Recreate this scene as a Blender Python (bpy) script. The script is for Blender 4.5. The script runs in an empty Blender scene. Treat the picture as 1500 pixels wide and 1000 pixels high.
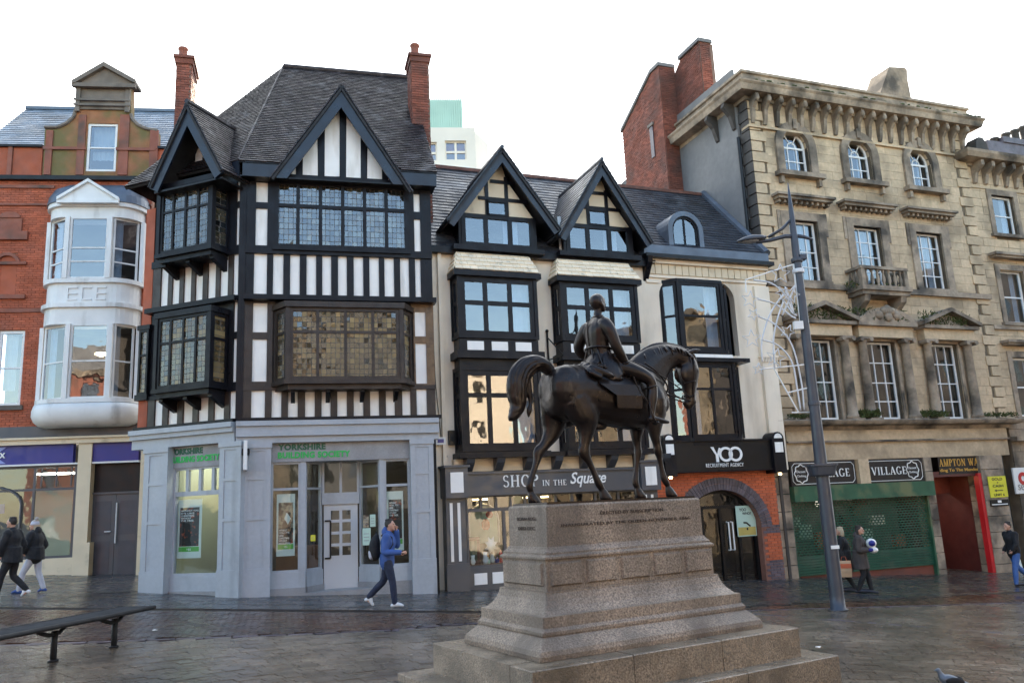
import bpy, bmesh, math, random
import numpy as np
from mathutils import Vector, Matrix
random.seed(7)
R_ = math.radians
scene = bpy.context.scene
COL = scene.collection
# ---------------------------------------------------------------- camera
FPX = 1200.0
TH = math.atan(240.7/FPX); RHO = math.atan(.0461)
CAMP = Vector((0, 0, 2.1))
FW = Vector((0, math.cos(TH), math.sin(TH))); U0 = Vector((0, -math.sin(TH), math.cos(TH))); R0 = Vector((1, 0, 0))
CR = math.cos(RHO)*R0 - math.sin(RHO)*U0
CU = math.sin(RHO)*R0 + math.cos(RHO)*U0
cam = bpy.data.objects.new('camera', bpy.data.cameras.new('camera')); COL.objects.link(cam)
cam.matrix_world = Matrix(((CR.x, CU.x, -FW.x, CAMP.x), (CR.y, CU.y, -FW.y, CAMP.y), (CR.z, CU.z, -FW.z, CAMP.z), (0, 0, 0, 1)))
cam.data.sensor_width = 36; cam.data.lens = FPX/1500*36
cam.data.clip_end = 2000; cam.data.clip_start = .1
scene.camera = cam
# ---------------------------------------------------------------- light
SUN_EL, SUN_AZ = R_(24), R_(-12)        # low sun behind the row: the square lies in its shade, lit by the sky and by the sunlit fronts opposite
sd = Vector((math.sin(SUN_AZ)*math.cos(SUN_EL), math.cos(SUN_AZ)*math.cos(SUN_EL), math.sin(SUN_EL)))
w = bpy.data.worlds.new('World'); scene.world = w; w.use_nodes = True
nt = w.node_tree; nt.nodes.clear()
N = nt.nodes.new; L = nt.links.new
sky = N('ShaderNodeTexSky'); sky.sky_type = 'NISHITA'; sky.sun_disc = False
sky.sun_elevation = SUN_EL; sky.sun_rotation = SUN_AZ; sky.air_density = 1.3; sky.dust_density = .6; sky.ozone_density = 1.6
bg1 = N('ShaderNodeBackground'); bg1.inputs[1].default_value = .15; L(sky.outputs[0], bg1.inputs[0])
bg2 = N('ShaderNodeBackground'); bg2.inputs[0].default_value = (.96, .985, 1, 1); bg2.inputs[1].default_value = 1.0
tc = N('ShaderNodeTexCoord'); sx = N('ShaderNodeSeparateXYZ'); L(tc.outputs['Generated'], sx.inputs[0])
nz = N('ShaderNodeTexNoise'); nz.inputs['Scale'].default_value = 2.2; nz.inputs['Detail'].default_value = 6; L(tc.outputs['Generated'], nz.inputs['Vector'])
ad = N('ShaderNodeMath'); ad.operation = 'MULTIPLY_ADD'; L(nz.outputs[0], ad.inputs[0]); ad.inputs[1].default_value = .9; L(sx.outputs['Y'], ad.inputs[2])
mr = N('ShaderNodeMapRange'); mr.interpolation_type = 'SMOOTHSTEP'; L(ad.outputs[0], mr.inputs[0])
mr.inputs[1].default_value = .42; mr.inputs[2].default_value = .95
mx = N('ShaderNodeMixShader'); L(mr.outputs[0], mx.inputs[0]); L(bg1.outputs[0], mx.inputs[1]); L(bg2.outputs[0], mx.inputs[2])
wo = N('ShaderNodeOutputWorld'); L(mx.outputs[0], wo.inputs[0])
sl = bpy.data.lights.new('sun', 'SUN'); sl.energy = 5.0; sl.angle = R_(1.0); sl.color = (1, .84, .64)
so = bpy.data.objects.new('sun', sl); COL.objects.link(so); so.rotation_euler = sd.to_track_quat('Z', 'Y').to_euler()
vs = scene.view_settings; vs.view_transform = 'Standard'; vs.look = 'None'; vs.exposure = 1.98; vs.gamma = 1; vs.use_curve_mapping = False
GZ = lambda x, y=0: -.052*x             # the square falls gently to the right

# ---------------------------------------------------------------- materials
MATS = {}
def mat(name, col, rough=.6, var=.12, vs=3., col2=None, s2=.7, t2=(.52, .68), bump=0., bs=40., metal=0., island=0., spec=.5, coat=0., streak=False, fine=0., fs=60.):
    m = bpy.data.materials.new(name); m.use_nodes = True; t = m.node_tree; n = t.nodes; l = t.links.new
    b = n['Principled BSDF']; g = n.new('ShaderNodeNewGeometry')
    def noise(scale, detail=5, vec=None):
        x = n.new('ShaderNodeTexNoise'); x.inputs['Scale'].default_value = scale; x.inputs['Detail'].default_value = detail
        l(vec or g.outputs['Position'], x.inputs['Vector']); return x.outputs[0]
    def mixc(f, a, c):
        x = n.new('ShaderNodeMix'); x.data_type = 'RGBA'
        if isinstance(f, (int, float)): x.inputs[0].default_value = f
        else: l(f, x.inputs[0])
        for i, v in ((6, a), (7, c)):
            if isinstance(v, tuple): x.inputs[i].default_value = (*v[:3], 1)
            else: l(v, x.inputs[i])
        return x.outputs[2]
    def rng(v, a, b_, c, d):
        x = n.new('ShaderNodeMapRange'); l(v, x.inputs[0])
        for i, q in zip((1, 2, 3, 4), (a, b_, c, d)): x.inputs[i].default_value = q
        return x.outputs[0]
    lo = tuple(c*(1-var) for c in col); hi = tuple(min(1, c*(1+var)) for c in col)
    c = mixc(rng(noise(vs), .3, .7, 0, 1), lo, hi)
    if fine: 
        k = rng(noise(fs, 3), .3, .7, 1-fine, 1+fine)
        x = n.new('ShaderNodeVectorMath'); x.operation = 'SCALE'; l(c, x.inputs[0]); l(k, x.inputs['Scale']); c = x.outputs[0]
    if island:
        k = rng(g.outputs['Random Per Island'], 0, 1, 1-island, 1+island)
        oi = n.new('ShaderNodeObjectInfo'); k2 = rng(oi.outputs['Random'], 0, 1, 1-island*.8, 1+island*.8)
        mm = n.new('ShaderNodeMath'); mm.operation = 'MULTIPLY'; l(k, mm.inputs[0]); l(k2, mm.inputs[1])
        x = n.new('ShaderNodeVectorMath'); x.operation = 'SCALE'; l(c, x.inputs[0]); l(mm.outputs[0], x.inputs['Scale']); c = x.outputs[0]
    if col2:
        vec = None
        if streak:
            mp = n.new('ShaderNodeMapping'); mp.inputs['Scale'].default_value = (1, 1, .22); l(g.outputs['Position'], mp.inputs[0]); vec = mp.outputs[0]
        c = mixc(rng(noise(s2, 7, vec), t2[0], t2[1], 0, 1), c, col2)
    l(c, b.inputs['Base Color'])
    b.inputs['Roughness'].default_value = rough; b.inputs['Metallic'].default_value = metal
    b.inputs['Specular IOR Level'].default_value = spec
    if coat: b.inputs['Coat Weight'].default_value = coat; b.inputs['Coat Roughness'].default_value = .12
    if bump:
        bp = n.new('ShaderNodeBump'); bp.inputs['Strength'].default_value = bump; bp.inputs['Distance'].default_value = .02
        l(noise(bs, 4), bp.inputs['Height']); l(bp.outputs[0], b.inputs['Normal'])
    if var > .02:
        l(rng(noise(vs*1.7), .3, .7, max(.02, rough-.12), min(1, rough+.12)), b.inputs['Roughness'])
    MATS[name] = m; return m

def glass(name, tint=(.8, .85, .9), refl=.22, lead=None, warm=.3):
    """window pane: part mirror (double panes reflect more than one sheet), part see-through"""
    m = bpy.data.materials.new(name); m.use_nodes = True; t = m.node_tree; n = t.nodes; l = t.links.new
    n.remove(n['Principled BSDF']); out = n['Material Output']; g = n.new('ShaderNodeNewGeometry')
    tr = n.new('ShaderNodeBsdfTransparent'); tr.inputs[0].default_value = (*tint, 1)
    gl = n.new('ShaderNodeBsdfGlossy'); gl.inputs['Roughness'].default_value = .02; gl.inputs[0].default_value = (.95, .97, 1, 1)
    mixs = n.new('ShaderNodeMixShader'); fr = n.new('ShaderNodeFresnel'); fr.inputs[0].default_value = 1.6
    mr = n.new('ShaderNodeMapRange'); l(fr.outputs[0], mr.inputs[0]); mr.inputs[3].default_value = refl; mr.inputs[4].default_value = 1
    bf = n.new('ShaderNodeMath'); bf.operation = 'SUBTRACT'; bf.inputs[0].default_value = 1; l(g.outputs['Backfacing'], bf.inputs[1])
    mu = n.new('ShaderNodeMath'); mu.operation = 'MULTIPLY'; l(mr.outputs[0], mu.inputs[0]); l(bf.outputs[0], mu.inputs[1])
    l(mu.outputs[0], mixs.inputs[0]); l(tr.outputs[0], mixs.inputs[1]); l(gl.outputs[0], mixs.inputs[2])
    ns = n.new('ShaderNodeTexNoise'); ns.inputs['Scale'].default_value = 1.6; l(g.outputs['Position'], ns.inputs['Vector'])
    bp = n.new('ShaderNodeBump'); bp.inputs['Strength'].default_value = .25; bp.inputs['Distance'].default_value = .02
    l(ns.outputs[0], bp.inputs['Height']); l(bp.outputs[0], gl.inputs['Normal'])
    last = mixs.outputs[0]
    if lead:   # leaded lights: small quarries, each tilted a little and of its own tint, in grey cames
        ux, uy, qw, qh = lead
        sp = n.new('ShaderNodeSeparateXYZ'); l(g.outputs['Position'], sp.inputs[0])
        def M(op, a, b=None, c=None):
            x = n.new('ShaderNodeMath'); x.operation = op
            for i, v in enumerate((a, b, c)):
                if v is None: continue
                if isinstance(v, (int, float)): x.inputs[i].default_value = v
                else: l(v, x.inputs[i])
            return x.outputs[0]
        U = M('MULTIPLY_ADD', sp.outputs[0], ux, M('MULTIPLY', sp.outputs[1], uy)); u = M('DIVIDE', U, qw); v = M('DIVIDE', sp.outputs[2], qh)
        fu, fv = M('FRACT', u), M('FRACT', v)
        e = M('MINIMUM', M('MINIMUM', fu, M('SUBTRACT', 1, fu)), M('MINIMUM', fv, M('SUBTRACT', 1, fv)))
        cid = n.new('ShaderNodeCombineXYZ'); l(M('FLOOR', u), cid.inputs[0]); l(M('FLOOR', v), cid.inputs[1])
        wn = n.new('ShaderNodeTexWhiteNoise'); wn.noise_dimensions = '3D'; l(cid.outputs[0], wn.inputs['Vector'])
        off = n.new('ShaderNodeVectorMath'); off.operation = 'SUBTRACT'; l(wn.outputs['Color'], off.inputs[0]); off.inputs[1].default_value = (.5, .5, .5)
        sc = n.new('ShaderNodeVectorMath'); sc.operation = 'SCALE'; l(off.outputs[0], sc.inputs[0]); sc.inputs['Scale'].default_value = .07
        ac = n.new('ShaderNodeVectorMath'); ac.operation = 'ADD'; l(bp.outputs[0], ac.inputs[0]); l(sc.outputs[0], ac.inputs[1]); l(ac.outputs[0], gl.inputs['Normal'])
        df = n.new('ShaderNodeBsdfPrincipled'); df.inputs['Base Color'].default_value = (.05, .048, .045, 1); df.inputs['Roughness'].default_value = .6
        quarry_tint = n.new('ShaderNodeBsdfDiffuse')
        cm = n.new('ShaderNodeMix'); cm.data_type = 'RGBA'; l(wn.outputs['Value'], cm.inputs[0]); cm.inputs[6].default_value = (.12, .085, .05, 1); cm.inputs[7].default_value = (.42, .31, .15, 1); l(cm.outputs[2], quarry_tint.inputs[0])
        m1 = n.new('ShaderNodeMixShader'); nb_ = n.new('ShaderNodeTexNoise'); nb_.inputs['Scale'].default_value = 1.1; l(g.outputs['Position'], nb_.inputs['Vector']); l(M('MULTIPLY', M('MULTIPLY_ADD', wn.outputs['Value'], warm, warm*.35), M('MULTIPLY_ADD', nb_.outputs[0], 2.6, -.5)), m1.inputs[0]); l(last, m1.inputs[1]); l(quarry_tint.outputs[0], m1.inputs[2])  # broad noise thins the amber, painting in the dark of rooms behind
        m2 = n.new('ShaderNodeMixShader'); l(M('LESS_THAN', e, .05), m2.inputs[0]); l(m1.outputs[0], m2.inputs[1]); l(df.outputs[0], m2.inputs[2]); last = m2.outputs[0]
    l(last, out.inputs[0]); MATS[name] = m; return m

def emis(name, col, s):
    m = bpy.data.materials.new(name); m.use_nodes = True; b = m.node_tree.nodes['Principled BSDF']
    b.inputs['Base Color'].default_value = (*col, 1); b.inputs['Emission Color'].default_value = (*col, 1); b.inputs['Emission Strength'].default_value = s
    MATS[name] = m; return m

mat('black_timber', (.008, .008, .011), .38, .25, 2.5, bump=.25, bs=25, spec=.2)
mat('brown_timber', (.026, .014, .008), .5, .35, 3, bump=.35, bs=30)
mat('bare_oak', (.16, .095, .045), .6, .3, 4, bump=.3, bs=30, col2=(.05, .03, .02), s2=3)
mat('sky_tinted_board', (.007, .010, .020), .36, .2, 2, bump=.15, bs=20)  # blue in the base colour stands for sky reflected in black paint
mat('white_plaster', (.86, .84, .79), .7, .05, 2, col2=(.58, .54, .46), s2=2.6, t2=(.55, .82), bump=.15, bs=30, streak=True)
mat('cream_render', (.78, .68, .54), .75, .07, 1.5, col2=(.42, .34, .24), s2=1.1, t2=(.55, .8), bump=.2, bs=35, streak=True)
mat('cream_paint', (.68, .57, .40), .6, .06, 2, col2=(.40, .33, .22), s2=2.5, t2=(.6, .8), bump=.2, bs=20)
mat('cream_tile', (.84, .70, .50), .65, .05, 3, col2=(.38, .34, .25), s2=4, t2=(.58, .75), island=.08, bump=.2, bs=30)
mat('grey_paint', (.36, .385, .415), .45, .05, 1.5, bump=.12, bs=15, col2=(.22, .23, .24), s2=2.2, t2=(.56, .82), streak=True, fine=.04, fs=12)
mat('slab_base', (.26, .26, .265), .5, .15, 3, fine=.15)
mat('dark_grey_paint', (.060, .066, .078), .4, .08, 2)
mat('window_white', (.74, .74, .72), .5, .04, 3, col2=(.45, .43, .38), s2=3, t2=(.62, .8))
mat('bay_white', (.74, .74, .72), .55, .06, 2, col2=(.40, .39, .36), s2=2.2, t2=(.55, .75), streak=True, bump=.1, bs=20)
mat('red_brick', (.37, .095, .045), .8, .16, 2.0, col2=(.17, .07, .045), s2=.8, t2=(.58, .8), island=.18, bump=.3, bs=60)
mat('red_mortar', (.26, .13, .085), .9, .15, 4)
mat('orange_brick', (.44, .10, .038), .7, .12, 2.5, island=.14, bump=.2, bs=60)
mat('orange_mortar', (.22, .10, .07), .9, .15, 4)
mat('blue_brick', (.085, .07, .085), .45, .25, 3, island=.3, bump=.2, bs=60)
mat('old_brick', (.20, .062, .038), .85, .28, 1.3, col2=(.09, .05, .04), s2=.7, t2=(.5, .72), island=.28, bump=.4, bs=60)
mat('old_mortar', (.20, .13, .10), .9, .2, 4)
mat('terracotta', (.26, .085, .05), .7, .2, 3, col2=(.09, .055, .04), s2=1.5, t2=(.5, .7), bump=.3, bs=30)
mat('mossy_brick', (.30, .13, .06), .85, .2, 3, col2=(.16, .13, .05), s2=1.1, t2=(.42, .6), bump=.4, bs=40, island=.15)
mat('brown_stone', (.17, .14, .115), .8, .2, 2, col2=(.10, .085, .07), s2=1.3, t2=(.5, .7), bump=.35, bs=35)
mat('sandstone', (.50, .380, .245), .85, .16, 1.2, col2=(.20, .155, .10), s2=.85, t2=(.52, .75), bump=.35, bs=30, island=.13, fine=.10, fs=9)
mat('sooty_stone', (.30, .235, .17), .85, .25, 1.5, col2=(.07, .058, .045), s2=1.2, t2=(.45, .66), bump=.4, bs=30, island=.15, fine=.15, fs=8)
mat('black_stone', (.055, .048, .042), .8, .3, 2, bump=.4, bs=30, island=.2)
mat('stone_joint', (.15, .115, .075), .95, .2, 3)
mat('cement_render', (.19, .185, .18), .9, .10, .7, col2=(.11, .11, .115), s2=.5, t2=(.45, .75), bump=.2, bs=15, streak=True, fine=.08, fs=5)
mat('moss', (.055, .075, .02), .95, .4, 5, bump=.8, bs=40)
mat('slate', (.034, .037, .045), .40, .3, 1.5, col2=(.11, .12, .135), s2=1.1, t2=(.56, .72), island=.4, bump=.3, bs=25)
mat('blue_slate', (.16, .20, .25), .45, .15, 1.5, col2=(.10, .12, .14), s2=.9, t2=(.5, .7), island=.22, bump=.2, bs=25)
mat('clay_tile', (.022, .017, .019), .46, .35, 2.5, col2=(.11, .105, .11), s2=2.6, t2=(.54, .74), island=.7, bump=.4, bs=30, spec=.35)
mat('roof_underlay', (.02, .019, .02), .8)
mat('ridge_tile', (.12, .05, .035), .7, .3, 4)
mat('lead_sheet', (.10, .12, .15), .42, .2, 2, metal=.3, bump=.2, bs=10)
mat('dark_metal', (.014, .015, .017), .6, .15, 4, spec=.3)
mat('lamp_paint', (.050, .056, .072), .42, .12, 3, metal=.2)
mat('interior', (.06, .052, .045), .8, .2, 1)
mat('interior_light', (.40, .42, .30), .7, .1, 1)
mat('interior_wood', (.16, .07, .03), .5, .3, 2)
mat('curtain', (.60, .62, .62), .9, .05, 6)
mat('blind', (.62, .58, .50), .8, .05, 6)
mat('black_paint', (.006, .006, .007), .4, .2, 3, spec=.3)
mat('brown_sign', (.014, .009, .008), .5, .15, 3)
mat('door_paint', (.46, .48, .50), .45, .05, 1.5, col2=(.35, .36, .37), s2=1.5, t2=(.6, .8))
mat('white_letter', (.82, .82, .80), .5, .02)
mat('gold_letter', (.60, .33, .06), .45, .15, 8)
mat('black_letter', (.02, .02, .02), .5, .02)
mat('dark_green_letter', (.01, .10, .05), .5, .02)
mat('green_letter', (.02, .42, .08), .5, .02)
mat('sign_blue', (.010, .014, .20), .4, .05, 3)
mat('pale_blue', (.25, .30, .62), .5, .03)
mat('poster_white', (.68, .74, .68), .5, .03)
mat('poster_dark', (.02, .015, .015), .5, .5, 6, col2=(.35, .06, .02), s2=9, t2=(.56, .66))
mat('poster_photo', (.30, .26, .18), .5, .4, 9, col2=(.07, .04, .03), s2=7, t2=(.46, .56))
mat('poster_green', (.10, .42, .06), .5, .05)
mat('poster_mint', (.42, .58, .50), .5, .03)
mat('poster_ochre', (.45, .36, .10), .5, .1)
mat('sign_yellow', (.62, .58, .03), .5, .06)
mat('red_paint', (.50, .015, .02), .4, .08)
mat('red_dull', (.10, .022, .018), .5, .2)
mat('shutter_green', (.012, .070, .042), .42, .18, 3, col2=(.05, .09, .06), s2=2)
mat('fascia_green', (.025, .095, .050), .45, .2, 2, col2=(.13, .15, .07), s2=1.2)
mat('granite', (.235, .187, .142), .55, .28, 1.6, col2=(.095, .075, .058), s2=1.7, t2=(.44, .70), bump=.5, bs=70, fine=.6, fs=48, streak=True)
mat('step_granite', (.19, .150, .108), .30, .3, 1.3, col2=(.085, .068, .048), s2=1.9, t2=(.45, .70), bump=.5, bs=70, fine=.65, fs=48)
mat('cut_letter', (.05, .036, .028), .8, .1)
mat('bronze', (.017, .011, .009), .36, .35, 3, metal=.5, bump=.22, bs=16, col2=(.018, .015, .016), s2=2.5, t2=(.45, .7))
mat('paving_flag', (.052, .045, .038), .25, .25, 1.5, col2=(.045, .045, .048), s2=.6, t2=(.42, .6), island=.22, bump=.3, bs=20, fine=.15, fs=30)
mat('paving_brick', (.080, .040, .025), .24, .25, 1.3, col2=(.05, .036, .032), s2=.45, t2=(.45, .62), island=.3, bump=.3, bs=30, fine=.2, fs=30)
mat('grey_sett', (.165, .132, .100), .23, .2, 1.0, col2=(.062, .050, .038), s2=.35, t2=(.45, .65), island=.24, bump=.35, bs=30, fine=.22, fs=30)
mat('paving_joint', (.022, .018, .015), .55, .25, 2)
mat('concrete', (.78, .70, .60), .8, .08, .3)  # tower walls paled in the base colour in place of haze
mat('copper_green', (.42, .60, .49), .6, .1, .5)
mat('tinsel', (.62, .63, .65), .4, .1, 5)
mat('litter', (.7, .7, .68), .6, .05)
glass('pane', tint=(.72, .78, .84), refl=.125)
glass('pane_clear', tint=(.88, .92, .92), refl=.02)
for nm_, k_ in (('a', 15), ('e', -21)):
    glass('pane_lead_'+nm_, tint=(.5, .6, .7), refl=.085, lead=(math.cos(R_(k_)), math.sin(R_(k_)), .115, .15), warm=.10); glass('pane_amber_'+nm_, tint=(.6, .5, .35), refl=.05, lead=(math.cos(R_(k_)), math.sin(R_(k_)), .115, .13), warm=.5)
emis('lamp_warm', (1, .72, .35), 5); emis('lamp_white', (1, .95, .82), 7)

# ---------------------------------------------------------------- helpers
def tag(o, label=None, cat=None, group=None, kind=None):
    if label: o['label'] = label
    if cat: o['category'] = cat
    if group: o['group'] = group
    if kind: o['kind'] = kind
    return o
def thing(name, label, cat, loc=(0, 0, 0), rz=0, group=None):
    o = bpy.data.objects.new(name, None); o.empty_display_size = .2; COL.objects.link(o)
    o.location = loc; o.rotation_euler = (0, 0, rz); return tag(o, label, cat, group)
class Fr:
    """a wall's frame: u along the wall to the right, y into the building, z up"""
    def __init__(s, root, O, ang, T=None):
        s.root = root; s.T = T or Matrix.Identity(4); s.ang = ang
        s.O = Vector((O[0], O[1], 0)); s.d = Vector((math.cos(ang), math.sin(ang), 0)); s.n = Vector((-math.sin(ang), math.cos(ang), 0))
    def sub(s, u, y, a):     # a frame turned by a about a point of this one, same root
        P = s.O+s.d*u+s.n*y
        return Fr(s.root, P, s.ang+a, s.T @ Matrix.Translation((u, y, 0)) @ Matrix.Rotation(a, 4, 'Z'))
    def p(s, px, py, off=0):
        r = CR*(px-750)+CU*(500-py)+FW*FPX; O = s.O+s.n*off
        t = (O-CAMP).dot(s.n)/r.dot(s.n); P = CAMP+r*t
        return (P-O).dot(s.d), P.z
    def u(s, px, z, off=0):
        a = (px-750)/FPX; B = s.O+s.n*off+Vector((0, 0, z))-CAMP
        return (a*B.dot(FW)-B.dot(CR))/(s.d.dot(CR)-a*s.d.dot(FW))
    def z(s, py, u, off=0):
        a = (500-py)/FPX; B = s.O+s.n*off+s.d*u-CAMP; Z = Vector((0, 0, 1))
        return (a*B.dot(FW)-B.dot(CU))/(Z.dot(CU)-a*Z.dot(FW))
    def R(s, x0, y0, x1, y1, off=0):
        xm, ym = (x0+x1)/2, (y0+y1)/2
        return (s.p(x0, ym, off)[0], s.p(x1, ym, off)[0], s.p(xm, y1, off)[1], s.p(xm, y0, off)[1])
    def w(s, u, y, z): return s.O+s.d*u+s.n*y+Vector((0, 0, z))
CUBES = {}
def cube(m):
    if m not in CUBES:
        me = bpy.data.meshes.new('block'); v = [(x, y, z) for x in (0, 1) for y in (0, 1) for z in (0, 1)]
        me.from_pydata(v, [], [(0, 1, 3, 2), (4, 6, 7, 5), (0, 4, 5, 1), (2, 3, 7, 6), (0, 2, 6, 4), (1, 5, 7, 3)]); me.materials.append(MATS[m]); CUBES[m] = me
    return CUBES[m]
def bx(F, name, m, u0, u1, y0, y1, z0, z1, parent=None, label=None):
    o = bpy.data.objects.new(name, cube(m)); COL.objects.link(o)
    par = parent or F.root
    M = F.T @ Matrix.Translation((u0, y0, z0)) @ Matrix.Diagonal((max(u1-u0, 1e-4), y1-y0, max(z1-z0, 1e-4), 1))
    o.parent = par
    if parent is not None and parent is not F.root: M = root_to(parent, F.root).inverted() @ M
    o.matrix_basis = M
    if label: o['label'] = label
    return o
def root_to(p, root):
    M = Matrix.Identity(4)
    while p is not None and p is not root: M = p.matrix_basis @ M; p = p.parent
    return M
class MB:
    def __init__(s): s.v = []; s.f = []
    def add(s, vs, fs):
        k = len(s.v); s.v += [tuple(v) for v in vs]; s.f += [tuple(i+k for i in f) for f in fs]; return s
    def box(s, u0, u1, y0, y1, z0, z1, M=None):
        v = [Vector((x, y, z)) for x in (u0, u1) for y in (y0, y1) for z in (z0, z1)]
        if M: v = [M @ a for a in v]
        return s.add(v, [(0, 1, 3, 2), (4, 6, 7, 5), (0, 4, 5, 1), (2, 3, 7, 6), (0, 2, 6, 4), (1, 5, 7, 3)])
    def prism(s, pts, y0, y1, M=None):      # outline in (u,z), extruded in y
        n = len(pts); v = [Vector((a, y0, b)) for a, b in pts]+[Vector((a, y1, b)) for a, b in pts]
        if M: v = [M @ a for a in v]
        return s.add(v, [tuple(range(n)), tuple(range(2*n-1, n-1, -1))]+[(i, i+n, (i+1) % n+n, (i+1) % n) for i in range(n)])
    def prismz(s, pts, z0, z1, M=None):     # outline in (u,y), extruded in z
        n = len(pts); v = [Vector((a, b, z0)) for a, b in pts]+[Vector((a, b, z1)) for a, b in pts]
        if M: v = [M @ a for a in v]
        return s.add(v, [tuple(range(n-1, -1, -1)), tuple(range(n, 2*n))]+[(i, (i+1) % n, (i+1) % n+n, i+n) for i in range(n)])
    def loft(s, rings, cap=True, close=True):
        n = len(rings[0]); v = [p for r in rings for p in r]; f = []
        for j in range(len(rings)-1):
            for i in range(n if close else n-1): f.append((j*n+i, j*n+(i+1) % n, (j+1)*n+(i+1) % n, (j+1)*n+i))
        if cap: f += [tuple(range(n-1, -1, -1)), tuple(range((len(rings)-1)*n, len(rings)*n))]
        return s.add(v, f)
    def tube(s, pts, r, n=8, cap=True):
        pts = [Vector(p) for p in pts]; r = r if isinstance(r, (list, tuple)) else [r]*len(pts); rings = []
        up = Vector((0, 0, 1)); prev = None
        for i, p in enumerate(pts):
            t = (pts[min(i+1, len(pts)-1)]-pts[max(i-1, 0)]).normalized()
            a = prev if prev is not None else (up if abs(t.z) < .9 else Vector((1, 0, 0)))
            x = (a-t*a.dot(t)).normalized(); prev = x; y = t.cross(x)
            rr = r[i]; ra, rb = rr if isinstance(rr, tuple) else (rr, rr)
            rings.append([p+x*ra*math.cos(k*2*math.pi/n)+y*rb*math.sin(k*2*math.pi/n) for k in range(n)])
        return s.loft(rings, cap)
    def lathe(s, prof, c, n=16, ax=None):
        rings = [[Vector((c[0]+r*math.cos(k*2*math.pi/n), c[1]+r*math.sin(k*2*math.pi/n), c[2]+z)) for k in range(n)] for r, z in prof]
        return s.loft(rings)
    def ball(s, c, rx, ry=None, rz=None, n=12, M=None):
        ry = ry or rx; rz = rz or rx; c = Vector(c); rings = []
        for j in range(1, n//2+2):
            a = math.pi*(j-.5)/(n//2+1); rings.append([c+(M or Matrix.Identity(3)) @ Vector((rx*math.sin(a)*math.cos(k*2*math.pi/n), ry*math.sin(a)*math.sin(k*2*math.pi/n), rz*math.cos(a))) for k in range(n)])
        return s.loft(rings)
    def mesh(s, name, m):
        me = bpy.data.meshes.new(name); me.from_pydata(s.v, [], s.f); me.materials.append(MATS[m]); return me
    def build(s, name, m, parent=None, F=None, smooth=False, label=None, kind=None, fix=True):
        me = s.mesh(name, m)
        if fix:
            b = bmesh.new(); b.from_mesh(me); bmesh.ops.recalc_face_normals(b, faces=b.faces[:]); b.to_mesh(me); b.free()
        if smooth: me.polygons.foreach_set('use_smooth', [True]*len(me.polygons))
        o = bpy.data.objects.new(name, me); COL.objects.link(o)
        if F is not None:
            par = parent or F.root; M = F.T.copy()
            if par is not F.root: M = root_to(par, F.root).inverted() @ M
            o.parent = par; o.matrix_basis = M
        elif parent is not None: o.parent = parent
        if label: o['label'] = label
        if kind: o['kind'] = kind
        return o
def wall(F, name, m, u0, u1, z0, z1, y0, y1, holes=(), parent=None):
    us = sorted({u0, u1, *[min(max(h[i], u0), u1) for h in holes for i in (0, 1)]}); zs = sorted({z0, z1, *[min(max(h[i], z0), z1) for h in holes for i in (2, 3)]})
    b = MB()
    for i in range(len(us)-1):
        run = None
        for j in range(len(zs)-1):
            cu, cz = (us[i]+us[i+1])/2, (zs[j]+zs[j+1])/2
            if any(h[0] < cu < h[1] and h[2] < cz < h[3] for h in holes):
                if run: b.box(us[i], us[i+1], y0, y1, *run); run = None
            else: run = (run[0], zs[j+1]) if run else (zs[j], zs[j+1])
        if run: b.box(us[i], us[i+1], y0, y1, *run)
    return b.build(name, m, parent, F)
def pieces(F, name, m, boxes, parent=None, limit=300):
    """single pieces: the largest ones each an object, the rest joined"""
    boxes = sorted(boxes, key=lambda q: -(q[1]-q[0])*(q[5]-q[4])/((F.w(q[0], q[2], q[4])-CAMP).length**2))
    for q in boxes[:limit]: bx(F, name, m, *q, parent=parent)
    if boxes[limit:]:
        b = MB()
        for q in boxes[limit:]: b.box(*q)
        b.build(name, m, parent, F, kind='stuff', fix=False)
def courses(u0, u1, z0, z1, h, wd, gap, y0, y1, holes=(), jit=.004, inside=None, vary=0):
    out = []; j = 0; z = z0
    while z < z1-.02:
        zt = min(z+h, z1); u = u0-(wd*.5 if j % 2 else 0)
        while u < u1-.01:
            ww = wd*(1+random.uniform(-vary, vary)); a, b = max(u, u0)+gap/2, min(u+ww, u1)-gap/2; u += ww
            segs = [(a, b)]
            for hh in holes:
                if hh[3] > z+h*.3 and hh[2] < zt-h*.3:
                    ns = []
                    for s0, s1 in segs:
                        if hh[0] < s0 and hh[1] > s1: continue
                        if hh[1] <= s0 or hh[0] >= s1: ns.append((s0, s1)); continue
                        if hh[0] > s0: ns.append((s0, hh[0]))
                        if hh[1] < s1: ns.append((hh[1], s1))
                    segs = ns
            for s0, s1 in segs:
                if s1-s0 > .03 and (inside is None or inside((s0+s1)/2, (z+zt)/2)):
                    out.append((s0, s1, y0-random.uniform(0, jit), y1, z+gap/2, zt-gap/2))
        z = zt; j += 1
    return out
def fsplit(a, b, c):
    if isinstance(c, int): return [a+(b-a)*i/c for i in range(c+1)]
    return [a]+[a+(b-a)*x for x in c]+[b]
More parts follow.
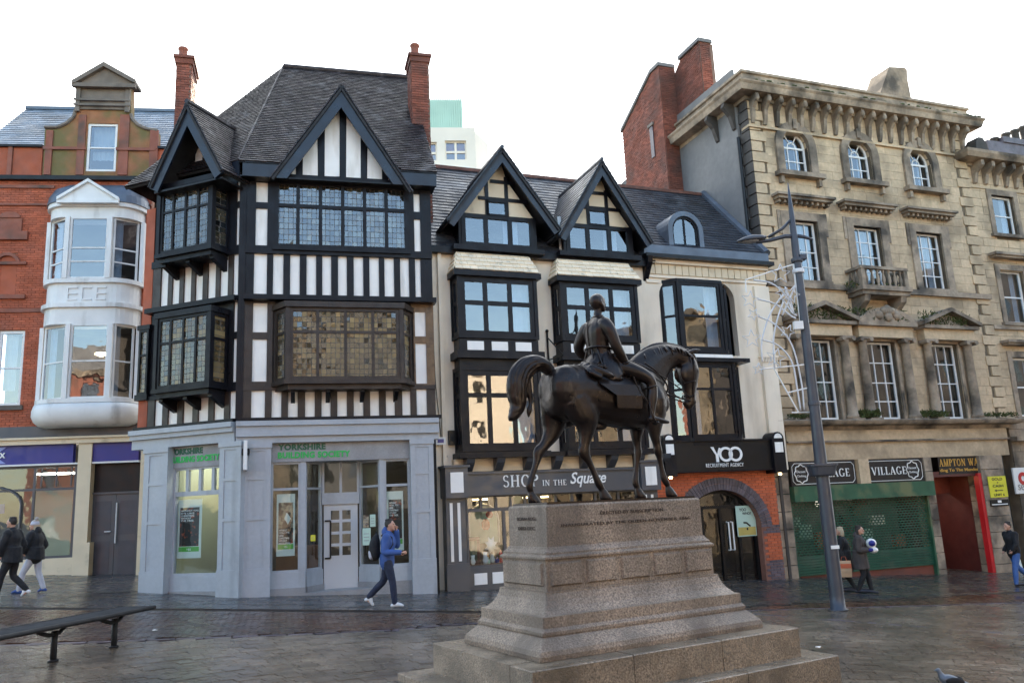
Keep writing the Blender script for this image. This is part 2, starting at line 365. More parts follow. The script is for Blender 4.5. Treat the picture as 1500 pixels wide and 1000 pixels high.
def window(F, u0, u1, z0, z1, y, cols=2, rows=2, m='window_white', bar=.05, edge=.06, dep=.07, pane='pane', parent=None, name='window', pane_parent=None):
    """frame with bars; each pane a child of the frame. cols/rows: count or list of fractions (rows from the bottom)"""
    b = MB(); us = fsplit(u0, u1, cols); zs = fsplit(z0, z1, rows)
    b.box(u0, u0+edge, y, y+dep, z0, z1); b.box(u1-edge, u1, y, y+dep, z0, z1)
    b.box(u0+edge, u1-edge, y, y+dep, z0, z0+edge); b.box(u0+edge, u1-edge, y, y+dep, z1-edge, z1)
    for a in us[1:-1]: b.box(a-bar/2, a+bar/2, y+.004, y+dep-.002, z0+edge, z1-edge)
    for a in zs[1:-1]: b.box(u0+edge, u1-edge, y+.008, y+dep-.004, a-bar/2, a+bar/2)
    w_ = b.build(name, m, parent, F)
    for i in range(len(us)-1):
        for j in range(len(zs)-1):
            a0 = us[i]+(edge if i == 0 else bar/2); a1 = us[i+1]-(edge if i == len(us)-2 else bar/2)
            c0 = zs[j]+(edge if j == 0 else bar/2); c1 = zs[j+1]-(edge if j == len(zs)-2 else bar/2)
            bx(F, 'pane', pane, a0, a1, y+dep*.5, y+dep*.5+.006, c0, c1, parent=pane_parent or w_)
    return w_
def curtain(F, u0, u1, z0, z1, y, m='curtain', parent=None, name='curtain'):
    n = max(4, int((u1-u0)/.06)); b = MB()
    top = [Vector((u0+(u1-u0)*i/n, y+.025*math.sin(i*2.1), z1)) for i in range(n+1)]; bot = [Vector((p.x, p.y, z0)) for p in top]
    b.loft([bot, top], cap=False, close=False); return b.build(name, m, parent, F, smooth=True, fix=False)
def bay(F, u0, u1, z0, z1, d, s, cols, scols, rows, m='black_timber', pane='pane', bar=.05, edge=.08, sill=.10, head=.12, over=.06, parent=None, name='bay_window', y0=0., mats=None):
    """projecting window: front at -d, sides canted over s"""
    P = [(u0, y0), (u0+s, y0-d), (u1-s, y0-d), (u1, y0)]
    c = ((u0+u1)/2, y0)
    def grow(k): return [(c[0]+(p[0]-c[0])*(1+k/(u1-u0)*2), y0 if p[1] == y0 else p[1]-k) for p in P]
    o = MB().prismz(grow(over*1.0), z0-sill, z0).build(name, m, parent, F); MB().prismz(grow(over), z1, z1+head).build('bay_head', m, o, F); MB().prismz(grow(-.02), z0-sill*2.2, z0-sill).build('bay_apron', m, o, F)
    for i, p in enumerate(P):
        q = .05; bx(F, 'corner_post', m, p[0]-q, p[0]+q, p[1]-q, p[1]+(q if p[1] != y0 else 0), z0, z1, parent=o)
    segs = []
    for (a, e, cc) in ((P[0], P[1], scols), (P[1], P[2], cols), (P[2], P[3], scols)):
        dx, dy = e[0]-a[0], e[1]-a[1]; ln = math.hypot(dx, dy); G = F.sub(a[0], a[1], math.atan2(dy, dx))
        window(G, .04, ln-.04, z0, z1, -.02, cc, rows, m, bar, edge, .07, pane, parent=o, name='casement', pane_parent=o)
        segs.append(G)
    return o
# lettering
def bfont(body, shear=0, offset=0, spacing=1.0):
    cu = bpy.data.curves.new('lettering', 'FONT'); cu.body = body; cu.size = 1; cu.extrude = .5; cu.shear = shear; cu.offset = offset; cu.space_character = spacing; cu.resolution_u = 3
    t = bpy.data.objects.new('tmp', cu); me = bpy.data.meshes.new_from_object(t); bpy.data.objects.remove(t); return me
def text(F, body, u0, u1, z0, z1, y, m, parent=None, name='lettering', shear=0, offset=0, spacing=1.0, depth=.012, me=None):
    me = me or bfont(body, shear, offset, spacing); n = len(me.vertices); co = np.empty(n*3); me.vertices.foreach_get('co', co); co = co.reshape(-1, 3)
    lo, hi = co.min(0), co.max(0); sc = ((u1-u0)/(hi[0]-lo[0]), (z1-z0)/(hi[1]-lo[1]))
    c2 = np.stack([u0+(co[:, 0]-lo[0])*sc[0], y-(co[:, 2]-lo[2])/(hi[2]-lo[2])*depth, z0+(co[:, 1]-lo[1])*sc[1]], 1)
    me.vertices.foreach_set('co', c2.ravel()); me.materials.clear(); me.materials.append(MATS[m]); me.update()
    o = bpy.data.objects.new(name, me); COL.objects.link(o); par = parent or F.root; M = F.T.copy()
    if par is not F.root: M = root_to(par, F.root).inverted() @ M
    o.parent = par; o.matrix_basis = M; return o
# a small book face of thick and thin strokes with slab feet, for the serif signs
TK, TN = .17, .075
SER = {
 'I': (.42, [(.21, 0, .21, 1, TK)], [(.21, 0), (.21, 1)]), 'L': (.72, [(.2, 0, .2, 1, TK), (.2, .035, .68, .035, .07), (.65, 0, .65, .24, .06)], [(.2, 0), (.2, 1)]),
 'V': (.95, [(.14, 1, .5, 0, TK), (.82, 1, .5, 0, TN)], [(.14, 1), (.82, 1)]), 'A': (.95, [(.14, 0, .47, 1, TN), (.81, 0, .47, 1, TK), (.27, .33, .68, .33, .06)], [(.14, 0), (.81, 0)]),
 'E': (.75, [(.2, 0, .2, 1, TK), (.2, .965, .66, .965, .07), (.2, .035, .7, .035, .07), (.2, .52, .56, .52, .06), (.64, .80, .64, 1, .05), (.67, 0, .67, .22, .05)], [(.2, 0), (.2, 1)]),
 'H': (.98, [(.2, 0, .2, 1, TK), (.78, 0, .78, 1, TK), (.2, .52, .78, .52, .06)], [(.2, 0), (.2, 1), (.78, 0), (.78, 1)]),
 'N': (1.0, [(.18, 0, .18, 1, TN), (.82, 0, .82, 1, TN), (.18, 1, .82, 0, TK)], [(.18, 0), (.18, 1), (.82, 1)]),
 'T': (.85, [(.42, 0, .42, 1, TK), (.06, .965, .78, .965, .07), (.07, .78, .07, 1, .05), (.77, .78, .77, 1, .05)], [(.42, 0)]),
 'M': (1.15, [(.16, 0, .2, 1, TN), (.95, 0, .93, 1, TK), (.2, 1, .56, 0, TK*.9), (.93, 1, .56, 0, TN)], [(.16, 0), (.95, 0), (.2, 1), (.93, 1)]),
 'W': (1.3, [(.12, 1, .4, 0, TK), (.68, 1, .4, 0, TN), (.62, 1, .9, 0, TK), (1.18, 1, .9, 0, TN)], [(.12, 1), (.62, 1), (1.18, 1)]),
 'K': (.95, [(.2, 0, .2, 1, TK), (.78, 1, .28, .45, TN), (.36, .54, .84, 0, TK)], [(.2, 0), (.2, 1), (.84, 0), (.78, 1)]),
 'P': (.8, [(.2, 0, .2, 1, TK)], [(.2, 0), (.2, 1)]), 'O': (1.0, [], []), 'G': (.98, [(.80, .05, .80, .42, TK)], [(.80, .42)]), 'S': (.7, [], []), ' ': (.5, [], [])}
def serif_mesh(body):
    b = MB(); x = 0
    def stroke(x0, z0, x1, z1, w_):
        d = Vector((x1-x0, z1-z0)).normalized(); q = Vector((-d.y, d.x))*w_/2
        b.add([(x0-q.x, z0-q.y, 0), (x1-q.x, z1-q.y, 0), (x1+q.x, z1+q.y, 0), (x0+q.x, z0+q.y, 0), (x0-q.x, z0-q.y, 1), (x1-q.x, z1-q.y, 1), (x1+q.x, z1+q.y, 1), (x0+q.x, z0+q.y, 1)],
              [(0, 1, 2, 3), (7, 6, 5, 4), (0, 4, 5, 1), (1, 5, 6, 2), (2, 6, 7, 3), (3, 7, 4, 0)])
    def arc(cx, cy, rx, ry, a0, a1, thick=TK, thin=.06, n=18):
        for i in range(n):
            a, c = R_(a0+(a1-a0)*i/n), R_(a0+(a1-a0)*(i+1)/n); w_ = thin+(thick-thin)*abs(math.cos((a+c)/2))
            stroke(cx+rx*math.cos(a), cy+ry*math.sin(a), cx+rx*math.cos(c), cy+ry*math.sin(c), w_)
    for ch in body:
        wd, st, se = SER[ch]
        for s_ in st: stroke(x+s_[0], s_[1], x+s_[2], s_[3], s_[4])
        for sx_, sz_ in se: stroke(x+sx_-.16, abs(sz_-.03), x+sx_+.16, abs(sz_-.03), .06)
        if ch == 'O': arc(x+.5, .5, .37, .48, 0, 360)
        if ch == 'G': arc(x+.5, .5, .37, .48, 40, 330)
        if ch == 'P': arc(x+.3, .74, .36, .24, -90, 90, n=10); stroke(x+.2, .98, x+.32, .98, .06); stroke(x+.2, .50, x+.32, .50, .06)
        if ch == 'S': arc(x+.36, .74, .22, .23, 20, 270, .13, n=12); arc(x+.36, .27, .24, .24, 90, -160, .13, n=12)
        x += wd+.1
    return b.mesh('lettering', 'white_letter')
# ================================================================= THE SQUARE'S PAVING
b = MB(); xs = [-400, -60, -40, -20, 0, 20, 40, 60, 400]
zf = lambda x: -.052*max(-60, min(60, x))-.03
for i in range(len(xs)-1):
    b.add([(xs[i], -400, zf(xs[i])), (xs[i+1], -400, zf(xs[i+1])), (xs[i+1], 600, zf(xs[i+1])), (xs[i], 600, zf(xs[i]))], [(0, 1, 2, 3)])
ground = b.build('ground', 'paving_joint', kind='structure')
def yb(x):
    P = [(-12, 11.5), (-6.26, 13.34), (-4.58, 13.84), (-2.21, 14.72), (-1.34, 15.43), (4.9, 17.9), (11.5, 19.7), (20, 21.6)]
    for (a, c), (d, e) in zip(P, P[1:]):
        if x <= d: return c+(e-c)*(x-a)/(d-a)
    return 22
def yc(x): return 17.1 if x < 2 else 17.1+(x-2)*.46   # far edge of the brick band
def lay(name, m, cells, limit=300, th=.03):
    cells.sort(key=lambda q: q[0]**2+q[1]**2)
    def corners(q):
        x, y, a, l_, w_ = q; c, s = math.cos(a), math.sin(a); j = random.uniform(-.003, .003); t1, t2 = random.uniform(-.010, .010), random.uniform(-.010, .010)
        o = []
        for zz, k in ((0, 0), (1, 1)):
            for dx, dy in ((-l_/2, -w_/2), (l_/2, -w_/2), (l_/2, w_/2), (-l_/2, w_/2)):
                X, Y = x+dx*c-dy*s, y+dx*s+dy*c
                o.append((X, Y, -.052*X-(th if zz == 0 else 0)+(j+t1*dx+t2*dy if zz else 0)))
        return o
    FA_ = [(4, 5, 6, 7), (0, 1, 5, 4), (1, 2, 6, 5), (2, 3, 7, 6), (3, 0, 4, 7)]
    unit = None
    if cells:
        _, _, _, l0, w0 = cells[0]
        me = bpy.data.meshes.new(name); me.from_pydata([(a*l0/2, c*w0/2, z) for z in (-th, 0) for a, c in ((-1, -1), (1, -1), (1, 1), (-1, 1))], [], FA_); me.materials.append(MATS[m]); unit = me
    for q in cells[:limit]:
        o = bpy.data.objects.new(name, unit); COL.objects.link(o); o.parent = ground
        o.rotation_euler = (random.uniform(-.01, .01), .052+random.uniform(-.01, .01), q[2]); o.location = (q[0], q[1], -.052*q[0]+random.uniform(-.003, .003))
        o.rotation_euler = (Matrix.Rotation(.052, 4, 'Y') @ Matrix.Rotation(q[2], 4, 'Z')).to_euler()
    b = MB()
    for q in cells[limit:]: b.add(corners(q), FA_)
    if b.v: b.build(name, m, ground, kind='stuff', fix=False)
setts = []
cx0, cy0 = 3.2, 3.0
r = 4.5
while r < 22:
    n = int(2*math.pi*r/.265); off = random.random()
    for i in range(n):
        a = 2*math.pi*(i+off)/n; x, y = cx0+r*math.cos(a), cy0+r*math.sin(a)
        if 9.0 < y < yb(x)-.1 and abs(x) < 2.2+y*.62: setts.append((x, y, a+math.pi/2, .254, .160))
    r += .170
lay('paving_sett', 'grey_sett', setts)
brk = []
y = 11.; j = 0
while y < 21.5:
    x = -13.+(j % 2)*.055
    while x < 14:
        if yb(x)+.14 < y < yc(x) and abs(x) < 2+y*.62: brk.append((x, y, math.pi/2, (.205), .112))
        x += .122
    y += .218; j += 1
lay('paving_brick', 'paving_brick', brk, 300)
ed = []      # dark kerb course between the setts and the bricks, and a drain line to the right
x = -11.
while x < 15: 
    ed.append((x, yb(x)+.02, math.atan2(yb(x+.1)-yb(x), .1), .40, .14)); x += .405
for i in range(30):
    t = i/12; ed.append((4.78+3.82*t, 17.2-2.46*t, math.atan2(-2.46, 3.82), .36, .12))
lay('kerb_stone', 'blue_brick', ed, 120)
fl = []
y = 17.2; j = 0
while y < 31:
    x = -21.+(j % 2)*.3
    while x < 24:
        if y > yc(x)+.2 and abs(x) < 3+y*.62: fl.append((x, y, 0, .595, .395))
        x += .6
    y += .4; j += 1
lay('paving_flag', 'paving_flag', fl, 300)

# ================================================================= RED BRICK BUILDING (far left)
root = thing('red_brick_building', 'red brick building with curved white bay window, Dutch gable dormer and blue fascia', 'building', (-12.0, 25.3, 0), R_(8))
D = Fr(root, (-12.0, 25.3), R_(8))
U0_, U1_ = D.u(-60, 8), D.u(214, 8)
zg = D.p(100, 260)[1]; zs0 = D.p(100, 640)[1]
bayL, bayR = D.u(66, 8), D.u(206, 8)
wl = D.R(-6, 484, 33, 594); niche = D.R(0, 372, 24, 430)
holes = [(bayL+.15, bayR-.15, zs0+.9, zg-.5), wl]
wall(D, 'wall', 'red_mortar', U0_, U1_, zs0, zg, .03, .3, holes)
pieces(D, 'brick', 'red_brick', courses(U0_, U1_, zs0+.35, zg-.02, .078, .235, .010, 0, .03, [(bayL+.1, bayR-.1, zs0+.4, zg-.4), wl, niche]))
bx(D, 'interior', 'interior', U0_, U1_+2, 3.2, 3.3, -1, zg+1); bx(D, 'interior', 'interior', U0_, U1_, .3, 3.2, zs0-.1, zs0+.05); bx(D, 'interior', 'interior', U0_, U1_, .3, 3.2, zg-.1, zg)
zm = D.p(100, 455)[1]
bx(D, 'interior', 'interior', U0_, U1_, .3, 3.2, zm-.1, zm+.05)
for py, h, m in ((262, .14, 'black_paint'), (274, .10, 'terracotta'), (300, .06, 'terracotta'), (455, .12, 'terracotta')):
    z = D.p(30, py)[1]; bx(D, 'string_course', m, U0_, (U1_ if py < 265 else bayL), -.16 if py < 265 else -.06, .03, z-h/2, z+h/2); 
    if py > 265: bx(D, 'string_course', m, bayR, U1_, -.06, .03, z-h/2, z+h/2)
# left window and niche
window(D, wl[0], wl[1], wl[2], wl[3], .06, 1, 2, 'window_white', .05, .09); curtain(D, wl[0]+.1, wl[1]-.3, wl[2]+.5, wl[3]-.1, .3, 'blind', name='blind')
bx(D, 'window_sill', 'brown_stone', wl[0]-.1, wl[1]+.1, -.1, .1, wl[2]-.14, wl[2])
b = MB(); q = D.R(0, 340, 42, 352); b.box(q[0]-.2, q[1], -.12, .0, q[2], q[3])
q2 = D.R(0, 320, 33, 340); b.box(q2[0], q2[1], -.06, .0, q2[2], q2[3]); cxn = D.u(16, q2[3]); b.prism([(cxn+.32*math.cos(a), q2[3]+.2*math.sin(a)) for a in [math.pi*i/8 for i in range(9)]], -.1, 0)
q = D.R(0, 384, 40, 388); b.box(q[0]-.2, q[1], -.09, 0, q[2], q[3]); q = D.R(0, 432, 38, 438); b.box(q[0]-.2, q[1], -.1, 0, q[2], q[3])
zc = D.p(16, 388)[1]
for i in range(9):
    a0, a1 = math.pi*i/9, math.pi*(i+1)/9; b.prism([(cxn+r_*math.cos(a), zc+r_*math.sin(a)) for r_, a in ((.30, a0), (.40, a0), (.40, a1), (.30, a1))], -.07, 0)
b.build('niche_surround', 'terracotta', root, D)
bx(D, 'niche_panel', 'red_brick', niche[0]-.1, niche[1], .02, .04, niche[2], niche[3])
# curved bay
cb = (bayL+bayR)/2; hw = (bayR-bayL)/2
def curve(k=0., n=8, flat=.52, d=.75):
    """plan outline of the bay: quarter curves each side of a flat middle"""
    f = hw*flat; pts = [(cb-hw-k, 0)]
    for i in range(1, n+1):
        a = math.pi/2*i/n; pts.append((cb-f-(hw-f+k)*math.cos(a), -(d+k)*math.sin(a)))
    return pts+[(2*cb-x, y) for x, y in reversed(pts)]
def slab(b, py0, py1, k, k2=None):
    z1, z0 = D.p(135, py0, -.75)[1], D.p(135, py1, -.75)[1]
    a = [Vector((x, y, z0)) for x, y in curve(k2 if k2 is not None else k)]; c = [Vector((x, y, z1)) for x, y in curve(k)]
    b.loft([a, c]); return z0, z1
b = MB()
slab(b, 297, 303, .10); slab(b, 303, 318, .0); slab(b, 408, 414, .08); slab(b, 414, 444, -.03); slab(b, 444, 450, .10); slab(b, 450, 474, .0); slab(b, 583, 589, .10)
bay_ = b.build('bay_window', 'bay_white', root, D)
b = MB(); zb0, zb1 = D.p(135, 622, -.75)[1], D.p(135, 590, -.75)[1]; rings = []
for t, k in ((0, .12), (.25, .17), (.5, .17), (.75, .10), (.92, -.03), (1., -.22)): rings.append([Vector((x, y, zb1+(zb0-zb1)*t)) for x, y in curve(k)])
b.loft(rings); b.build('bay_apron', 'bay_white', bay_, D, smooth=True)
b = MB(); zr0, zr1 = D.p(135, 297, -.75)[1], D.p(135, 272, -.3)[1]; rings = []
for t, k in ((0, .14), (.35, .10), (.7, -.05), (1., -.4)): rings.append([Vector((x, y, zr0+(zr1-zr0)*t)) for x, y in curve(k)])
b.loft(rings); b.build('bay_roof', 'lead_sheet', bay_, D, smooth=False)
b = MB(); a0 = D.p(84, 294, -.95); a1 = D.p(174, 294, -.95); ap = D.p(130, 267, -.95)
b.prism([a0, a1, (ap[0], ap[1])], -.95, -.3); b.build('bay_pediment', 'bay_white', bay_, D)
b = MB(); iz = .1
for P0, P1 in ((a0, ap), (ap, a1)):
    b.prism([(P0[0], P0[1]), (P1[0], P1[1]), (P1[0], P1[1]+.10), (P0[0], P0[1]+.10)], -1.04, -.3)
b.box(a0[0], a1[0], -1.02, -.9, a0[1]-.08, a0[1]); b.build('pediment_moulding', 'bay_white', bay_, D)
for (pt, pb, rails) in ((318, 408, (.28, .5)), (474, 583, (.5,))):
    z1, z0 = D.p(135, pt, -.75)[1], D.p(135, pb, -.75)[1]
    P = curve(-.04)
    mid0, mid1 = D.u(102, (z0+z1)/2, -.72), D.u(158, (z0+z1)/2, -.72)
    window(D, mid0, mid1, z0, z1, -.76, 1, list(rails), 'bay_white', .045, .06, .07, parent=bay_, name='sash', pane_parent=bay_)
    for s_ in (0, 1):
        e = mid0 if s_ == 0 else mid1; sg = -1 if s_ == 0 else 1
        bx(D, 'pilaster', 'bay_white', e-.13 if s_ == 0 else e, e if s_ == 0 else e+.13, -.85, -.70, z0, z1, parent=bay_); 
        # side sash along the curve's chord
        A = (e+sg*.15, -.72); B = (cb+sg*(hw-.10), -.26)
        if s_ == 0: A, B = B, A
        ang = math.atan2(B[1]-A[1], B[0]-A[0]); ln = math.hypot(B[0]-A[0], B[1]-A[1]); G = D.sub(A[0], A[1], ang)
        window(G, 0, ln, z0, z1, 0, 1, list(rails), 'bay_white', .045, .06, .06, parent=bay_, name='sash', pane_parent=bay_)
        bx(D, 'pilaster', 'bay_white', cb+sg*hw-.06, cb+sg*hw+.06, -.25, .0, z0, z1, parent=bay_)
        curtain(G, ln*.1, ln*.45, z0, z1, .15, parent=bay_)
# panels on the band between the storeys
z1, z0 = D.p(135, 418, -.75)[1], D.p(135, 441, -.75)[1]
b = MB()
for k in range(3):
    c = cb-.42+.42*k; b.box(c-.15, c+.15, -.76, -.72, z0+.04, z0+.08); b.box(c-.15, c+.15, -.76, -.72, z1-.08, z1-.04); b.box(c-.15, c-.11, -.76, -.72, z0+.08, z1-.08)
    if k != 1: b.box(c-.11, c+.15, -.76, -.72, (z0+z1)/2-.02, (z0+z1)/2+.02)
b.build('bay_panel', 'bay_white', bay_, D)
o = MB().lathe([(.16, 0), (.2, -.05), (.05, -.12)], (cb+.1, .5, D.p(128, 517, .5)[1]), 12).build('lamp_shade', 'lamp_warm', root, D)
# parapet panels, roof
zt = D.p(30, 215)[1]
for a, c in ((-55, 14), (21, 63), (228, 244)):
    bx(D, 'parapet_panel', 'red_brick', D.u(a, zt), D.u(c, zt), -.02, .25, zg, zt-.04)
for a in (14, 226): 
    bx(D, 'parapet_pier', 'terracotta', D.u(a, zt), D.u(a, zt)+.13, -.08, .25, zg, zt)
bx(D, 'gutter', 'black_paint', U0_, D.u(64, zt), -.12, .2, zt-.04, zt+.04); bx(D, 'gutter', 'black_paint', D.u(232, zt), U1_+.4, -.12, .2, zt-.04, zt+.04)
def roof_tiles(F, name, m, eL, eR, tL, tR, gauge, wd, th=.02, limit=0, poly=None, under=True, parent=None, lift=.012):
    """tiles in courses over the slope eL,eR (eave) tL,tR (top) given in the frame's (u,y,z)"""
    eL, eR, tL, tR = map(Vector, (eL, eR, tL, tR)); nrm = (eR-eL).cross(tL-eL); nrm = (nrm if nrm.length > 1e-6 else (eR-eL).cross(tR-eL)).normalized()
    if nrm.z < 0: nrm = -nrm
    if under: MB().add([eL-nrm*.03, eR-nrm*.03, tR-nrm*.03, tL-nrm*.03, eL-nrm*.09, eR-nrm*.09, tR-nrm*.09, tL-nrm*.09], [(0, 1, 2, 3), (7, 6, 5, 4), (0, 4, 5, 1), (1, 5, 6, 2), (2, 6, 7, 3), (3, 7, 4, 0)]).build('roof_underlay', 'roof_underlay', parent or F.root, F)
    e = (eR-eL).normalized() if (eR-eL).length > .01 else (tR-tL).normalized(); s = nrm.cross(e).normalized()
    if s.z < 0: s = -s
    X = lambda p: ((p-eL).dot(e), (p-eL).dot(s))
    q = [X(p) for p in (eL, eR, tR, tL)]; h = max(p[1] for p in q); out = []
    def span(v):
        xs_ = []
        for (a, c), (d, g) in zip(q, q[1:]+q[:1]):
            if (c-v)*(g-v) <= 0 and abs(c-g) > 1e-6: xs_.append(a+(d-a)*(v-c)/(g-c))
        return (min(xs_), max(xs_)) if len(xs_) > 1 else None
    v = 0; j = 0
    while v < h-.01:
        sp_ = span(min(v+gauge*.5, h-.005))
        if sp_:
            a = sp_[0]; x = a-(wd*.5 if j % 2 else 0)
            while x < sp_[1]-.02:
                x0, x1 = max(x, sp_[0])+.004, min(x+wd, sp_[1])-.004; x += wd
                if x1-x0 < .03: continue
                jz = random.uniform(0, .006); dv = random.uniform(-.006, .006); vt = min(v+gauge*1.15, h)
                if poly and not poly((x0+x1)/2, v): continue
                P = []
                for (xx, vv, zz) in ((x0, v+dv, lift+th+jz), (x1, v+dv, lift+th+random.uniform(0, .006)), (x1, vt, .012), (x0, vt, .012), (x0, v+dv, lift+jz-.012), (x1, v+dv, lift-.012), (x1, vt, -.01), (x0, vt, -.01)):
                    P.append(eL+e*xx+s*vv+nrm*zz)
                out.append(P)
        v += gauge; j += 1
    FC = [(0, 1, 2, 3), (4, 5, 1, 0), (0, 3, 7, 4), (1, 5, 6, 2), (3, 2, 6, 7)]
    if limit:
        out.sort(key=lambda P: (F.w(*P[0])-CAMP).length)
        for P in out[:limit]:
            c = P[0]; me = MB().add([p-c for p in P], FC).mesh(name, m); o = bpy.data.objects.new(name, me); COL.objects.link(o); o.parent = parent or F.root
            MM = F.T @ Matrix.Translation(c); o.matrix_basis = (root_to(parent, F.root).inverted() @ MM) if parent else MM
    b = MB()
    for P in out[limit:]: b.add(P, FC)
    if b.v: b.build(name, m, parent or F.root, F, kind='stuff', fix=False)
zrd = D.p(60, 161, 3.2)[1]
roof_tiles(D, 'roof_slate', 'blue_slate', (U0_, .15, zt+.03), (D.u(300, zt), .15, zt+.03), (U0_, 3.2, zrd), (D.u(300, zrd, 3.2), 3.2, zrd), .22, .30, limit=300)
bx(D, 'roof_ridge', 'lead_sheet', U0_, D.u(300, zrd, 3.2), 3.1, 3.35, zrd-.02, zrd+.10)
# Dutch gable dormer
DG = -.05
def DP(x, y): return D.p(x, y, DG)
lo = [DP(64, 257), DP(229, 258), DP(231, 193), DP(206, 187)]
cr = [DP(198+8*math.cos(a)-0, 172+14*math.sin(a)) for a in (1.2, .7, .1)]
out = [DP(62, 257), DP(229, 259), DP(231, 192), DP(214, 189), DP(203, 184), DP(195, 176), DP(192, 168), DP(192, 124), DP(113, 123), DP(112, 160), DP(108, 172), DP(98, 181), DP(84, 187), DP(66, 187)]
hw0 = D.R(127, 181, 171, 251, DG)
b = MB()
# split the outline about the window: left, right, above, below
gl = [out[0], (hw0[0], out[0][1]), (hw0[0], out[8][1])]+out[8:]; gr = [(hw0[1], out[1][1])]+out[1:8]+[(hw0[1], out[7][1])]
b.prism(gl, DG, .3); b.prism(gr, DG, .3); b.prism([(hw0[0], hw0[3]), (hw0[1], hw0[3]), (hw0[1], out[7][1]), (hw0[0], out[8][1])], DG, .3)
b.prism([(hw0[0], out[0][1]), (hw0[1], out[1][1]), (hw0[1], hw0[2]), (hw0[0], hw0[2])], DG, .3)
dg = b.build('dormer_gable', 'mossy_brick', root, D)
bx(D, 'interior', 'interior', hw0[0]-.2, hw0[1]+.2, .55, .6, hw0[2]-.2, hw0[3]+.2); curtain(D, hw0[0]+.1, hw0[1]-.1, hw0[2]+.5, hw0[3], .25, 'blind', name='blind')
window(D, hw0[0], hw0[1], hw0[2], hw0[3], DG+.04, 1, 2, 'window_white', .05, .08, parent=root)
b = MB(); q = D.R(112, 124, 191, 165, DG-.04); b.box(q[0], q[1], DG-.07, DG-.003, q[2]+.1, q[3]); b.box(q[0], q[0]+.14, DG-.13, DG-.07, q[2], q[3]); b.box(q[1]-.14, q[1], DG-.13, DG-.07, q[2], q[3])
for f in (.32, .62): b.box(q[0]-.05, q[1]+.05, DG-.16, DG-.13, q[2]+(q[3]-q[2])*f*.6, q[2]+(q[3]-q[2])*f*.6+.07)
b.build('dormer_attic', 'brown_stone', root, D)
b = MB(); A, B, C_ = D.p(106, 124, DG-.2), D.p(199, 123, DG-.2), D.p(153, 93, DG-.2)
b.prism([A, B, (B[0], B[1]+.10), (C_[0], C_[1]), (A[0], A[1]+.10)], DG-.12, .35)
b.prism([A, (A[0], A[1]+.12), (C_[0], C_[1]+.02), (B[0], B[1]+.12), B, (B[0]-.12, B[1]+.05), (C_[0], C_[1]-.14), (A[0]+.12, A[1]+.05)], DG-.28, DG-.12); b.box(A[0], B[0], DG-.26, DG-.12, A[1]-.08, A[1]+.05)
b.build('dormer_pediment', 'brown_stone', root, D)
b = MB()
for x0, x1 in ((66, 76), (219, 231)):
    q = D.R(x0, 191, x1, 256, DG-.05); b.box(q[0], q[1], DG-.07, DG-.002, q[2], q[3])
for x0, x1 in ((113, 124), (174, 188)):
    q = D.R(x0, 168, x1, 256, DG-.05); b.box(q[0], q[1], DG-.05, DG-.002, q[2], q[3])
b.build('dormer_pier', 'terracotta', root, D)
b = MB()
for pts in (out[1:7][1:], out[9:14]):
    for P0, P1 in zip(pts, pts[1:]): b.tube([(P0[0], DG-.03, P0[1]), (P1[0], DG-.03, P1[1])], .06, 6)
b.build('dormer_coping', 'brown_stone', root, D)
q = D.R(64, 217, 229, 221, DG); bx(D, 'string_course', 'terracotta', q[0], hw0[0], DG-.09, DG-.05, q[2], q[3]); bx(D, 'string_course', 'terracotta', hw0[1], q[1], DG-.09, DG-.05, q[2], q[3])
# shopfront below
z0 = -.2
zc1, zc0 = D.p(100, 639, -.3)[1], D.p(100, 649, -.3)[1]
bx(D, 'shop_fascia', 'dark_grey_paint', U0_, D.u(222, zc1), -.02, .25, zc1, zs0+.36)
b = MB(); uR = D.u(203, zc1, -.3); b.box(U0_, uR, -.34, .2, zc1-.06, zc1); b.box(U0_, uR, -.26, .2, zc0, zc1-.06); b.build('shop_cornice', 'cream_paint', root, D)
zf1, zf0 = D.p(60, 651, -.1)[1], D.p(60, 679, -.1)[1]
bx(D, 'fascia_panel', 'sign_blue', U0_, D.u(108, zf1, -.1), -.10, .1, zf0, zf1); bx(D, 'fascia_panel', 'sign_blue', D.u(136, zf1, -.1), D.u(204, zf1, -.1), -.10, .1, zf0, zf1)
bx(D, 'fascia_rail', 'window_white', U0_, D.u(204, zf0, -.14), -.14, .1, zf0-.05, zf0)
for a, c in ((111, 131), (204, 212)):
    bx(D, 'pilaster', 'cream_paint', D.u(a, 3, -.18), D.u(c, 3, -.18), -.18, .15, z0, zc0); bx(D, 'pilaster_base', 'cream_paint', D.u(a, 2, -.24)-.03, D.u(c, 2, -.24)+.03, -.24, .15, z0, D.p(110, 795, -.2)[1])
zw0 = D.p(60, 818, 0)[1]; ud = D.u(108, 2)
bx(D, 'stall_riser', 'cream_paint', U0_, D.u(111, 2), -.08, .1, z0, zw0)
window(D, U0_+1.0, ud, zw0, zf0-.05, 0, [.55], [.74], 'dark_grey_paint', .07, .07, pane='pane_clear', name='shop_window')
zt_ = D.p(60, 713)[1]
for i in range(1, 4): bx(D, 'fanlight_bar', 'dark_grey_paint', D.u(38+i*22, 3.5)-.02, D.u(38+i*22, 3.5)+.02, .01, .05, zt_, zf0-.05)
b = MB(); cA = D.p(0, 735, 0); pts = []
for i in range(9):
    a = math.pi/2*i/8; pts.append((cA[0]-.35+.95*math.cos(a), -.02, cA[1]-.1+.55*math.sin(a)))
b.tube(pts+[], .035, 6); b.tube([pts[0], (pts[0][0], -.02, zw0)], .035, 6); b.build('window_arch', 'dark_grey_paint', root, D)
q = D.R(45, 718, 104, 815, .35); bx(D, 'display_board', 'interior_light', q[0], q[1], .35, .40, q[2], q[3])
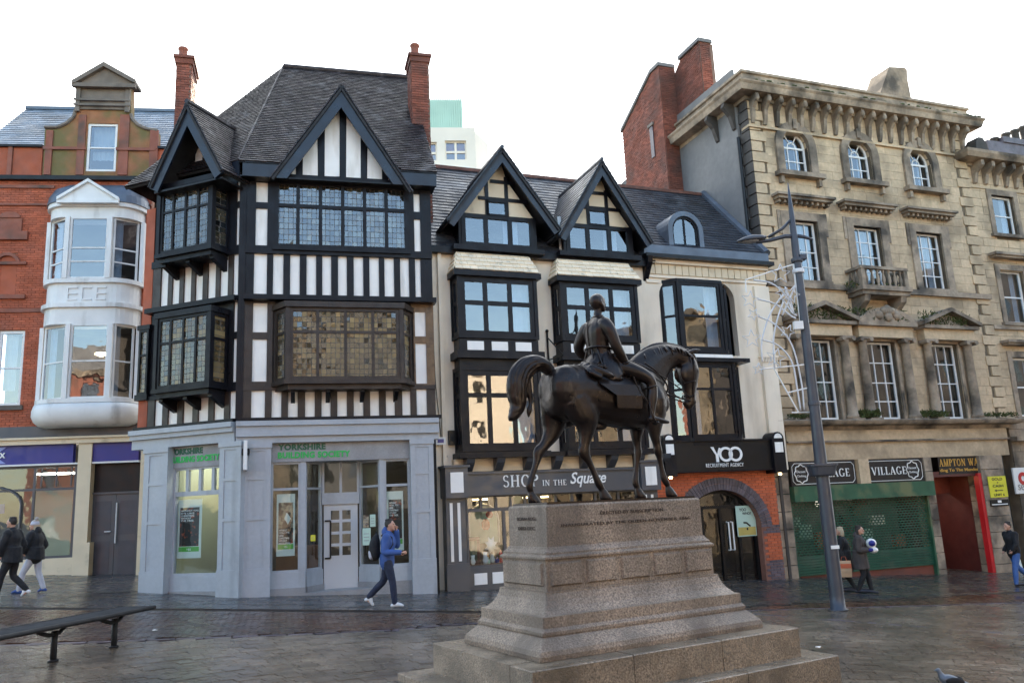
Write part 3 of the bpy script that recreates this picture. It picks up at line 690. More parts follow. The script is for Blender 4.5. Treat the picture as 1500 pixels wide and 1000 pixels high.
bx(D, 'display_poster', 'sign_blue', D.u(-10, 2.5, .3), D.u(6, 2.5, .3), .28, .31, D.p(0, 752, .3)[1], D.p(0, 738, .3)[1])
bx(D, 'ceiling_light', 'lamp_white', U0_+2, ud-.4, 1.2, 1.5, zf0-.25, zf0-.2)
# grey double door
q = D.R(130, 724, 200, 838, .12); q = (D.u(131, 2, .12), D.u(205, 2, .12), z0, D.p(165, 723, .12)[1]); dm = (q[0]+q[1])/2
bx(D, 'transom_panel', 'black_paint', q[0], q[1], .14, .2, q[3]+.06, zf0); bx(D, 'door_head', 'dark_grey_paint', q[0], q[1], .06, .2, q[3], q[3]+.06)
for a, c in ((q[0], dm-.005), (dm+.005, q[1])):
    dr = bx(D, 'door', 'dark_grey_paint', a, c, .12, .17, z0, q[3]); 
    for za, zb in ((.62, .95), (.2, .58)): bx(D, 'door_panel', 'sign_blue' if 0 else 'lamp_paint', a+.12, c-.12, .112, .12, z0+(q[3]-z0)*za, z0+(q[3]-z0)*zb-.05)
MB().tube([(dm+.05, .04, 1.55), (dm+.05, .04, 2.75)], .022, 8).build('door_handle', 'tinsel', root, D)
MB().tube([(dm-.28, .06, 1.9), (dm-.1, .06, 1.9)], .018, 6).build('door_handle', 'tinsel', root, D)
sg = thing('blue_shop_sign', 'white x on pale blue cross on the blue fascia at the far left edge', 'sign', D.w(D.u(0, 4.4, -.1), -.1, zf0), R_(8))
G = Fr(sg, D.w(D.u(0, 4.4, -.1), -.1, 0)[:2], R_(8), Matrix.Translation((0, 0, -zf0)))
hh = zf1-zf0
b = MB(); b.prism([(-.35, zf1-.04), (.19, zf1-.04), (-.04, (zf0+zf1)/2+.08), (-.2, (zf0+zf1)/2+.08)], -.02, -.003); b.prism([(-.2, (zf0+zf1)/2-.08), (-.04, (zf0+zf1)/2-.08), (.19, zf0+.04), (-.35, zf0+.04)], -.02, -.003); b.build('emblem', 'pale_blue', sg, G)
text(G, 'x', .0, .17, (zf0+zf1)/2-.08, (zf0+zf1)/2+.08, -.02, 'white_letter', offset=.02)

# ================================================================= TIMBER FRAMED BUILDING (building society)
PC = (-6.66, 19.68)
root = thing('timber_framed_building', 'black and white half timbered corner building with leaded bays, tiled roof and grey shopfront', 'building', (*PC, 0), R_(15))
A = Fr(root, PC, R_(15))
E = A.sub(0, 0, R_(-36))           # left face; u runs from negative to 0 at the corner
UE = E.u(206, 4.3); UA = A.u(636, 6)
zS = {k: A.p(500, y)[1] for k, y in dict(corn=624, s0=616, s1=611, b1=571, w1=565, w2=448, bm0=444, bm1=437, st0=436, st1=376, w3=366, w4=271, pl1=263, eave=258).items()}
print('levels', {k: round(v, 2) for k, v in zS.items()}, 'UE', UE, 'UA', UA)
bx(A, 'interior', 'interior', .3, UA-.2, 3.0, 3.1, -.2, 10.6)
bx(A, 'interior', 'interior', UA-.3, UA-.2, .2, 3.0, -.2, 10.6)
for z in (4.3, 7.4, 10.5): MB().prismz([(.05, .25), (UA-.2, .25), (UA-.2, 3), (-2, 4.5), (UE*math.cos(R_(36))+.3, -UE*math.sin(R_(36))+.4)], z-.1, z+.05).build('interior', 'interior', root, A)
MB().box(UE, .2, 2.6, 2.7, -.2, 10.6).build('interior', 'interior', root, E)
def zl(F, px, py, off=0): return F.p(px, py, off)[1]
def timber_band(F, xs, za, zb, uL, uR, zq, m='black_timber', out=.045):
    """plaster panels between upright studs; xs are the panels' edges"""
    us = [(F.u(a, zq), F.u(c, zq)) for a, c in xs]; cur = uL
    for a, c in us:
        bx(F, 'timber_stud', m, cur, a, -out-random.uniform(0, .01), .09, za, zb); bx(F, 'plaster_panel', 'white_plaster', a, c, 0, .09, za, zb); cur = c
    bx(F, 'timber_stud', m, cur, uR, -out, .09, za, zb)
# levels shared by both faces
L1a, L1b = zS['s1'], zS['b1']; L2a, L2b = zS['w1'], zS['bm0']; L3a, L3b = zS['st0'], zS['st1']
zt1, zt0 = zl(A, 500, 487), zl(A, 382, 492)
# front face
bx(A, 'shop_cornice', 'black_timber', -.05, UA+.1, -.28, .2, zS['s0'], zS['s1']-.003)
timber_band(A, [(368, 388), (398, 412), (422, 436), (447, 461), (471, 484), (494, 508), (518, 532), (542, 555), (565, 578), (589, 601), (610, 625)], L1a, L1b, .06, UA, zl(A, 500, 590), 'brown_timber')
timber_band(A, [(372, 391), (400, 415), (425, 439), (449, 463), (472, 485), (495, 508), (518, 532), (541, 555), (563, 577), (586, 599), (608, 616)], L3a, L3b, .06, UA, zl(A, 500, 405))
bx(A, 'timber_rail', 'brown_timber', .06, UA, -.07, .09, L1b, L2a)
bx(A, 'timber_rail', 'black_timber', .06, UA+.05, -.30, .09, zS['bm0'], zS['bm1']); bx(A, 'timber_rail', 'black_timber', .06, UA+.05, -.16, .09, zS['bm1'], L3a)
bx(A, 'timber_rail', 'black_timber', .06, UA, -.1, .09, L3b, zS['w3'])
# storey with the large bay
bL, bR = A.u(402, 6.2, 0), A.u(603, 6.2, 0)
def col_panels(F, x0, x1, ys, za, zb, uL, uR, m, px):
    """a column of panels with rails between"""
    zz = [(zl(F, px, y1), zl(F, px, y0)) for y0, y1 in ys]; u0, u1 = F.u(x0, (za+zb)/2), F.u(x1, (za+zb)/2)
    bx(F, 'timber_stud', m, uL, u0, -.05, .09, za, zb); bx(F, 'timber_stud', m, u1, uR, -.05, .09, za, zb); cur = za
    for a, c in sorted(zz):
        if a > cur: bx(F, 'timber_rail', m, u0, u1, -.04, .09, cur, a)
        bx(F, 'plaster_panel', 'white_plaster', u0, u1, 0, .09, a, c); cur = c
    if cur < zb: bx(F, 'timber_rail', m, u0, u1, -.04, .09, cur, zb)
col_panels(A, 370, 391, [(444, 487), (497, 559)], L2a, L2b, .06, bL, 'brown_timber', 380)
col_panels(A, 608, 624, [(457, 493), (503, 562)], L2a, L2b, bR, UA, 'bare_oak', 616)
zbB, zbT = zl(A, 500, 556, -.5), zl(A, 500, 451, -.5)
bay(A, bL, bR, zbB, zbT, .5, .32, 4, 1, [.66], 'brown_timber', 'pane_amber_a', .07, .09, .10, .14, .10)
MB().box(bL, bR, 0, .09, L2a, zbB-.15).box(bL, bR, 0, .09, zbT+.1, L2b).build('timber_rail', 'black_timber', root, A)
for i in range(4): 
    u = bL+.45+(bR-bL-.9)*i/3; MB().prism([(0, 0), (-.38, 0), (-.38, -.06), (0, -.28)], -.05, .05, Matrix.Translation((u, 0, zbB-.22)) @ Matrix.Rotation(R_(90), 4, 'Z') @ Matrix.Rotation(0, 4, 'X')).build('bracket', 'black_timber', root, A)
# top storey
wL, wR = A.u(403, 9.5), A.u(597, 9.5)
col_panels(A, 375, 392, [(268, 297), (306, 360)], zS['w3'], zS['pl1'], .06, wL, 'black_timber', 384)
col_panels(A, 606, 615, [(285, 311), (322, 371)], zS['w3'], zS['pl1'], wR, UA, 'black_timber', 610)
window(A, wL, wR, zS['w3'], zS['w4'], -.08, 6, [.63], 'black_timber', .09, .09, .10, 'pane_lead_a', name='casement_window')
bx(A, 'window_sill', 'black_timber', wL-.05, wR+.05, -.16, .0, zS['w3']-.09, zS['w3'])
bx(A, 'timber_rail', 'black_timber', .06, UA, -.10, .09, zS['w4'], zS['pl1']+.03)
# gable with barge boards
GO = -.42
b = MB(); b.prism([A.p(404, 262, 0), A.p(592, 268, 0), A.p(500, 152, 0)], .0, .12); b.build('gable_framing', 'black_timber', root, A)
for pts in ([(414, 259), (433.5, 260), (433, 236.6)], [(443.4, 260), (465.6, 261), (465, 198.5), (444, 222.5)], [(475.5, 261.5), (497.4, 261.5), (497.4, 161), (476, 185)],
            [(507, 262.4), (528.5, 265.4), (528, 188), (507.6, 164)], [(537.9, 266), (559.5, 270), (559, 227), (538.5, 205.4)], [(569, 270), (587.4, 272), (569, 248.6)]):
    MB().prism([A.p(x, y-3, -.02) for x, y in pts], -.02, .0).build('plaster_panel', 'white_plaster', root, A)
for x in (438.5, 470.5, 502, 533, 564): 
    t = A.p(x, 262, -.05); tt = A.p(x, {438.5: 222, 470.5: 190, 502: 150, 533: 190, 564: 240}[x], -.05)[1]; bx(A, 'timber_stud', 'black_timber', t[0]-.075, t[0]+.075, -.05, .0, t[1], tt)
def barge(F, foot, apex, th, y0, y1, m='sky_tinted_board', side=1, parent=None, zcut=None):
    (a, c), (d, e) = F.p(*foot, y0), F.p(*apex, y0); v = Vector((d-a, e-c)).normalized(); q = Vector((v.y, -v.x))*side*th
    if zcut is not None:
        k = (e-c)/(d-a); dz = th/abs(v.x)*.98; return MB().prism([(a+(zcut-c)/k, zcut), (d, e), (d, e-dz), (d+(zcut-e+dz)/k, zcut)], y0, y1).build('barge_board', m, parent or F.root, F)
    return MB().prism([(a, c), (d, e), (d, e-th/abs(v.x)*.98), (a+q.x, c+q.y)], y0, y1).build('barge_board', m, parent or F.root, F)
# eave boards
q = A.R(355, 236, 410, 258, GO); barge(A, (396, 262), (500, 128), .32, GO, GO+.06, zcut=q[2]-.02); barge(A, (604, 282), (500, 128), .32, GO, GO+.06, side=-1, zcut=q[2]-.02); bx(A, 'eave_board', 'sky_tinted_board', A.u(355, q[2], GO), A.u(412, q[2], GO), GO+.02, GO+.07, q[2], q[3]); EZ = q[3]; EB = q[2]
bx(A, 'eave_board', 'sky_tinted_board', A.u(588, q[2], GO), UA+.12, GO+.02, GO+.07, q[2], q[3]); bx(A, 'eave_soffit', 'black_paint', -.1, UA+.1, GO+.07, .2, EB, EB+.04)
# main roof
RY = 3.4
zR = A.p(500, 106, RY)[1]; uRl, uRr = A.u(415, zR, RY), A.u(592, zR, RY)
eL = (-.12, GO, EZ-.02); eR = (UA+.15, GO, EZ-.02)
gf0, gf1, gap_ = A.p(396, 262, GO), A.p(604, 282, GO), A.p(500, 126, GO); gya = GO+(gap_[1]-EZ)/((zR-EZ)/(RY-GO)); gslope = (gap_[1]-gf0[1])/(gap_[0]-gf0[0])
_sl = math.hypot(RY-GO, zR-EZ)
def clear_of_gable(x, v): u = eL[0]+x; z = EZ+v*(zR-EZ)/_sl; return z > gap_[1]-abs(u-gap_[0])*gslope-.02
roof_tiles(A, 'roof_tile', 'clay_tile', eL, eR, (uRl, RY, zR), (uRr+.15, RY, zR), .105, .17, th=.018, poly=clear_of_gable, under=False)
hw_g = (gap_[1]-EZ)/gslope
MB().add([(eL[0], GO, EZ-.06), (gap_[0]-hw_g, GO, EZ-.06), (gap_[0], gya, gap_[1]-.06), (gap_[0]+hw_g, GO, EZ-.06), (eR[0], GO, EZ-.06), (uRr+.15, RY, zR-.05), (uRl, RY, zR-.05)], [(0, 1, 2, 6), (2, 5, 6), (2, 3, 4, 5)]).build('roof_underlay', 'roof_underlay', root, A)
eEL = E.T @ Vector((-3.6, GO, EZ-.02)); eEL = A.T.inverted() @ eEL
# hip end over the left face
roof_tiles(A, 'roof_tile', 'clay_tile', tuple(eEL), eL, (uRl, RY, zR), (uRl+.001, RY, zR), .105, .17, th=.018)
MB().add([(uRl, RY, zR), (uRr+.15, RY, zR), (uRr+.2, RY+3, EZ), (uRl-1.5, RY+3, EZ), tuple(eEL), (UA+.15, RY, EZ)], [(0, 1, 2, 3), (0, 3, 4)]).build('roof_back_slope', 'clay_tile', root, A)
MB().add([(UA, 0, EZ-.3), (UA, RY*2, EZ-.3), (UA, RY*2, EZ), (uRr+.05, RY, zR-.05), (UA, 0, EZ)], [(0, 1, 2, 3, 4)]).build('roof_end_wall', 'old_brick', root, A)
MB().box(UA-.12, UA, .09, 3.3, -.3, EZ).build('side_wall', 'black_timber', root, A)
MB().tube([(uRl, RY, zR+.03), (uRr+.15, RY, zR+.03)], .08, 8).build('ridge_tile', 'clay_tile', root, A)
n = 26
hp = [Vector(eL).lerp(Vector((uRl, RY, zR)), i/n) for i in range(n+1)]
b = MB()
for i in range(n): b.tube([hp[i]+Vector((0, 0, .03)), hp[i+1]+Vector((0, 0, .045))], [.03, .025], 5)
b.build('hip_tile', 'clay_tile', root, A)
# the front gable's own small roof back to the main slope
sl_ = (zR-EZ)/(RY-GO); ap = A.p(500, 126, GO)
ya = GO+(ap[1]-EZ)/sl_
for s_, ft in ((-1, (396, 262)), (1, (604, 282))):
    f0 = A.p(*ft, GO); yb_ = GO+.02
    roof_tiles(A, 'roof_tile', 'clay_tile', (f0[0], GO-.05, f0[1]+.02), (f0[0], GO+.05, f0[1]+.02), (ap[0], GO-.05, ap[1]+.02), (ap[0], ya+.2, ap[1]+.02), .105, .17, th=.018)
# left face --------------------------------------------------------
bx(E, 'shop_cornice', 'black_timber', UE, .02, -.26, .2, zS['s0'], zS['s1']-.003)
timber_band(E, [(228, 240), (248, 262), (270, 284), (292, 307), (315, 330), (338, 351)], L1a, L1b, UE+.25, -.06, zl(E, 290, 597), 'brown_timber')
timber_band(E, [(237, 248), (254, 265), (271, 282), (288, 299), (306, 318), (324, 336), (343, 356)], L3a, L3b, UE+.25, -.06, zl(E, 290, 412), 'brown_timber')
bx(E, 'timber_rail', 'black_timber', UE+.2, -.06, -.07, .09, L1b, L2a); bx(E, 'timber_rail', 'black_timber', UE+.2, -.02, -.26, .09, zS['bm0'], zS['bm1']); bx(E, 'timber_rail', 'black_timber', UE+.2, -.02, -.14, .09, zS['bm1'], L3a)
bx(E, 'timber_rail', 'black_timber', UE+.2, -.06, -.08, .09, L3b, zS['w3'])
MB().prismz([(-.09, -.055), (.075, -.075), (.09, .08), (-.07, .09)], L1a, EB+.1).build('corner_post', 'black_timber', root, A)
OD = .62
for (x0, x1, yt, yb_, za, zb, pan, yy, colx) in ((228, 309, 462, 566, L2a, L2b, [(443, 487), (497, 560)], 349, (340, 354)), (233, 312, 272, 366, zS['w3'], zS['pl1']+.12, [(268, 297), (306, 360)], 351, (345, 358))):
    u0 = E.u(x0, (za+zb)/2, -OD); u1 = E.u(x1, (za+zb)/2, -OD); xm = (x0+x1)/2
    z1, z0_ = zl(E, xm, yt, -OD), zl(E, xm, yb_, -OD)
    bay(E, u0, u1, z0_, z1, OD, .03, 4, 1, [.64], 'black_timber', 'pane_amber_e' if x0 == 228 else 'pane_lead_e', .06, .08, .10, .14, .07, name='oriel_window')
    MB().box(UE+.2, u0, 0, .09, za, zb).box(u0, u1, 0, .09, za, z0_-.12).box(u0, u1, 0, .09, z1+.12, zb).build('timber_stud', 'black_timber', root, E)
    for u in (u0+.1, (u0+u1)/2, u1-.1): MB().prism([(0, 0), (-.5, 0), (-.5, -.07), (0, -.3)], -.06, .06, Matrix.Translation((u, 0, z0_-.22)) @ Matrix.Rotation(R_(90), 4, 'Z')).build('bracket', 'black_timber', root, E)
    col_panels(E, colx[0]+3, colx[1]+1, pan, za, zb, u1, -.06, 'black_timber', colx[0])
# little side light at the far left
q = (UE-.1, UE+.22, zl(E, 214, 578), zl(E, 214, 484)); window(E, q[0], q[1], q[2], q[3], -.1, 1, [.6], 'black_timber', .05, .06, .08, 'pane_amber_e', name='casement_window')
MB().box(UE-.15, UE+.26, -.12, .05, q[3], q[3]+.12).box(UE-.15, UE+.26, -.12, .05, q[2]-.15, q[2]).build('timber_rail', 'black_timber', root, E)
MB().box(UE-.1, UE+.2, -.02, .3, L1a, q[2]-.15).box(UE-.1, UE+.2, -.02, .3, q[3]+.12, EB-.2).build('side_pier', 'red_brick', root, E)
# left gable over the top oriel
GE = -OD-.32
ft0, apx, ft1 = (219, 276), (275, 152), (327, 250)
barge(E, ft0, apx, .30, GE, GE+.06); barge(E, ft1, apx, .30, GE, GE+.06, side=-1)
a_, c_, d_ = E.p(228, 272, -.1), E.p(322, 247, -.1), E.p(276, 175, -.1)
b = MB(); b.prism([(a_[0], a_[1]), (c_[0], a_[1]), (d_[0], d_[1])], -.1, .05); b.build('gable_framing', 'black_timber', root, E)
for pts in ([(270, 252), (279, 250.5), (279, 235.5)], [(285.6, 246.6), (296.4, 243.6), (295.5, 208.5), (286.5, 219)], [(303, 242.4), (312, 240), (303.6, 226.5)]):
    MB().prism([E.p(x, y, -.13) for x, y in pts], -.13, -.1).build('plaster_panel', 'white_plaster', root, E)
apz = E.p(*apx, GE); f0 = E.p(*ft0, GE); f1 = E.p(*ft1, GE)
for f_ in (f0, f1):
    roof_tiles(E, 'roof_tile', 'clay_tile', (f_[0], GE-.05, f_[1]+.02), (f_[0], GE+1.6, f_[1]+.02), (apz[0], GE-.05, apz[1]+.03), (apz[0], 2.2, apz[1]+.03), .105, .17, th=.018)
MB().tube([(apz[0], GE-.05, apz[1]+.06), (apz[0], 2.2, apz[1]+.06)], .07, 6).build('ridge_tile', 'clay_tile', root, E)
MB().box(f0[0]+.1, f1[0]-.1, GE+.06, -.1, E.p(275, 268, GE)[1]-.05, E.p(275, 268, GE)[1]).build('eave_soffit', 'black_paint', root, E)
MB().box(f1[0], -.05, GO+.02, GO+.08, EB, EZ).build('eave_board', 'sky_tinted_board', root, E)
# chimneys
def chimney(F, x0, x1, yt, off, zb, dep, m='old_brick', pots=(), cap=.3, yref=None, name='chimney'):
    z1 = zl(F, (x0+x1)/2, yt, off); u0, u1 = F.u(x0, z1-1, off), F.u(x1, z1-1, off)
    bk = []
    for (G, a, c) in ((F.sub(u0, off, 0), 0, u1-u0), (F.sub(u1, off, R_(90)), 0, dep), (F.sub(u0, off+dep, R_(-90)), 0, dep)):
        pass
    o = MB().box(u0, u1, off, off+dep, zb, z1-cap).build(name, 'old_mortar', F.root, F)
    cp = MB().box(u0-.05, u1+.05, off-.05, off+dep+.05, z1-cap, z1-cap*.45).box(u0-.09, u1+.09, off-.09, off+dep+.09, z1-cap*.45, z1-.05).box(u0, u1, off, off+dep, z1-.05, z1).build('chimney_cap', m, o, F)
    for (G, wd_) in ((F.sub(u0, off, 0), u1-u0), (F.sub(u1, off, R_(90)), dep), (F.sub(u0, off+dep, R_(-90)), dep)):
        b = MB()
        for q in courses(0, wd_, zb, z1-cap, .078, .235, .012, -.015, .0, jit=.008): b.box(*q)
        b.build('brick', m, o, G, kind='stuff', fix=False)
    for px, y0_ in pots:
        up = F.u(px, z1, off+.2); MB().lathe([(.15, 0), (.12, .05), (.12, .30), (.15, .33), (.14, .38)], (up, off+dep*.3, z1), 10).build('chimney_pot', 'terracotta', o, F, smooth=True)
    return o
chimney(A, 258, 279, 80, 2.6, EZ-1, 1.1, pots=((267, 70),))
chimney(A, 603, 628, 78, 1.3, EZ-1.4, .75, pots=((608, 62),))
# ---------------------------------------------------------------- shopfront
SG = 'grey_paint'; zc = zS['s0']; zk0 = -.2
for F, u0, u1 in ((A, -.05, UA+.02), (E, UE-.05, .05)):
    b = MB(); zz = zl(F, 500 if F is A else 290, 633, -.3); b.box(u0, u1, -.36, .1, zc-.12, zc-.003); b.box(u0, u1, -.30, .1, zz-.05, zc-.12); b.build('shop_cornice', SG, root, F)
    zz2 = zl(F, 500 if F is A else 290, 646 if F is A else 651, -.2); bx(F, 'shop_frieze', SG, u0, u1, -.22, .1, zz2, zz-.05); 
    if F is A: zfA = zz2
    else: zfE = zz2
def pilaster(F, px0, px1, zt, off=-.24, zref=2.):
    u0, u1 = F.u(px0, zref, off), F.u(px1, zref, off); w_ = u1-u0; o = MB()
    o.box(u0, u1, off, .1, zk0, zt-.003)
    for za, zb in ((1.35, 2.55), (2.62, 3.3), (3.36, 3.95)):
        pass
    p_ = o.build('pilaster', SG, root, F)
    b = MB()
    zz = [zk0+1.15, 2.12, 3.05, zt-.12]
    for za, zb in zip(zz, zz[1:]):   # raised frames leave sunk panels
        b.box(u0, u0+w_*.22, off-.02, off, za, zb); b.box(u1-w_*.22, u1, off-.02, off, za, zb); b.box(u0+w_*.22, u1-w_*.22, off-.02, off, zb-.07, zb)
    b.box(u0-.01, u1+.01, off-.035, off, zk0, zk0+1.15); b.box(u0-.02, u1+.02, off-.05, off, zt-.12, zt-.004)
    b.build('pilaster_moulding', SG, p_, F); return u0, u1
pE0 = pilaster(E, 208, 243, zfE); pE1 = pilaster(E, 320, 352, zfE); pA0 = pilaster(A, 351, 396, zfA); pA1 = pilaster(A, 603, 637, zfA)
# left face window: sign strip, four fanlights, big pane
s0, s1 = pE0[1], pE1[0]; zs1, zs0_ = zfE, zl(E, 285, 684, -.05)
bx(E, 'sign_board', 'slab_base', s0, s1, -.06, .1, zs0_, zs1)
zt2, zt3 = zl(E, 285, 722, 0), zl(E, 285, 843, 0)
window(E, s0, s1, zt2, zs0_, -.02, 4, 1, SG, .08, .05, .09, 'pane_clear', name='fanlight')
window(E, s0, s1, zt3, zt2, -.02, 1, 1, SG, .05, .06, .09, 'pane_clear', name='shop_window')
bx(E, 'stall_riser', SG, s0, s1, -.06, .1, zt3-.35, zt3); bx(E, 'stone_base', 'slab_base', s0, s1, -.10, .1, zk0, zt3-.35)
# front: sign strip, windows and recessed door
f0_, f1_ = pA0[1], pA1[0]; zsA = zl(A, 500, 674, -.06)
bx(A, 'sign_board', 'slab_base', f0_, f1_, -.08, .1, zsA, zfA-.003)
zA0, zA1 = zl(A, 420, 838, 0), zl(A, 420, 716, 0)
u440, u448, u557, u563 = (A.u(x, 2.5, 0) for x in (440, 448, 556, 563))
uD0, uD1 = A.u(472, 2.5, .55), A.u(526, 2.5, .55)
window(A, f0_, u440, zA0, zsA, -.02, 1, [(zA1-zA0)/(zsA-zA0)], SG, .06, .05, .09, 'pane_clear', name='shop_window')
window(A, u563, f1_, zA0, zsA, -.02, 1, [(zA1-zA0)/(zsA-zA0)], SG, .06, .05, .09, 'pane_clear', name='shop_window')
bx(A, 'mullion', SG, u440, u448, -.05, .12, zA0, zsA); bx(A, 'mullion', SG, u557, u563, -.05, .12, zA0, zsA)
for (P0, P1) in (((u448, .0), (uD0, .55)), ((uD1, .55), (u557, .0))):
    G = A.sub(P0[0], P0[1], math.atan2(P1[1]-P0[1], P1[0]-P0[0])); ln = math.hypot(P1[0]-P0[0], P1[1]-P0[1])
    window(G, 0, ln, zA0, zsA, 0, 1, [(zA1-zA0)/(zsA-zA0)], SG, .05, .05, .08, 'pane_clear', name='shop_window'); bx(G, 'stall_riser', SG, 0, ln, -.03, .1, zA0-.35, zA0); bx(G, 'stone_base', 'slab_base', 0, ln, -.06, .1, zk0, zA0-.35)
for a, c in ((f0_, u448), (u557, f1_)): bx(A, 'stall_riser', SG, a, c, -.06, .1, zA0-.35, zA0); bx(A, 'stone_base', 'slab_base', a, c, -.10, .1, zk0, zA0-.35)
zd1 = zl(A, 498, 738, .55); zd0 = zl(A, 498, 861, .55); zd2 = zl(A, 498, 724, .55)
window(A, uD0, uD1, zd2, zsA+.1, .53, 2, 1, SG, .06, .05, .08, 'pane_clear', name='door_light'); bx(A, 'door_head', SG, uD0, uD1, .50, .62, zd1, zd2)
bx(A, 'porch_ceiling', SG, u448, u557, .06, .6, zsA, zsA+.06); bx(A, 'door_step', 'slab_base', u448, u557, -.1, .75, zk0, zd0)
dr = bx(A, 'door', 'door_paint', uD0+.04, uD1-.04, .56, .60, zd0, zd0+.75)
db = MB(); dw0, dw1 = uD0+.04, uD1-.04; db.box(dw0, dw0+.14, .55, .61, zd0+.75, zd1); db.box(dw1-.14, dw1, .55, .61, zd0+.75, zd1); db.box(dw0+.14, dw1-.14, .55, .61, zd1-.12, zd1)
db.build('door_frame', 'door_paint', root, A)
window(A, dw0+.14, dw1-.14, zd0+.75, zd1-.12, .555, 2, 4, 'door_paint', .07, .03, .05, 'pane_clear', name='door_window')
MB().tube([(dw0+.02, .53, 1.95), (dw0+.16, .53, 1.95)], .02, 6).tube([(dw0+.16, .53, .95+.1), (dw0+.16, .53, 1.95)], .02, 6).tube([(dw0+.02, .53, 1.05), (dw0+.16, .53, 1.05)], .02, 6).build('door_handle', 'black_paint', root, A)
# inside the shop
bx(A, 'interior_wall', 'interior_light', f0_-.3, f0_-.25, .4, 2.6, 0, 4.2)
bx(A, 'interior_floor', 'interior_wood', .2, UA-.3, .62, 3, .35, .40)
bx(A, 'desk', 'interior_wood', f0_+.1, f0_+1.2, 1.3, 1.9, .4, 1.35); bx(A, 'ceiling_light', 'lamp_white', f0_+.1, f0_+1.1, 1.0, 1.3, 4.05, 4.1); bx(A, 'ceiling_light', 'lamp_warm', u563, u563+.35, 1.0, 1.2, 3.75, 3.8)
bx(A, 'ceiling_light', 'lamp_white', u563+.1, f1_-.1, .5, .8, 4.05, 4.1)
bx(E, 'interior_wall', 'interior_light', s0-.05, s0+.0, .15, 2.0, 0, 4.2); bx(E, 'interior_floor', 'interior_wood', s0, s1+.5, .3, 2.5, .35, .40); bx(E, 'desk', 'interior_wood', s0+.5, s1, 1.2, 1.7, .4, 1.3)
bx(E, 'ceiling_light', 'lamp_white', s0+.1, s1-.2, .8, 1.2, 4.05, 4.1)
# two-part shop sign lettering and posters are things of their own
def sign_thing(F, name, label, cat, u, y, z, group=None):
    t = thing(name, label, cat, F.w(u, y, z), F.ang, group); G = Fr(t, F.w(u, y, 0)[:2], F.ang, Matrix.Translation((0, 0, -z))); return t, G
for F, x0, x1, yy, ya_, yb2, xe, where in ((A, 407, 513, -.08, 649, 670, 477, 'over the recessed door'), (E, 250, 322, -.06, 655, 676, 297, 'over the left side window')):
    uu0, uu1, z0_, z1 = F.R(x0, ya_, x1, yb2, yy); zmid = (z0_+z1)/2; ue = F.u(xe, zmid, yy)
    t, G = sign_thing(F, 'building_society_sign', 'dark and bright green YORKSHIRE BUILDING SOCIETY lettering '+where, 'sign', uu0, yy, z0_)
    text(G, 'YORKSHIRE', 0, ue-uu0, zmid+.02, z1, -.002, 'dark_green_letter', offset=.045, spacing=1.08); text(G, 'BUILDING SOCIETY', 0, uu1-uu0, z0_, zmid-.02, -.002, 'green_letter', offset=.045, spacing=1.08)
def poster(F, x0, y0, x1, y1, off, label, kind, lines):
    u0, u1, z0_, z1 = F.R(x0, y0, x1, y1, off); t, G = sign_thing(F, 'window_poster', label, 'poster', u0, off, z0_); w_, h_ = u1-u0, z1-z0_
    bx(G, 'sheet', 'poster_white', 0, w_, 0, .012, z0_, z1)
    pic = (.0, .0)
    bx(G, 'picture', 'poster_dark' if kind == 0 else 'poster_photo', w_*.1, w_*.9, -.004, 0, z0_+h_*.20, z1-h_*.14)
    bx(G, 'green_band', 'poster_green', w_*.08, w_*.92, -.006, 0, z0_+h_*.11, z0_+h_*.19)
    if kind == 1: bx(G, 'picture', 'poster_dark', w_*.1, w_*.9, -.005, 0, z0_+h_*.20, z0_+h_*.45)
    text(G, 'YBS', w_*.4, w_*.6, z0_+h_*.13, z0_+h_*.165, -.007, 'white_letter', depth=.003)
    top = z1-h_*.17 if kind == 0 else z0_+h_*.44
    for i, ln in enumerate(lines): zz = top-(i+1)*h_*.042; text(G, ln, w_*.14, w_*(.14+.062*len(ln)), zz, zz+h_*.030, -.007, 'white_letter', depth=.003, offset=.02)
    if kind == 1: MB().prism([(w_*.42, z0_+h_*.60), (w_*.62, z0_+h_*.50), (w_*.78, z0_+h_*.60), (w_*.55, z0_+h_*.70)], -.007, -.004).build('sheet', 'poster_white', t, G)
poster(E, 260, 731, 295, 817, .10, 'poster with dark Christmas picture and green band in the building society left side window', 0, ["WITHOUT YOU,", "IT'S LIKE", "CHRISTMAS", "WITHOUT", "THE TREE."])
poster(A, 405, 723, 432, 814, .09, 'poster with two people above white writing, in the window left of the grey door', 1, ["WITHOUT", "YOU, IT'S", "LIKE", "CHRISTMAS", "WITHOUT", "MISTLETOE."])
poster(A, 567, 719, 591, 806, .09, 'dark Christmas poster behind the man in blue, right of the grey door', 0, ["WITHOUT", "YOU, IT'S", "LIKE", "CHRISTMAS", "WITHOUT", "THE TREE."])
for (x0, y0, x1, y1, m, lb) in ((542, 753, 550, 771, 'poster_mint', 'upper small pale notice in the window right of the grey door'), (531, 773, 543, 798, 'poster_mint', 'lower larger pale notice in the window right of the grey door'), (532, 754, 540, 772, 'poster_photo', 'small purple leaflet beside a pale notice in the window right of the grey door'), (455, 783, 462, 792, 'sign_yellow', 'small yellow sticker on the splayed glass left of the grey door')):
    u0, u1, z0_, z1 = A.R(x0, y0, x1, y1, -.025); t, G = sign_thing(A, 'window_notice', lb, 'notice', u0, -.025, z0_); t.name = 'window_notice'; bx(G, 'sheet', m, 0, u1-u0, 0, .008, z0_, z1)
    for i in range(3): bx(G, 'printed_line', 'slab_base', (u1-u0)*.15, (u1-u0)*.8, -.002, 0, z0_+(z1-z0_)*(.25+.2*i), z0_+(z1-z0_)*(.29+.2*i))
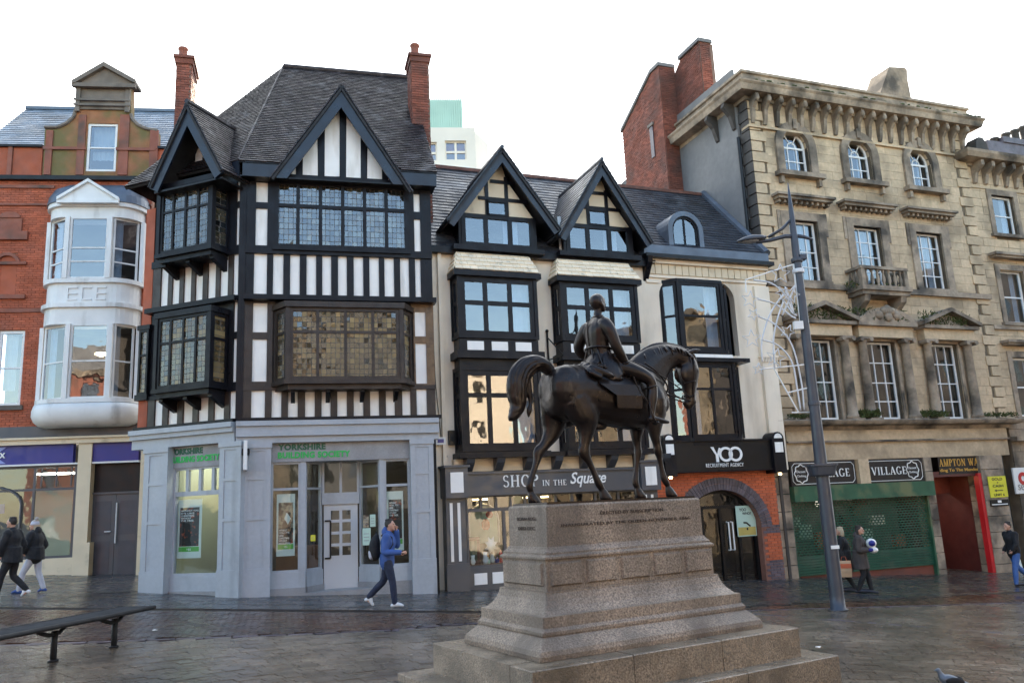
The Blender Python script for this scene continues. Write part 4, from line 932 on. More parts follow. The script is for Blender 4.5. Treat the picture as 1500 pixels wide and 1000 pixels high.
# small projecting white sign on the corner pilaster
p0 = A.p(360, 645, -.5); t, G = sign_thing(A, 'projecting_sign', 'narrow white sign projecting edge-on from the grey corner pilaster', 'sign', p0[0], -.5, A.p(360, 690, -.5)[1])
zz0, zz1 = A.p(360, 688, -.5)[1], A.p(360, 645, -.5)[1]; bx(G, 'panel', 'window_white', -.04, .04, -.12, .22, zz0, zz1); bx(G, 'bracket', 'dark_metal', -.08, -.04, .0, .2, zz0+.35, zz0+.5); bx(G, 'bracket', 'dark_metal', .04, .08, .0, .2, zz0+.35, zz0+.5)
# ================================================================= GABLED SHOP (shop in the square)
PB = (-2.1, 21.5)
def mkroot(name, label, u, F0=None, ang=21):
    P = Vector((PB[0], PB[1], 0))+Vector((math.cos(R_(21)), math.sin(R_(21)), 0))*u
    r = thing(name, label, 'building', P, R_(ang)); return r
rootB = mkroot('gabled_shop_building', 'cream rendered building with two steep black gables over stacked bay windows and a grey shopfront', 0)
B = Fr(rootB, PB, R_(21))
uB0 = -.15; uBY = B.u(948, 8); uYE = B.u(1125, 8)
zE = B.p(650, 372)[1]                        # wall head
zSf1, zSf0 = B.p(800, 688, -.3)[1], B.p(800, 722, -.3)[1]
ZB = {k: B.p(730, y, -.5)[1] for k, y in dict(t1=403, w1=408, w0=492, p1=499, p0=515, c0=526, v1=543, v0=656, s0=670).items()}
b1 = (B.u(672, 6.5, -.5), B.u(789, 6.5, -.5)); b2 = (B.u(824, 6.5, -.5), B.u(938, 6.5, -.5))
for bb in (b1, b2): print('bay', bb)
hB = [(b1[0]+.15, b1[1]-.15, ZB['v0']+.05, ZB['t1']), (b2[0]+.15, b2[1]-.15, ZB['v0']+.05, ZB['t1'])]
wall(B, 'wall', 'cream_render', uB0, uBY, zSf0, zE, 0, .25, hB)
def storeys(F, u0, u1, zz, m='interior', y1=3.2):
    for z in zz: bx(F, 'interior', m, u0, u1, .26, y1, z-.12, z+.03)
    bx(F, 'interior', m, u0, u1, y1, y1+.1, -.8, max(zz))
    for u in (u0, u1-.1): bx(F, 'interior', m, u, u+.1, .26, y1, -.8, max(zz))
storeys(B, uB0, uBY, (zSf1, (ZB['c0']+ZB['v1'])/2, zE))
def gabled_stack(F, bb, dpx, n):
    """bay of two storeys, tile-hung skirt and gabled dormer over it"""
    u0, u1 = bb; w_ = u1-u0; uc = (u0+u1)/2
    for za, zb in ((ZB['w0'], ZB['w1']), (ZB['v0'], ZB['v1'])):
        bay(F, u0, u1, za, zb, .5, .04, 3, 1, [.56] if za == ZB['w0'] else [.68], 'black_timber', 'pane', .12, .13, .08, .10, .05)
    # white panels between the storeys
    zz0, zz1 = ZB['p0'], ZB['p1']
    for i in range(3):
        c = u0+w_*(.2+.3*i); MB().box(c-w_*.10, c+w_*.10, -.53, -.48, zz0+.03, zz1-.03).build('plaster_panel', 'white_plaster', F.root, F)
    bx(F, 'bay_spandrel', 'black_timber', u0+.01, u1-.01, -.50, 0, ZB['v1']+.08, ZB['w0']-.1)
    bx(F, 'bay_cornice', 'black_timber', u0-.10, u1+.10, -.66, 0, ZB['c0'], ZB['p0']); bx(F, 'bay_sill', 'black_timber', u0-.12, u1+.12, -.68, 0, ZB['s0'], ZB['v0']-.1)
    # skirt of cream tiles
    zt_, zb_ = zE-.02, ZB['t1']+.02
    sk0 = (u0-.10, -.62, zb_+.06); sk1 = (u1+.10, -.62, zb_+.06)
    roof_tiles(F, 'hung_tile', 'cream_tile', sk0, sk1, (u0+.10, -.30, zt_), (u1-.10, -.30, zt_), .15, .22, th=.02, limit=150)
    roof_tiles(F, 'hung_tile', 'cream_tile', (u0-.10, .0, zb_+.06), sk0, (u0+.08, .0, zt_), (u0+.10, -.30, zt_), .15, .22, th=.02, limit=40)
    bx(F, 'bay_head', 'black_timber', u0-.12, u1+.12, -.64, 0, zb_-.10, zb_+.05)
    # dormer
    (ax, ay), (lx, ly), (rx, ry), (wx0, wy0, wx1, wy1), (mx0, my0, mx1, my1), (sy0, sy1) = dpx
    DO = -.30
    win = F.R(wx0, wy0, wx1, wy1, DO); mid = F.R(mx0, my0, mx1, my1, DO); ap = F.p(ax, ay+24, DO)
    zb2 = win[2]; l_, r_ = win[0]-.10, win[1]+.10
    t = window(F, win[0]-.08, win[1]+.08, win[2]-.06, win[3]+.04, DO-.02, 3, 1, 'black_timber', .12, .12, .09, name='dormer_window')
    zw = win[3]+.04; sl2 = (ap[1]-zw)/((r_-l_)/2)
    MB().prism([(l_-.0, zw), (mid[0]-.06, zw), (mid[0]-.06, min(ap[1], zw+(mid[0]-.06-l_)*sl2))], DO+.02, DO+.14).prism([(mid[1]+.06, zw), (r_, zw), (mid[1]+.06, zw+(r_-mid[1]-.06)*sl2)], DO+.02, DO+.14).prism([(mid[0]-.06, mid[3]+.05), (mid[1]+.06, mid[3]+.05), (mid[1]+.06, zw+(r_-mid[1]-.06)*sl2), (ap[0], ap[1]), (mid[0]-.06, zw+(mid[0]-.06-l_)*sl2)], DO+.02, DO+.14).build('gable_plaster', 'cream_paint', F.root, F, kind=None)
    window(F, mid[0]-.06, mid[1]+.06, zw-.03, mid[3]+.05, DO-.02, 1, 1, 'black_timber', .05, .07, .09, name='dormer_window')
    for u in (mid[0]-.03, mid[1]+.03): bx(F, 'timber_stud', 'black_timber', u-.05, u+.05, DO-.02, DO+.02, zw, min(ap[1]-.1, zw+(min(u-l_, r_-u))*sl2+.05))
    for z in (mid[3]+.08, zw+(ap[1]-zw)*.66): hw_ = (ap[1]-z)/sl2; bx(F, 'timber_rail', 'black_timber', ap[0]-hw_, ap[0]+hw_, DO-.015, DO+.02, z-.05, z+.05)
    for u in (l_-.06, r_-.08): bx(F, 'dormer_cheek', 'black_timber', u, u+.14, DO, 2.0, win[2]-.05, zw+.02)
    bx(F, 'dormer_sill', 'black_timber', l_-.25, r_+.25, DO-.12, 0, zb2-.20, zb2-.06)
    GG = DO-.42; P0, P1, PA = F.p(lx, ly, GG), F.p(rx, ry, GG), F.p(ax, ay, GG)
    lowz = min(P0[1], P1[1]); hwid = ((P1[0]-P0[0])/2); P0 = (PA[0]-hwid, lowz); P1 = (PA[0]+hwid, lowz)
    for sgn, P in ((1, P0), (-1, P1)):
        v = Vector((PA[0]-P[0], PA[1]-P[1])).normalized(); q = Vector((v.y, -v.x))*sgn*.24
        MB().prism([P, PA, (PA[0], PA[1]-.24/abs(v.x)), (P[0]+q.x, P[1]+q.y)], GG, GG+.07).build('barge_board', 'sky_tinted_board', F.root, F)
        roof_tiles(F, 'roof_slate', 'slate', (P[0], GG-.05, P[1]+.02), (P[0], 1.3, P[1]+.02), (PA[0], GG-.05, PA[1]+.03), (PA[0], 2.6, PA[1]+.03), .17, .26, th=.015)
    MB().prism([P0, PA, P1, (P1[0]-.1, P1[1]), (PA[0], PA[1]-.1), (P0[0]+.1, P0[1])], GG+.07, 1.).build('gable_soffit', 'black_paint', F.root, F)
    MB().tube([(PA[0], GG-.06, PA[1]+.05), (PA[0], 2.5, PA[1]+.05)], .06, 6).build('ridge_tile', 'slate', F.root, F)
gabled_stack(B, b1, ((735, 218), (640, 322), (808, 335), (680, 318, 778, 360), (715, 296, 741, 313), (366, 403)), 0)
gabled_stack(B, b2, ((881, 236), (812, 345), (950, 345), (833, 332, 920, 369), (863, 309, 888, 326), (380, 413)), 1)
for u0, u1 in ((b1[0], b1[1]), (b2[0], b2[1])):
    curtain(B, u1-(u1-u0)*.3, u1-(u1-u0)*.08, ZB['w0'], ZB['w1'], -.2); curtain(B, u1-(u1-u0)*.32, u1-.12, ZB['v0'], ZB['v1'], -.2); zz = zE+.15; curtain(B, u1-.75, u1-.3, zz, zz+1.2, -.1); curtain(B, u0+.25, u0+.38, zz, zz+1.2, -.1)
bx(B, 'eave_board', 'black_timber', uB0, uBY, -.22, .0, zE-.02, zE+.16)
RB = 3.2; zRB = B.p(800, 263, RB)[1]; uRe = B.u(1030, zRB, RB)
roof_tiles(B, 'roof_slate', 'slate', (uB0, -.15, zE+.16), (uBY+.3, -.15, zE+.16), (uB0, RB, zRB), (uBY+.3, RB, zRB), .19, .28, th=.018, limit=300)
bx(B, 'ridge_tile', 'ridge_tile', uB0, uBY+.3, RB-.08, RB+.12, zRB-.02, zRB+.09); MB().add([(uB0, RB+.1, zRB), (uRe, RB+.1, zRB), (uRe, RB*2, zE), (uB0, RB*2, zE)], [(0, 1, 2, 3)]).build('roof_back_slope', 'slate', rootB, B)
# corbels and cream panels over the fascia
z1, z0_ = ZB['s0'], zSf1+.02; us = [uB0+.9+i*(uBY-uB0-1.0)/7 for i in range(8)]
bx(B, 'frieze_panel', 'cream_paint', uB0+.55, uBY-.05, -.25, 0, z0_, z1)
for u in us: MB().prism([(0, z1), (-.62, z1), (-.56, z1-.12), (-.32, z0_), (0, z0_)], -.11, .11, Matrix.Translation((u, 0, 0)) @ Matrix.Rotation(R_(90), 4, 'Z')).build('corbel', 'dark_grey_paint', rootB, B)
bx(B, 'bay_sill', 'black_timber', b1[1]+.12, b2[0]-.12, -.58, 0, ZB['s0'], ZB['v0']-.12)
# fascia, end blocks, pilasters, window
SGY = 'dark_grey_paint'
uf0, uf1 = B.u(684, 3, -.4), B.u(940, 3, -.4)
bx(B, 'shop_fascia', SGY, uf0, uf1, -.40, .1, zSf0, zSf1); bx(B, 'fascia_moulding', SGY, uf0, uf1, -.46, -.40, zSf1-.06, zSf1); bx(B, 'fascia_moulding', SGY, uf0, uf1, -.44, -.40, zSf0, zSf0+.05)
for x0, x1 in ((652, 685), (938, 966)):
    u0, u1 = B.u(x0, 3, -.5), B.u(x1, 3, -.5); e = bx(B, 'end_block', SGY, u0, u1, -.52, .1, zSf0-.03, zSf1+.12); bx(B, 'end_block_cap', SGY, u0-.05, u1+.05, -.57, .1, zSf1+.12, zSf1+.18)
    bx(B, 'plaster_panel', 'white_plaster', u0+.13, u1-.13, -.535, -.52, zSf0+.10, zSf1)
    z0p = -.6 if x0 < 700 else -.8; bx(B, 'pilaster', SGY, u0+.04, u1-.04, -.36, .1, z0p, zSf0-.03); bx(B, 'pilaster_base', SGY, u0+.0, u1, -.42, -.36, z0p, .75)
    for f in (.28, .62): bx(B, 'white_stripe', 'white_plaster', u0+(u1-u0)*f-.035, u0+(u1-u0)*f+.04, -.375, -.36, .80, zSf0-.15)
zsw1, zsw0 = zSf0, B.p(710, 830, -.15)[1]; ztr = B.p(710, 746, -.15)[1]
uw0, uw1 = B.u(683, 2, -.2), B.u(940, 2, -.2)
wm = uw0+(uw1-uw0)*.40
window(B, uw0, wm, zsw0, ztr, -.2, 2, 1, SGY, .08, .05, .08, 'pane_clear', name='shop_window'); window(B, uw0, wm, ztr, zsw1, -.2, 5, 1, SGY, .07, .04, .08, 'pane_clear', name='fanlight')
window(B, wm, wm+.95, -.6, ztr, .2, 1, 1, SGY, .08, .1, .06, 'pane_clear', name='door'); window(B, wm+.95, uw1, zsw0, zsw1, -.2, 3, [.75], SGY, .07, .05, .08, 'pane_clear', name='shop_window'); window(B, wm, wm+.95, ztr, zsw1, -.2, 2, 1, SGY, .07, .04, .08, 'pane_clear', name='fanlight')
bx(B, 'stall_riser', SGY, uw0, wm, -.22, .1, -.6, zsw0); bx(B, 'stall_riser', SGY, wm+.95, uw1, -.22, .1, -.6, zsw0)
for i in range(4):
    a = uw0+.1+i*(wm-uw0-.1)/4; bx(B, 'plaster_panel', 'white_plaster', a+.05, a+(wm-uw0)/4-.12, -.235, -.22, zsw0-.42, zsw0-.14)
bx(B, 'drainpipe', 'cream_render', uB0+.30, uB0+.40, -.1, .0, -.3, zE); bx(B, 'wall_foot', 'cream_render', uB0, uf0, -.02, .25, -.6, zSf0)
bx(B, 'display_floor', 'interior_wood', uw0, wm, -.1, .9, zsw0, zsw0+.06); bx(B, 'interior_wall', 'interior', uw0, uw1, 1.6, 1.7, -.6, zSf1); bx(B, 'ceiling_light', 'lamp_warm', uw0+2, uw0+2.7, .7, .9, zSf0-.1, zSf0-.06); bx(B, 'ceiling_light', 'lamp_warm', uw0+.5, uw0+.9, .7, .8, zSf0-.1, zSf0-.06)
# window display: things on their own
def disp(name, label, cat, u, y, z, parts, F=B, group=None):
    t = thing(name, label, cat, F.w(u, y, z), F.ang, group)
    for nm, m, mb in parts: mb.build(nm, m, t, smooth=True)
    return t
ud_ = B.u(717, 1.8, .2); zf_ = zsw0+.06
star = [(.19*math.cos(a)*(1 if k % 2 else .55), .25*math.sin(a)*(1 if k % 2 else .55)) for k, a in enumerate([math.pi*i/8 for i in range(16)])]
disp('snowflake_ornament', 'large white snowflake standing in the middle of the shop window', 'ornament', ud_, .15, zf_+.45, [('snowflake', 'white_plaster', MB().prism(star, -.02, .02))])
disp('red_bauble', 'red bauble hanging high in the shop window display', 'bauble', ud_, .2, zf_+1.25, [('ball', 'red_paint', MB().ball((0, 0, 0), .10)), ('string', 'tinsel', MB().tube([(0, 0, .1), (0, 0, .5)], .008, 4))])
disp('orange_lantern', 'orange lantern hanging below the red bauble in the shop window', 'lantern', ud_-.08, .3, zf_+1.0, [('shade', 'orange_brick', MB().lathe([(.05, -.15), (.11, -.08), (.11, .05), (.04, .14)], (0, 0, 0)))])
disp('red_picture_frame', 'dark red picture frame leaning in the lower left corner of the shop window', 'frame', B.u(692, 1.5, .1), .05, zf_, [('frame', 'red_dull', MB().box(-.18, .18, 0, .04, 0, .10).box(-.18, -.10, 0, .04, .1, .6).box(.10, .18, 0, .04, .1, .6).box(-.18, .18, 0, .04, .6, .7)), ('picture', 'shutter_green', MB().box(-.1, .1, .02, .03, .1, .6))])
disp('arched_mirror', 'arched pale mirror at the back of the shop window', 'mirror', ud_, .7, zf_+.5, [('frame', 'tinsel', MB().tube([(-.42, 0, 0)]+[(.42*math.cos(math.pi-math.pi*i/12), 0, .6+.42*math.sin(math.pi*i/12)) for i in range(13)]+[(.42, 0, 0)], .03, 6)), ('mirror_glass', 'poster_mint', MB().prism([(-.4, 0), (.4, 0)]+[(.4*math.cos(math.pi*i/12), .6+.4*math.sin(math.pi*i/12)) for i in range(13)], .01, .03))])
rr = random.Random(3); kinds = [('white_letter', 'white'), ('sign_blue', 'blue'), ('red_paint', 'red'), ('tinsel', 'silver'), ('copper_green', 'green'), ('gold_letter', 'gold')]
for i in range(16):
    m, cn = kinds[i % 6]; u = uw0+.22+i*.105; y = -.02+rr.random()*.45; h = .12+rr.random()*.22; z = zf_
    hh = [('jug', [(.05, 0), (.08, h*.3), (.05, h*.7), (.065, h)]), ('candle_pot', [(.06, 0), (.06, h*.6), (.02, h*.65), (.015, h)]), ('figurine', [(.06, 0), (.03, h*.5), (.055, h*.75), (.01, h)])][i % 3]
    disp(hh[0], '%s %s among the ornaments on the %s of the shop window floor' % (cn, hh[0].replace('_', ' '), ('left third', 'middle', 'right third')[i//6]), 'ornament', u, y, z, [('vessel' if i % 3 == 0 else 'body', m, MB().lathe(hh[1], (0, 0, 0), 10))], group='small ornaments in the shop window')
# sign lettering
q = B.R(737, 692, 888, 712, -.42); t, G = sign_thing(B, 'shop_name_sign', 'white SHOP IN THE Square lettering on the dark grey fascia', 'sign', q[0], -.41, q[2]); W_ = q[1]-q[0]; hh = q[3]-q[2]
text(G, '', 0, W_*.33, q[2]+.02, q[3]-.02, -.005, 'white_letter', me=serif_mesh('SHOP')); text(G, '', W_*.37, W_*.60, q[2]+.02, q[2]+.02+hh*.45, -.005, 'white_letter', me=serif_mesh('IN THE')); text(G, 'Square', W_*.64, W_, q[2]-hh*.12, q[3], -.005, 'white_letter', shear=.3, offset=.015)
# iron hanging bracket, alarm box, street plate
pz = B.p(803, 538)[1]; ub = B.u(803, pz)
t = thing('hanging_bracket', 'black iron sign bracket on the cream wall between the two stacked bays', 'bracket', B.w(ub, -.06, pz), R_(21))
MB().tube([(0, 0, 0), (0, 0, 1.0)], .03, 6).build('post', 'black_paint', t); MB().tube([(0, 0, .85), (.12, -.75, .2)], .018, 6).build('stay', 'black_paint', t); MB().ball((0, 0, 1.03), .05).build('finial', 'black_paint', t); MB().tube([(0, 0, .2), (.12, -.75, .2)], .018, 6).build('arm', 'black_paint', t)
def smallbox(F, x0, y0, x1, y1, off, th, m, name, label, cat, face=None):
    u0, u1, z0_, z1 = F.R(x0, y0, x1, y1, off); t, G = sign_thing(F, name, label, cat, u0, off, z0_); bx(G, 'body', m, 0, u1-u0, -th*0, th, z0_, z1)
    if face: bx(G, 'face', face, (u1-u0)*.2, (u1-u0)*.8, -.01, 0, z0_+(z1-z0_)*.25, z0_+(z1-z0_)*.75)
    return t, G
smallbox(B, 638, 640, 653, 651, -.12, .12, 'window_white', 'alarm_box', 'small white box with dark blue badge on the cream wall above the shop end block', 'alarm', 'sign_blue')
smallbox(B, 658, 630, 667, 651, -.12, .12, 'black_paint', 'wall_lamp', 'black upright wall lamp left of the lower bay, above the end block', 'lamp', 'dark_metal')
pts = [B.p(x, y, -.02) for x, y in ((634, 470), (638, 560), (646, 640), (650, 655), (655, 668), (650, 690))]
t = thing('cable', 'thin black cable hanging down the cream wall beside the timber framed building', 'cable', B.w(pts[0][0], -.02, pts[0][1]), R_(21)); MB().tube([(p[0]-pts[0][0], 0, p[1]-pts[0][1]) for p in pts], .009, 4).build('wire', 'black_paint', t)

# ================================================================= YOO BUILDING
rootY = mkroot('arched_shop_building', 'cream fronted building with slate mansard, round dormer, black fascia and red brick arched entrance', uBY)
Y = Fr(rootY, PB, R_(21), Matrix.Translation((-uBY, 0, 0)))
zYp = Y.p(1040, 383, -.2)[1]; zYc = Y.p(1040, 412, 0)[1]; zYf1, zYf0 = Y.p(1060, 643, -.4)[1], Y.p(1060, 690, -.4)[1]
wa = (Y.u(974, 6.5), Y.u(1072, 6.5)); za1, za0 = Y.p(1020, 416)[1], Y.p(1020, 515)[1]; zl1, zl0 = Y.p(1030, 533)[1], Y.p(1030, 645)[1]
rr_ = .55
b = MB(); u0, u1 = wa[0]-.05, wa[1]+.28
wall(Y, 'wall', 'cream_render', uBY, uYE, zYf0, zYp, 0, .25, [(u0, u1, za0-.1, za1+.1), (wa[0], wa[1], zl0-.1, zl1+.1)])
# rounded head to the recess
for s_, uc in ((-1, u0), (1, u1)):
    pts = [(uc, za1+.12), (uc, za1+.1-rr_)]+[(uc-s_*rr_*(1-math.cos(math.pi/2*i/6)), za1+.1-rr_+rr_*math.sin(math.pi/2*i/6)) for i in range(1, 7)]
    MB().prism(pts if s_ < 0 else pts[::-1], .001, .25).build('arch_spandrel', 'cream_render', rootY, Y)
bay(Y, wa[0]+.0, wa[1]-.0, za0, za1-.05, .42, .42, 1, 1, [.5], 'black_timber', 'pane', .07, .10, .10, .10, .04, y0=.12)
bay(Y, wa[0]+.05, wa[1]+.1, zl0+.05, zl1-.08, .42, .42, 2, 1, [.66], 'black_timber', 'pane', .07, .10, .10, .12, .05, y0=.02)
bx(Y, 'plaster_panel', 'white_plaster', wa[0]+.45, wa[1]-.25, -.36, .0, zl1+.12, za0-.14)
bx(Y, 'bay_cornice', 'black_timber', wa[0]-.02, wa[1]+.22, -.55, 0, zl1-.02, zl1+.10)
MB().box(uYE-.55, uYE, -.12, .0, zYf0, zYc-.1).build('pilaster', 'cream_render', rootY, Y)
for i in range(10): u = uYE-.55+.058*i; bx(Y, 'dentil', 'cream_render', u, u+.03, -.17, -.12, Y.p(1100, 531)[1], Y.p(1100, 524)[1])
bx(Y, 'capital', 'cream_render', uYE-.6, uYE+.05, -.18, .0, Y.p(1100, 524)[1], Y.p(1100, 521)[1])
bx(Y, 'impost', 'cream_render', uBY, u0, -.05, 0, Y.p(960, 410)[1]-.1, Y.p(960, 410)[1]); bx(Y, 'wall_moulding', 'cream_render', uBY, uYE, -.06, 0, zYc+.0, zYc+.08)
for i in range(18):
    u = uBY+.1+i*(uYE-uBY-.1)/18; bx(Y, 'frieze_panel', 'cream_paint', u, u+(uYE-uBY)/18-.03, -.05, 0, zYc+.12, zYp-.14)
bx(Y, 'cornice', 'cream_render', uBY, uYE+.05, -.14, 0, zYp-.14, zYp-.02)
zg1 = Y.p(1040, 363, -.2)[1]
bx(Y, 'gutter', 'black_paint', uBY-.1, uYE+.15, -.34, .1, zYp-.02, zYp+.10); bx(Y, 'lead_apron', 'lead_sheet', uBY-.1, uYE+.05, -.22, .1, zYp+.10, zg1-.05)
MB().prism([(0, 0), (-.4, 0), (-.35, -.2), (0, -.7)], -.08, .08, Matrix.Translation((uBY, 0, zYp)) @ Matrix.Rotation(R_(90), 4, 'Z')).build('bracket', 'black_timber', rootY, Y)
storeys(Y, uBY+.1, uYE, (zYf1, (za0+zl1)/2, zYp))
curtain(Y, wa[1]-.85, wa[1]-.45, za0, za1-.1, .0); curtain(Y, wa[0]+.9, wa[0]+1.05, zl0+.1, zl1-.1, .0)
roof_tiles(Y, 'roof_slate', 'slate', (uBY+.3, -.10, zg1-.08), (uYE+.1, -.10, zg1-.08), (uBY+.3, RB, zRB), (uRe, RB, zRB), .19, .28, th=.018, limit=300)
bx(Y, 'ridge_tile', 'ridge_tile', uBY+.3, uRe, RB-.08, RB+.12, zRB-.02, zRB+.09)
MB().tube([(uYE+.1, -.10, zg1), (uRe, RB, zRB+.1)], .13, 6).build('lead_verge', 'lead_sheet', rootY, Y)
# round-headed dormer
dO = .12; q = Y.R(983, 318, 1021, 361, dO); uc, rw = (q[0]+q[1])/2, (q[1]-q[0])/2; zs_ = q[3]-rw
def archpts(r_, z0_): return [(uc-r_, z0_)]+[(uc-r_*math.cos(math.pi*i/12), zs_+r_*math.sin(math.pi*i/12)) for i in range(13)]+[(uc+r_, z0_)]
dy = 1.6
b = MB(); o_, i_ = archpts(rw+.16, q[2]-.08), archpts(rw, q[2]-.08)
for k in range(len(o_)-1): b.prism([o_[k], o_[k+1], i_[k+1], i_[k]], dO-.1, dO+dy)
dw = b.build('round_dormer', 'lead_sheet', rootY, Y)
b = MB(); o_, i_ = archpts(rw, q[2]), archpts(rw-.07, q[2])
for k in range(len(o_)-1): b.prism([o_[k], o_[k+1], i_[k+1], i_[k]], dO-.04, dO+.04)
b.box(uc-.025, uc+.025, dO-.03, dO+.03, q[2], q[3]-.02); b.box(uc-rw, uc+rw, dO-.03, dO+.03, q[2]-.08, q[2]+.02); wd_ = b.build('window_frame', 'black_timber', dw, Y)
MB().prism(archpts(rw-.03, q[2]), dO+.0, dO+.006).build('pane', 'pane', dw, Y); MB().prism(archpts(rw-.05, q[2]), dO+.9, dO+.95).build('interior', 'interior', dw, Y)
# fascia with end brackets
uy0, uy1 = Y.u(990, 3, -.35), Y.u(1136, 3, -.35)
bx(Y, 'shop_fascia', 'black_paint', uy0, uy1, -.36, .1, zYf0, zYf1); 
b = MB(); b.box(uy0, uy1, -.40, -.36, zYf1-.06, zYf1).box(uy0, uy1, -.40, -.36, zYf0, zYf0+.05); b.build('fascia_moulding', 'black_timber', rootY, Y)
for x0, x1 in ((974, 991), (1134, 1151)):
    u0, u1 = Y.u(x0, 3, -.45), Y.u(x1, 3, -.45); um, hw_ = (u0+u1)/2, (u1-u0)/2
    pts = [(u0, zYf0-.10)]+[(um-hw_*math.cos(math.pi*i/8), zYf1-.02+hw_*math.sin(math.pi*i/8)) for i in range(9)]+[(u1, zYf0-.10)]
    e = MB().prism(pts, -.48, .1).build('end_bracket', 'black_timber', rootY, Y)
    k = hw_*.68; pts = [(um-k*math.cos(math.pi*i/8), zYf1-.0+k*math.sin(math.pi*i/8)) for i in range(9)]; MB().prism(pts, -.495, -.48).build('plaster_panel', 'white_plaster', e, Y)
    bx(Y, 'plaster_panel', 'white_plaster', um-k, um+k, -.495, -.48, zYf1-.42, zYf1-.12, parent=e)
    MB().ball((um, -.40, zYf0-.12), .05).build('lamp', 'lamp_warm', e, Y)
q = Y.R(1041, 654, 1087, 676, -.37); t, G = sign_thing(Y, 'recruitment_agency_sign', 'white YOO RECRUITMENT AGENCY lettering on the black fascia', 'sign', q[0], -.37, q[2])
W_ = q[1]-q[0]
def ringm(b, c, zc_, ro, ri, rz): 
    n = 24
    for i in range(n):
        a0, a1 = 2*math.pi*i/n, 2*math.pi*(i+1)/n; b.prism([(c+ro*math.cos(a0), zc_+ro*rz*math.sin(a0)), (c+ro*math.cos(a1), zc_+ro*rz*math.sin(a1)), (c+ri*math.cos(a1), zc_+ri*rz*math.sin(a1)), (c+ri*math.cos(a0), zc_+ri*rz*math.sin(a0))], -.025, -.003)
rO = W_*.22; h_ = (q[3]-q[2])/2; zc_ = (q[2]+q[3])/2
b = MB(); b.prism([(0, q[3]), (W_*.09, q[3]), (W_*.19, zc_), (W_*.27, q[3]-.02), (W_*.34, q[3]-.06), (W_*.235, zc_-.02), (W_*.235, q[2]), (W_*.15, q[2]), (W_*.15, zc_-.02)], -.025, -.003); b.build('letter', 'white_letter', t, G)
for c in (W_*.47, W_*.78): b = MB(); ringm(b, c, zc_, rO, rO*.68, h_/rO); b.build('letter', 'white_letter', t, G)
q2 = Y.R(1034, 678, 1089, 683.5, -.37); text(G, 'RECRUITMENT AGENCY', q2[0]-q[0], q2[1]-q[0], q2[2], q2[3], -.003, 'white_letter', spacing=1.15)
# brick front with arch
zbs = zYf0; ua0, ua1 = Y.u(1004, 1, 0), Y.u(1116, 1, 0); cA_ = ((ua0+ua1)/2); rA = (ua1-ua0)/2; zsp = Y.p(1116, 772)[1]; zcr = Y.p(1062, 717)[1]; ry = zcr-zsp
th_ = .40
def inarch(u, z, k=0.): return abs(u-cA_) < rA+k and (z < zsp or ((u-cA_)/(rA+k))**2+((z-zsp)/(ry+k))**2 < 1)
uyl, uyr = B.u(945, 1), Y.u(1143, 1)
bk = courses(uyl, uyr, -.75, zbs, .078, .235, .012, -.02, .10, inside=lambda u, z: not inarch(u, z, th_-.06 if z > zsp else .06))
pieces(Y, 'brick', 'orange_brick', [q for q in bk if not (q[4] < .15 or zsp-.25 < q[4] < zsp+.02)], limit=300)
pieces(Y, 'dark_brick', 'blue_brick', [q for q in bk if (q[4] < .15 or zsp-.25 < q[4] < zsp+.02)], limit=150)
b = MB(); N_ = 24   # mortar backing around the arch
for s_ in (-1, 1):
    b.prism([(cA_+s_*rA, -.8), (cA_+s_*rA, zsp), (uyr if s_ > 0 else uyl, zsp), (uyr if s_ > 0 else uyl, -.8)], -.008, .35)
for i in range(N_):
    a0, a1 = math.pi*i/N_, math.pi*(i+1)/N_
    x0, x1 = cA_+(rA)*math.cos(a0), cA_+(rA)*math.cos(a1); b.prism([(x0, zsp+ry*math.sin(a0)), (x0, zbs), (x1, zbs), (x1, zsp+ry*math.sin(a1))], -.008, .35)
b.prism([(cA_+rA, zsp), (uyr, zsp), (uyr, zbs), (cA_+rA, zbs)], -.008, .35); b.prism([(uyl, zsp), (cA_-rA, zsp), (cA_-rA, zbs), (uyl, zbs)], -.008, .35)
b.build('brick_backing', 'orange_mortar', rootY, Y)
NV = 46
for ring in (0, 1):
    for i in range(NV):
        a0, a1 = math.pi*(i+.06)/NV, math.pi*(i+.94)/NV; ra, rb = rA+ring*.19, rA+ring*.19+.18; za, zb = ry+ring*.19, ry+ring*.19+.18
        MB().prism([(cA_+ra*math.cos(a0), zsp+za*math.sin(a0)), (cA_+rb*math.cos(a0), zsp+zb*math.sin(a0)), (cA_+rb*math.cos(a1), zsp+zb*math.sin(a1)), (cA_+ra*math.cos(a1), zsp+za*math.sin(a1))], -.035-random.uniform(0, .01), .2).build('arch_brick', 'blue_brick', rootY, Y, fix=False)
# black glazed doors in the arch
pts = [(cA_-rA, -.75)]+[(cA_-rA*math.cos(math.pi*i/16), zsp+ry*math.sin(math.pi*i/16)) for i in range(17)]+[(cA_+rA, -.75)]
ins = [(cA_+(u-cA_)*.93, z if z < -.7 else zsp+(z-zsp)*.92) for u, z in pts]
b = MB()
for k in range(len(pts)-1): b.prism([pts[k], pts[k+1], ins[k+1], ins[k]], .22, .32)
ud1, ud0 = Y.u(1083, 1, .25), Y.u(1030, 1, .25); zdh = Y.p(1040, 743, .25)[1]
for u in (ud0, ud1, Y.u(1057, 1, .25)): b.box(u-.045, u+.045, .22, .32, -.75, zdh if u == ud0 or u == ud1 else zdh)
b.box(cA_-rA*.93, ud1, .22, .32, zdh-.04, zdh+.05); b.box(cA_-rA*.93, cA_+rA*.93, .22, .32, -.75, -.55); b.box(ud1-.05, ud1+.05, .22, .32, zdh, zcr-.15)
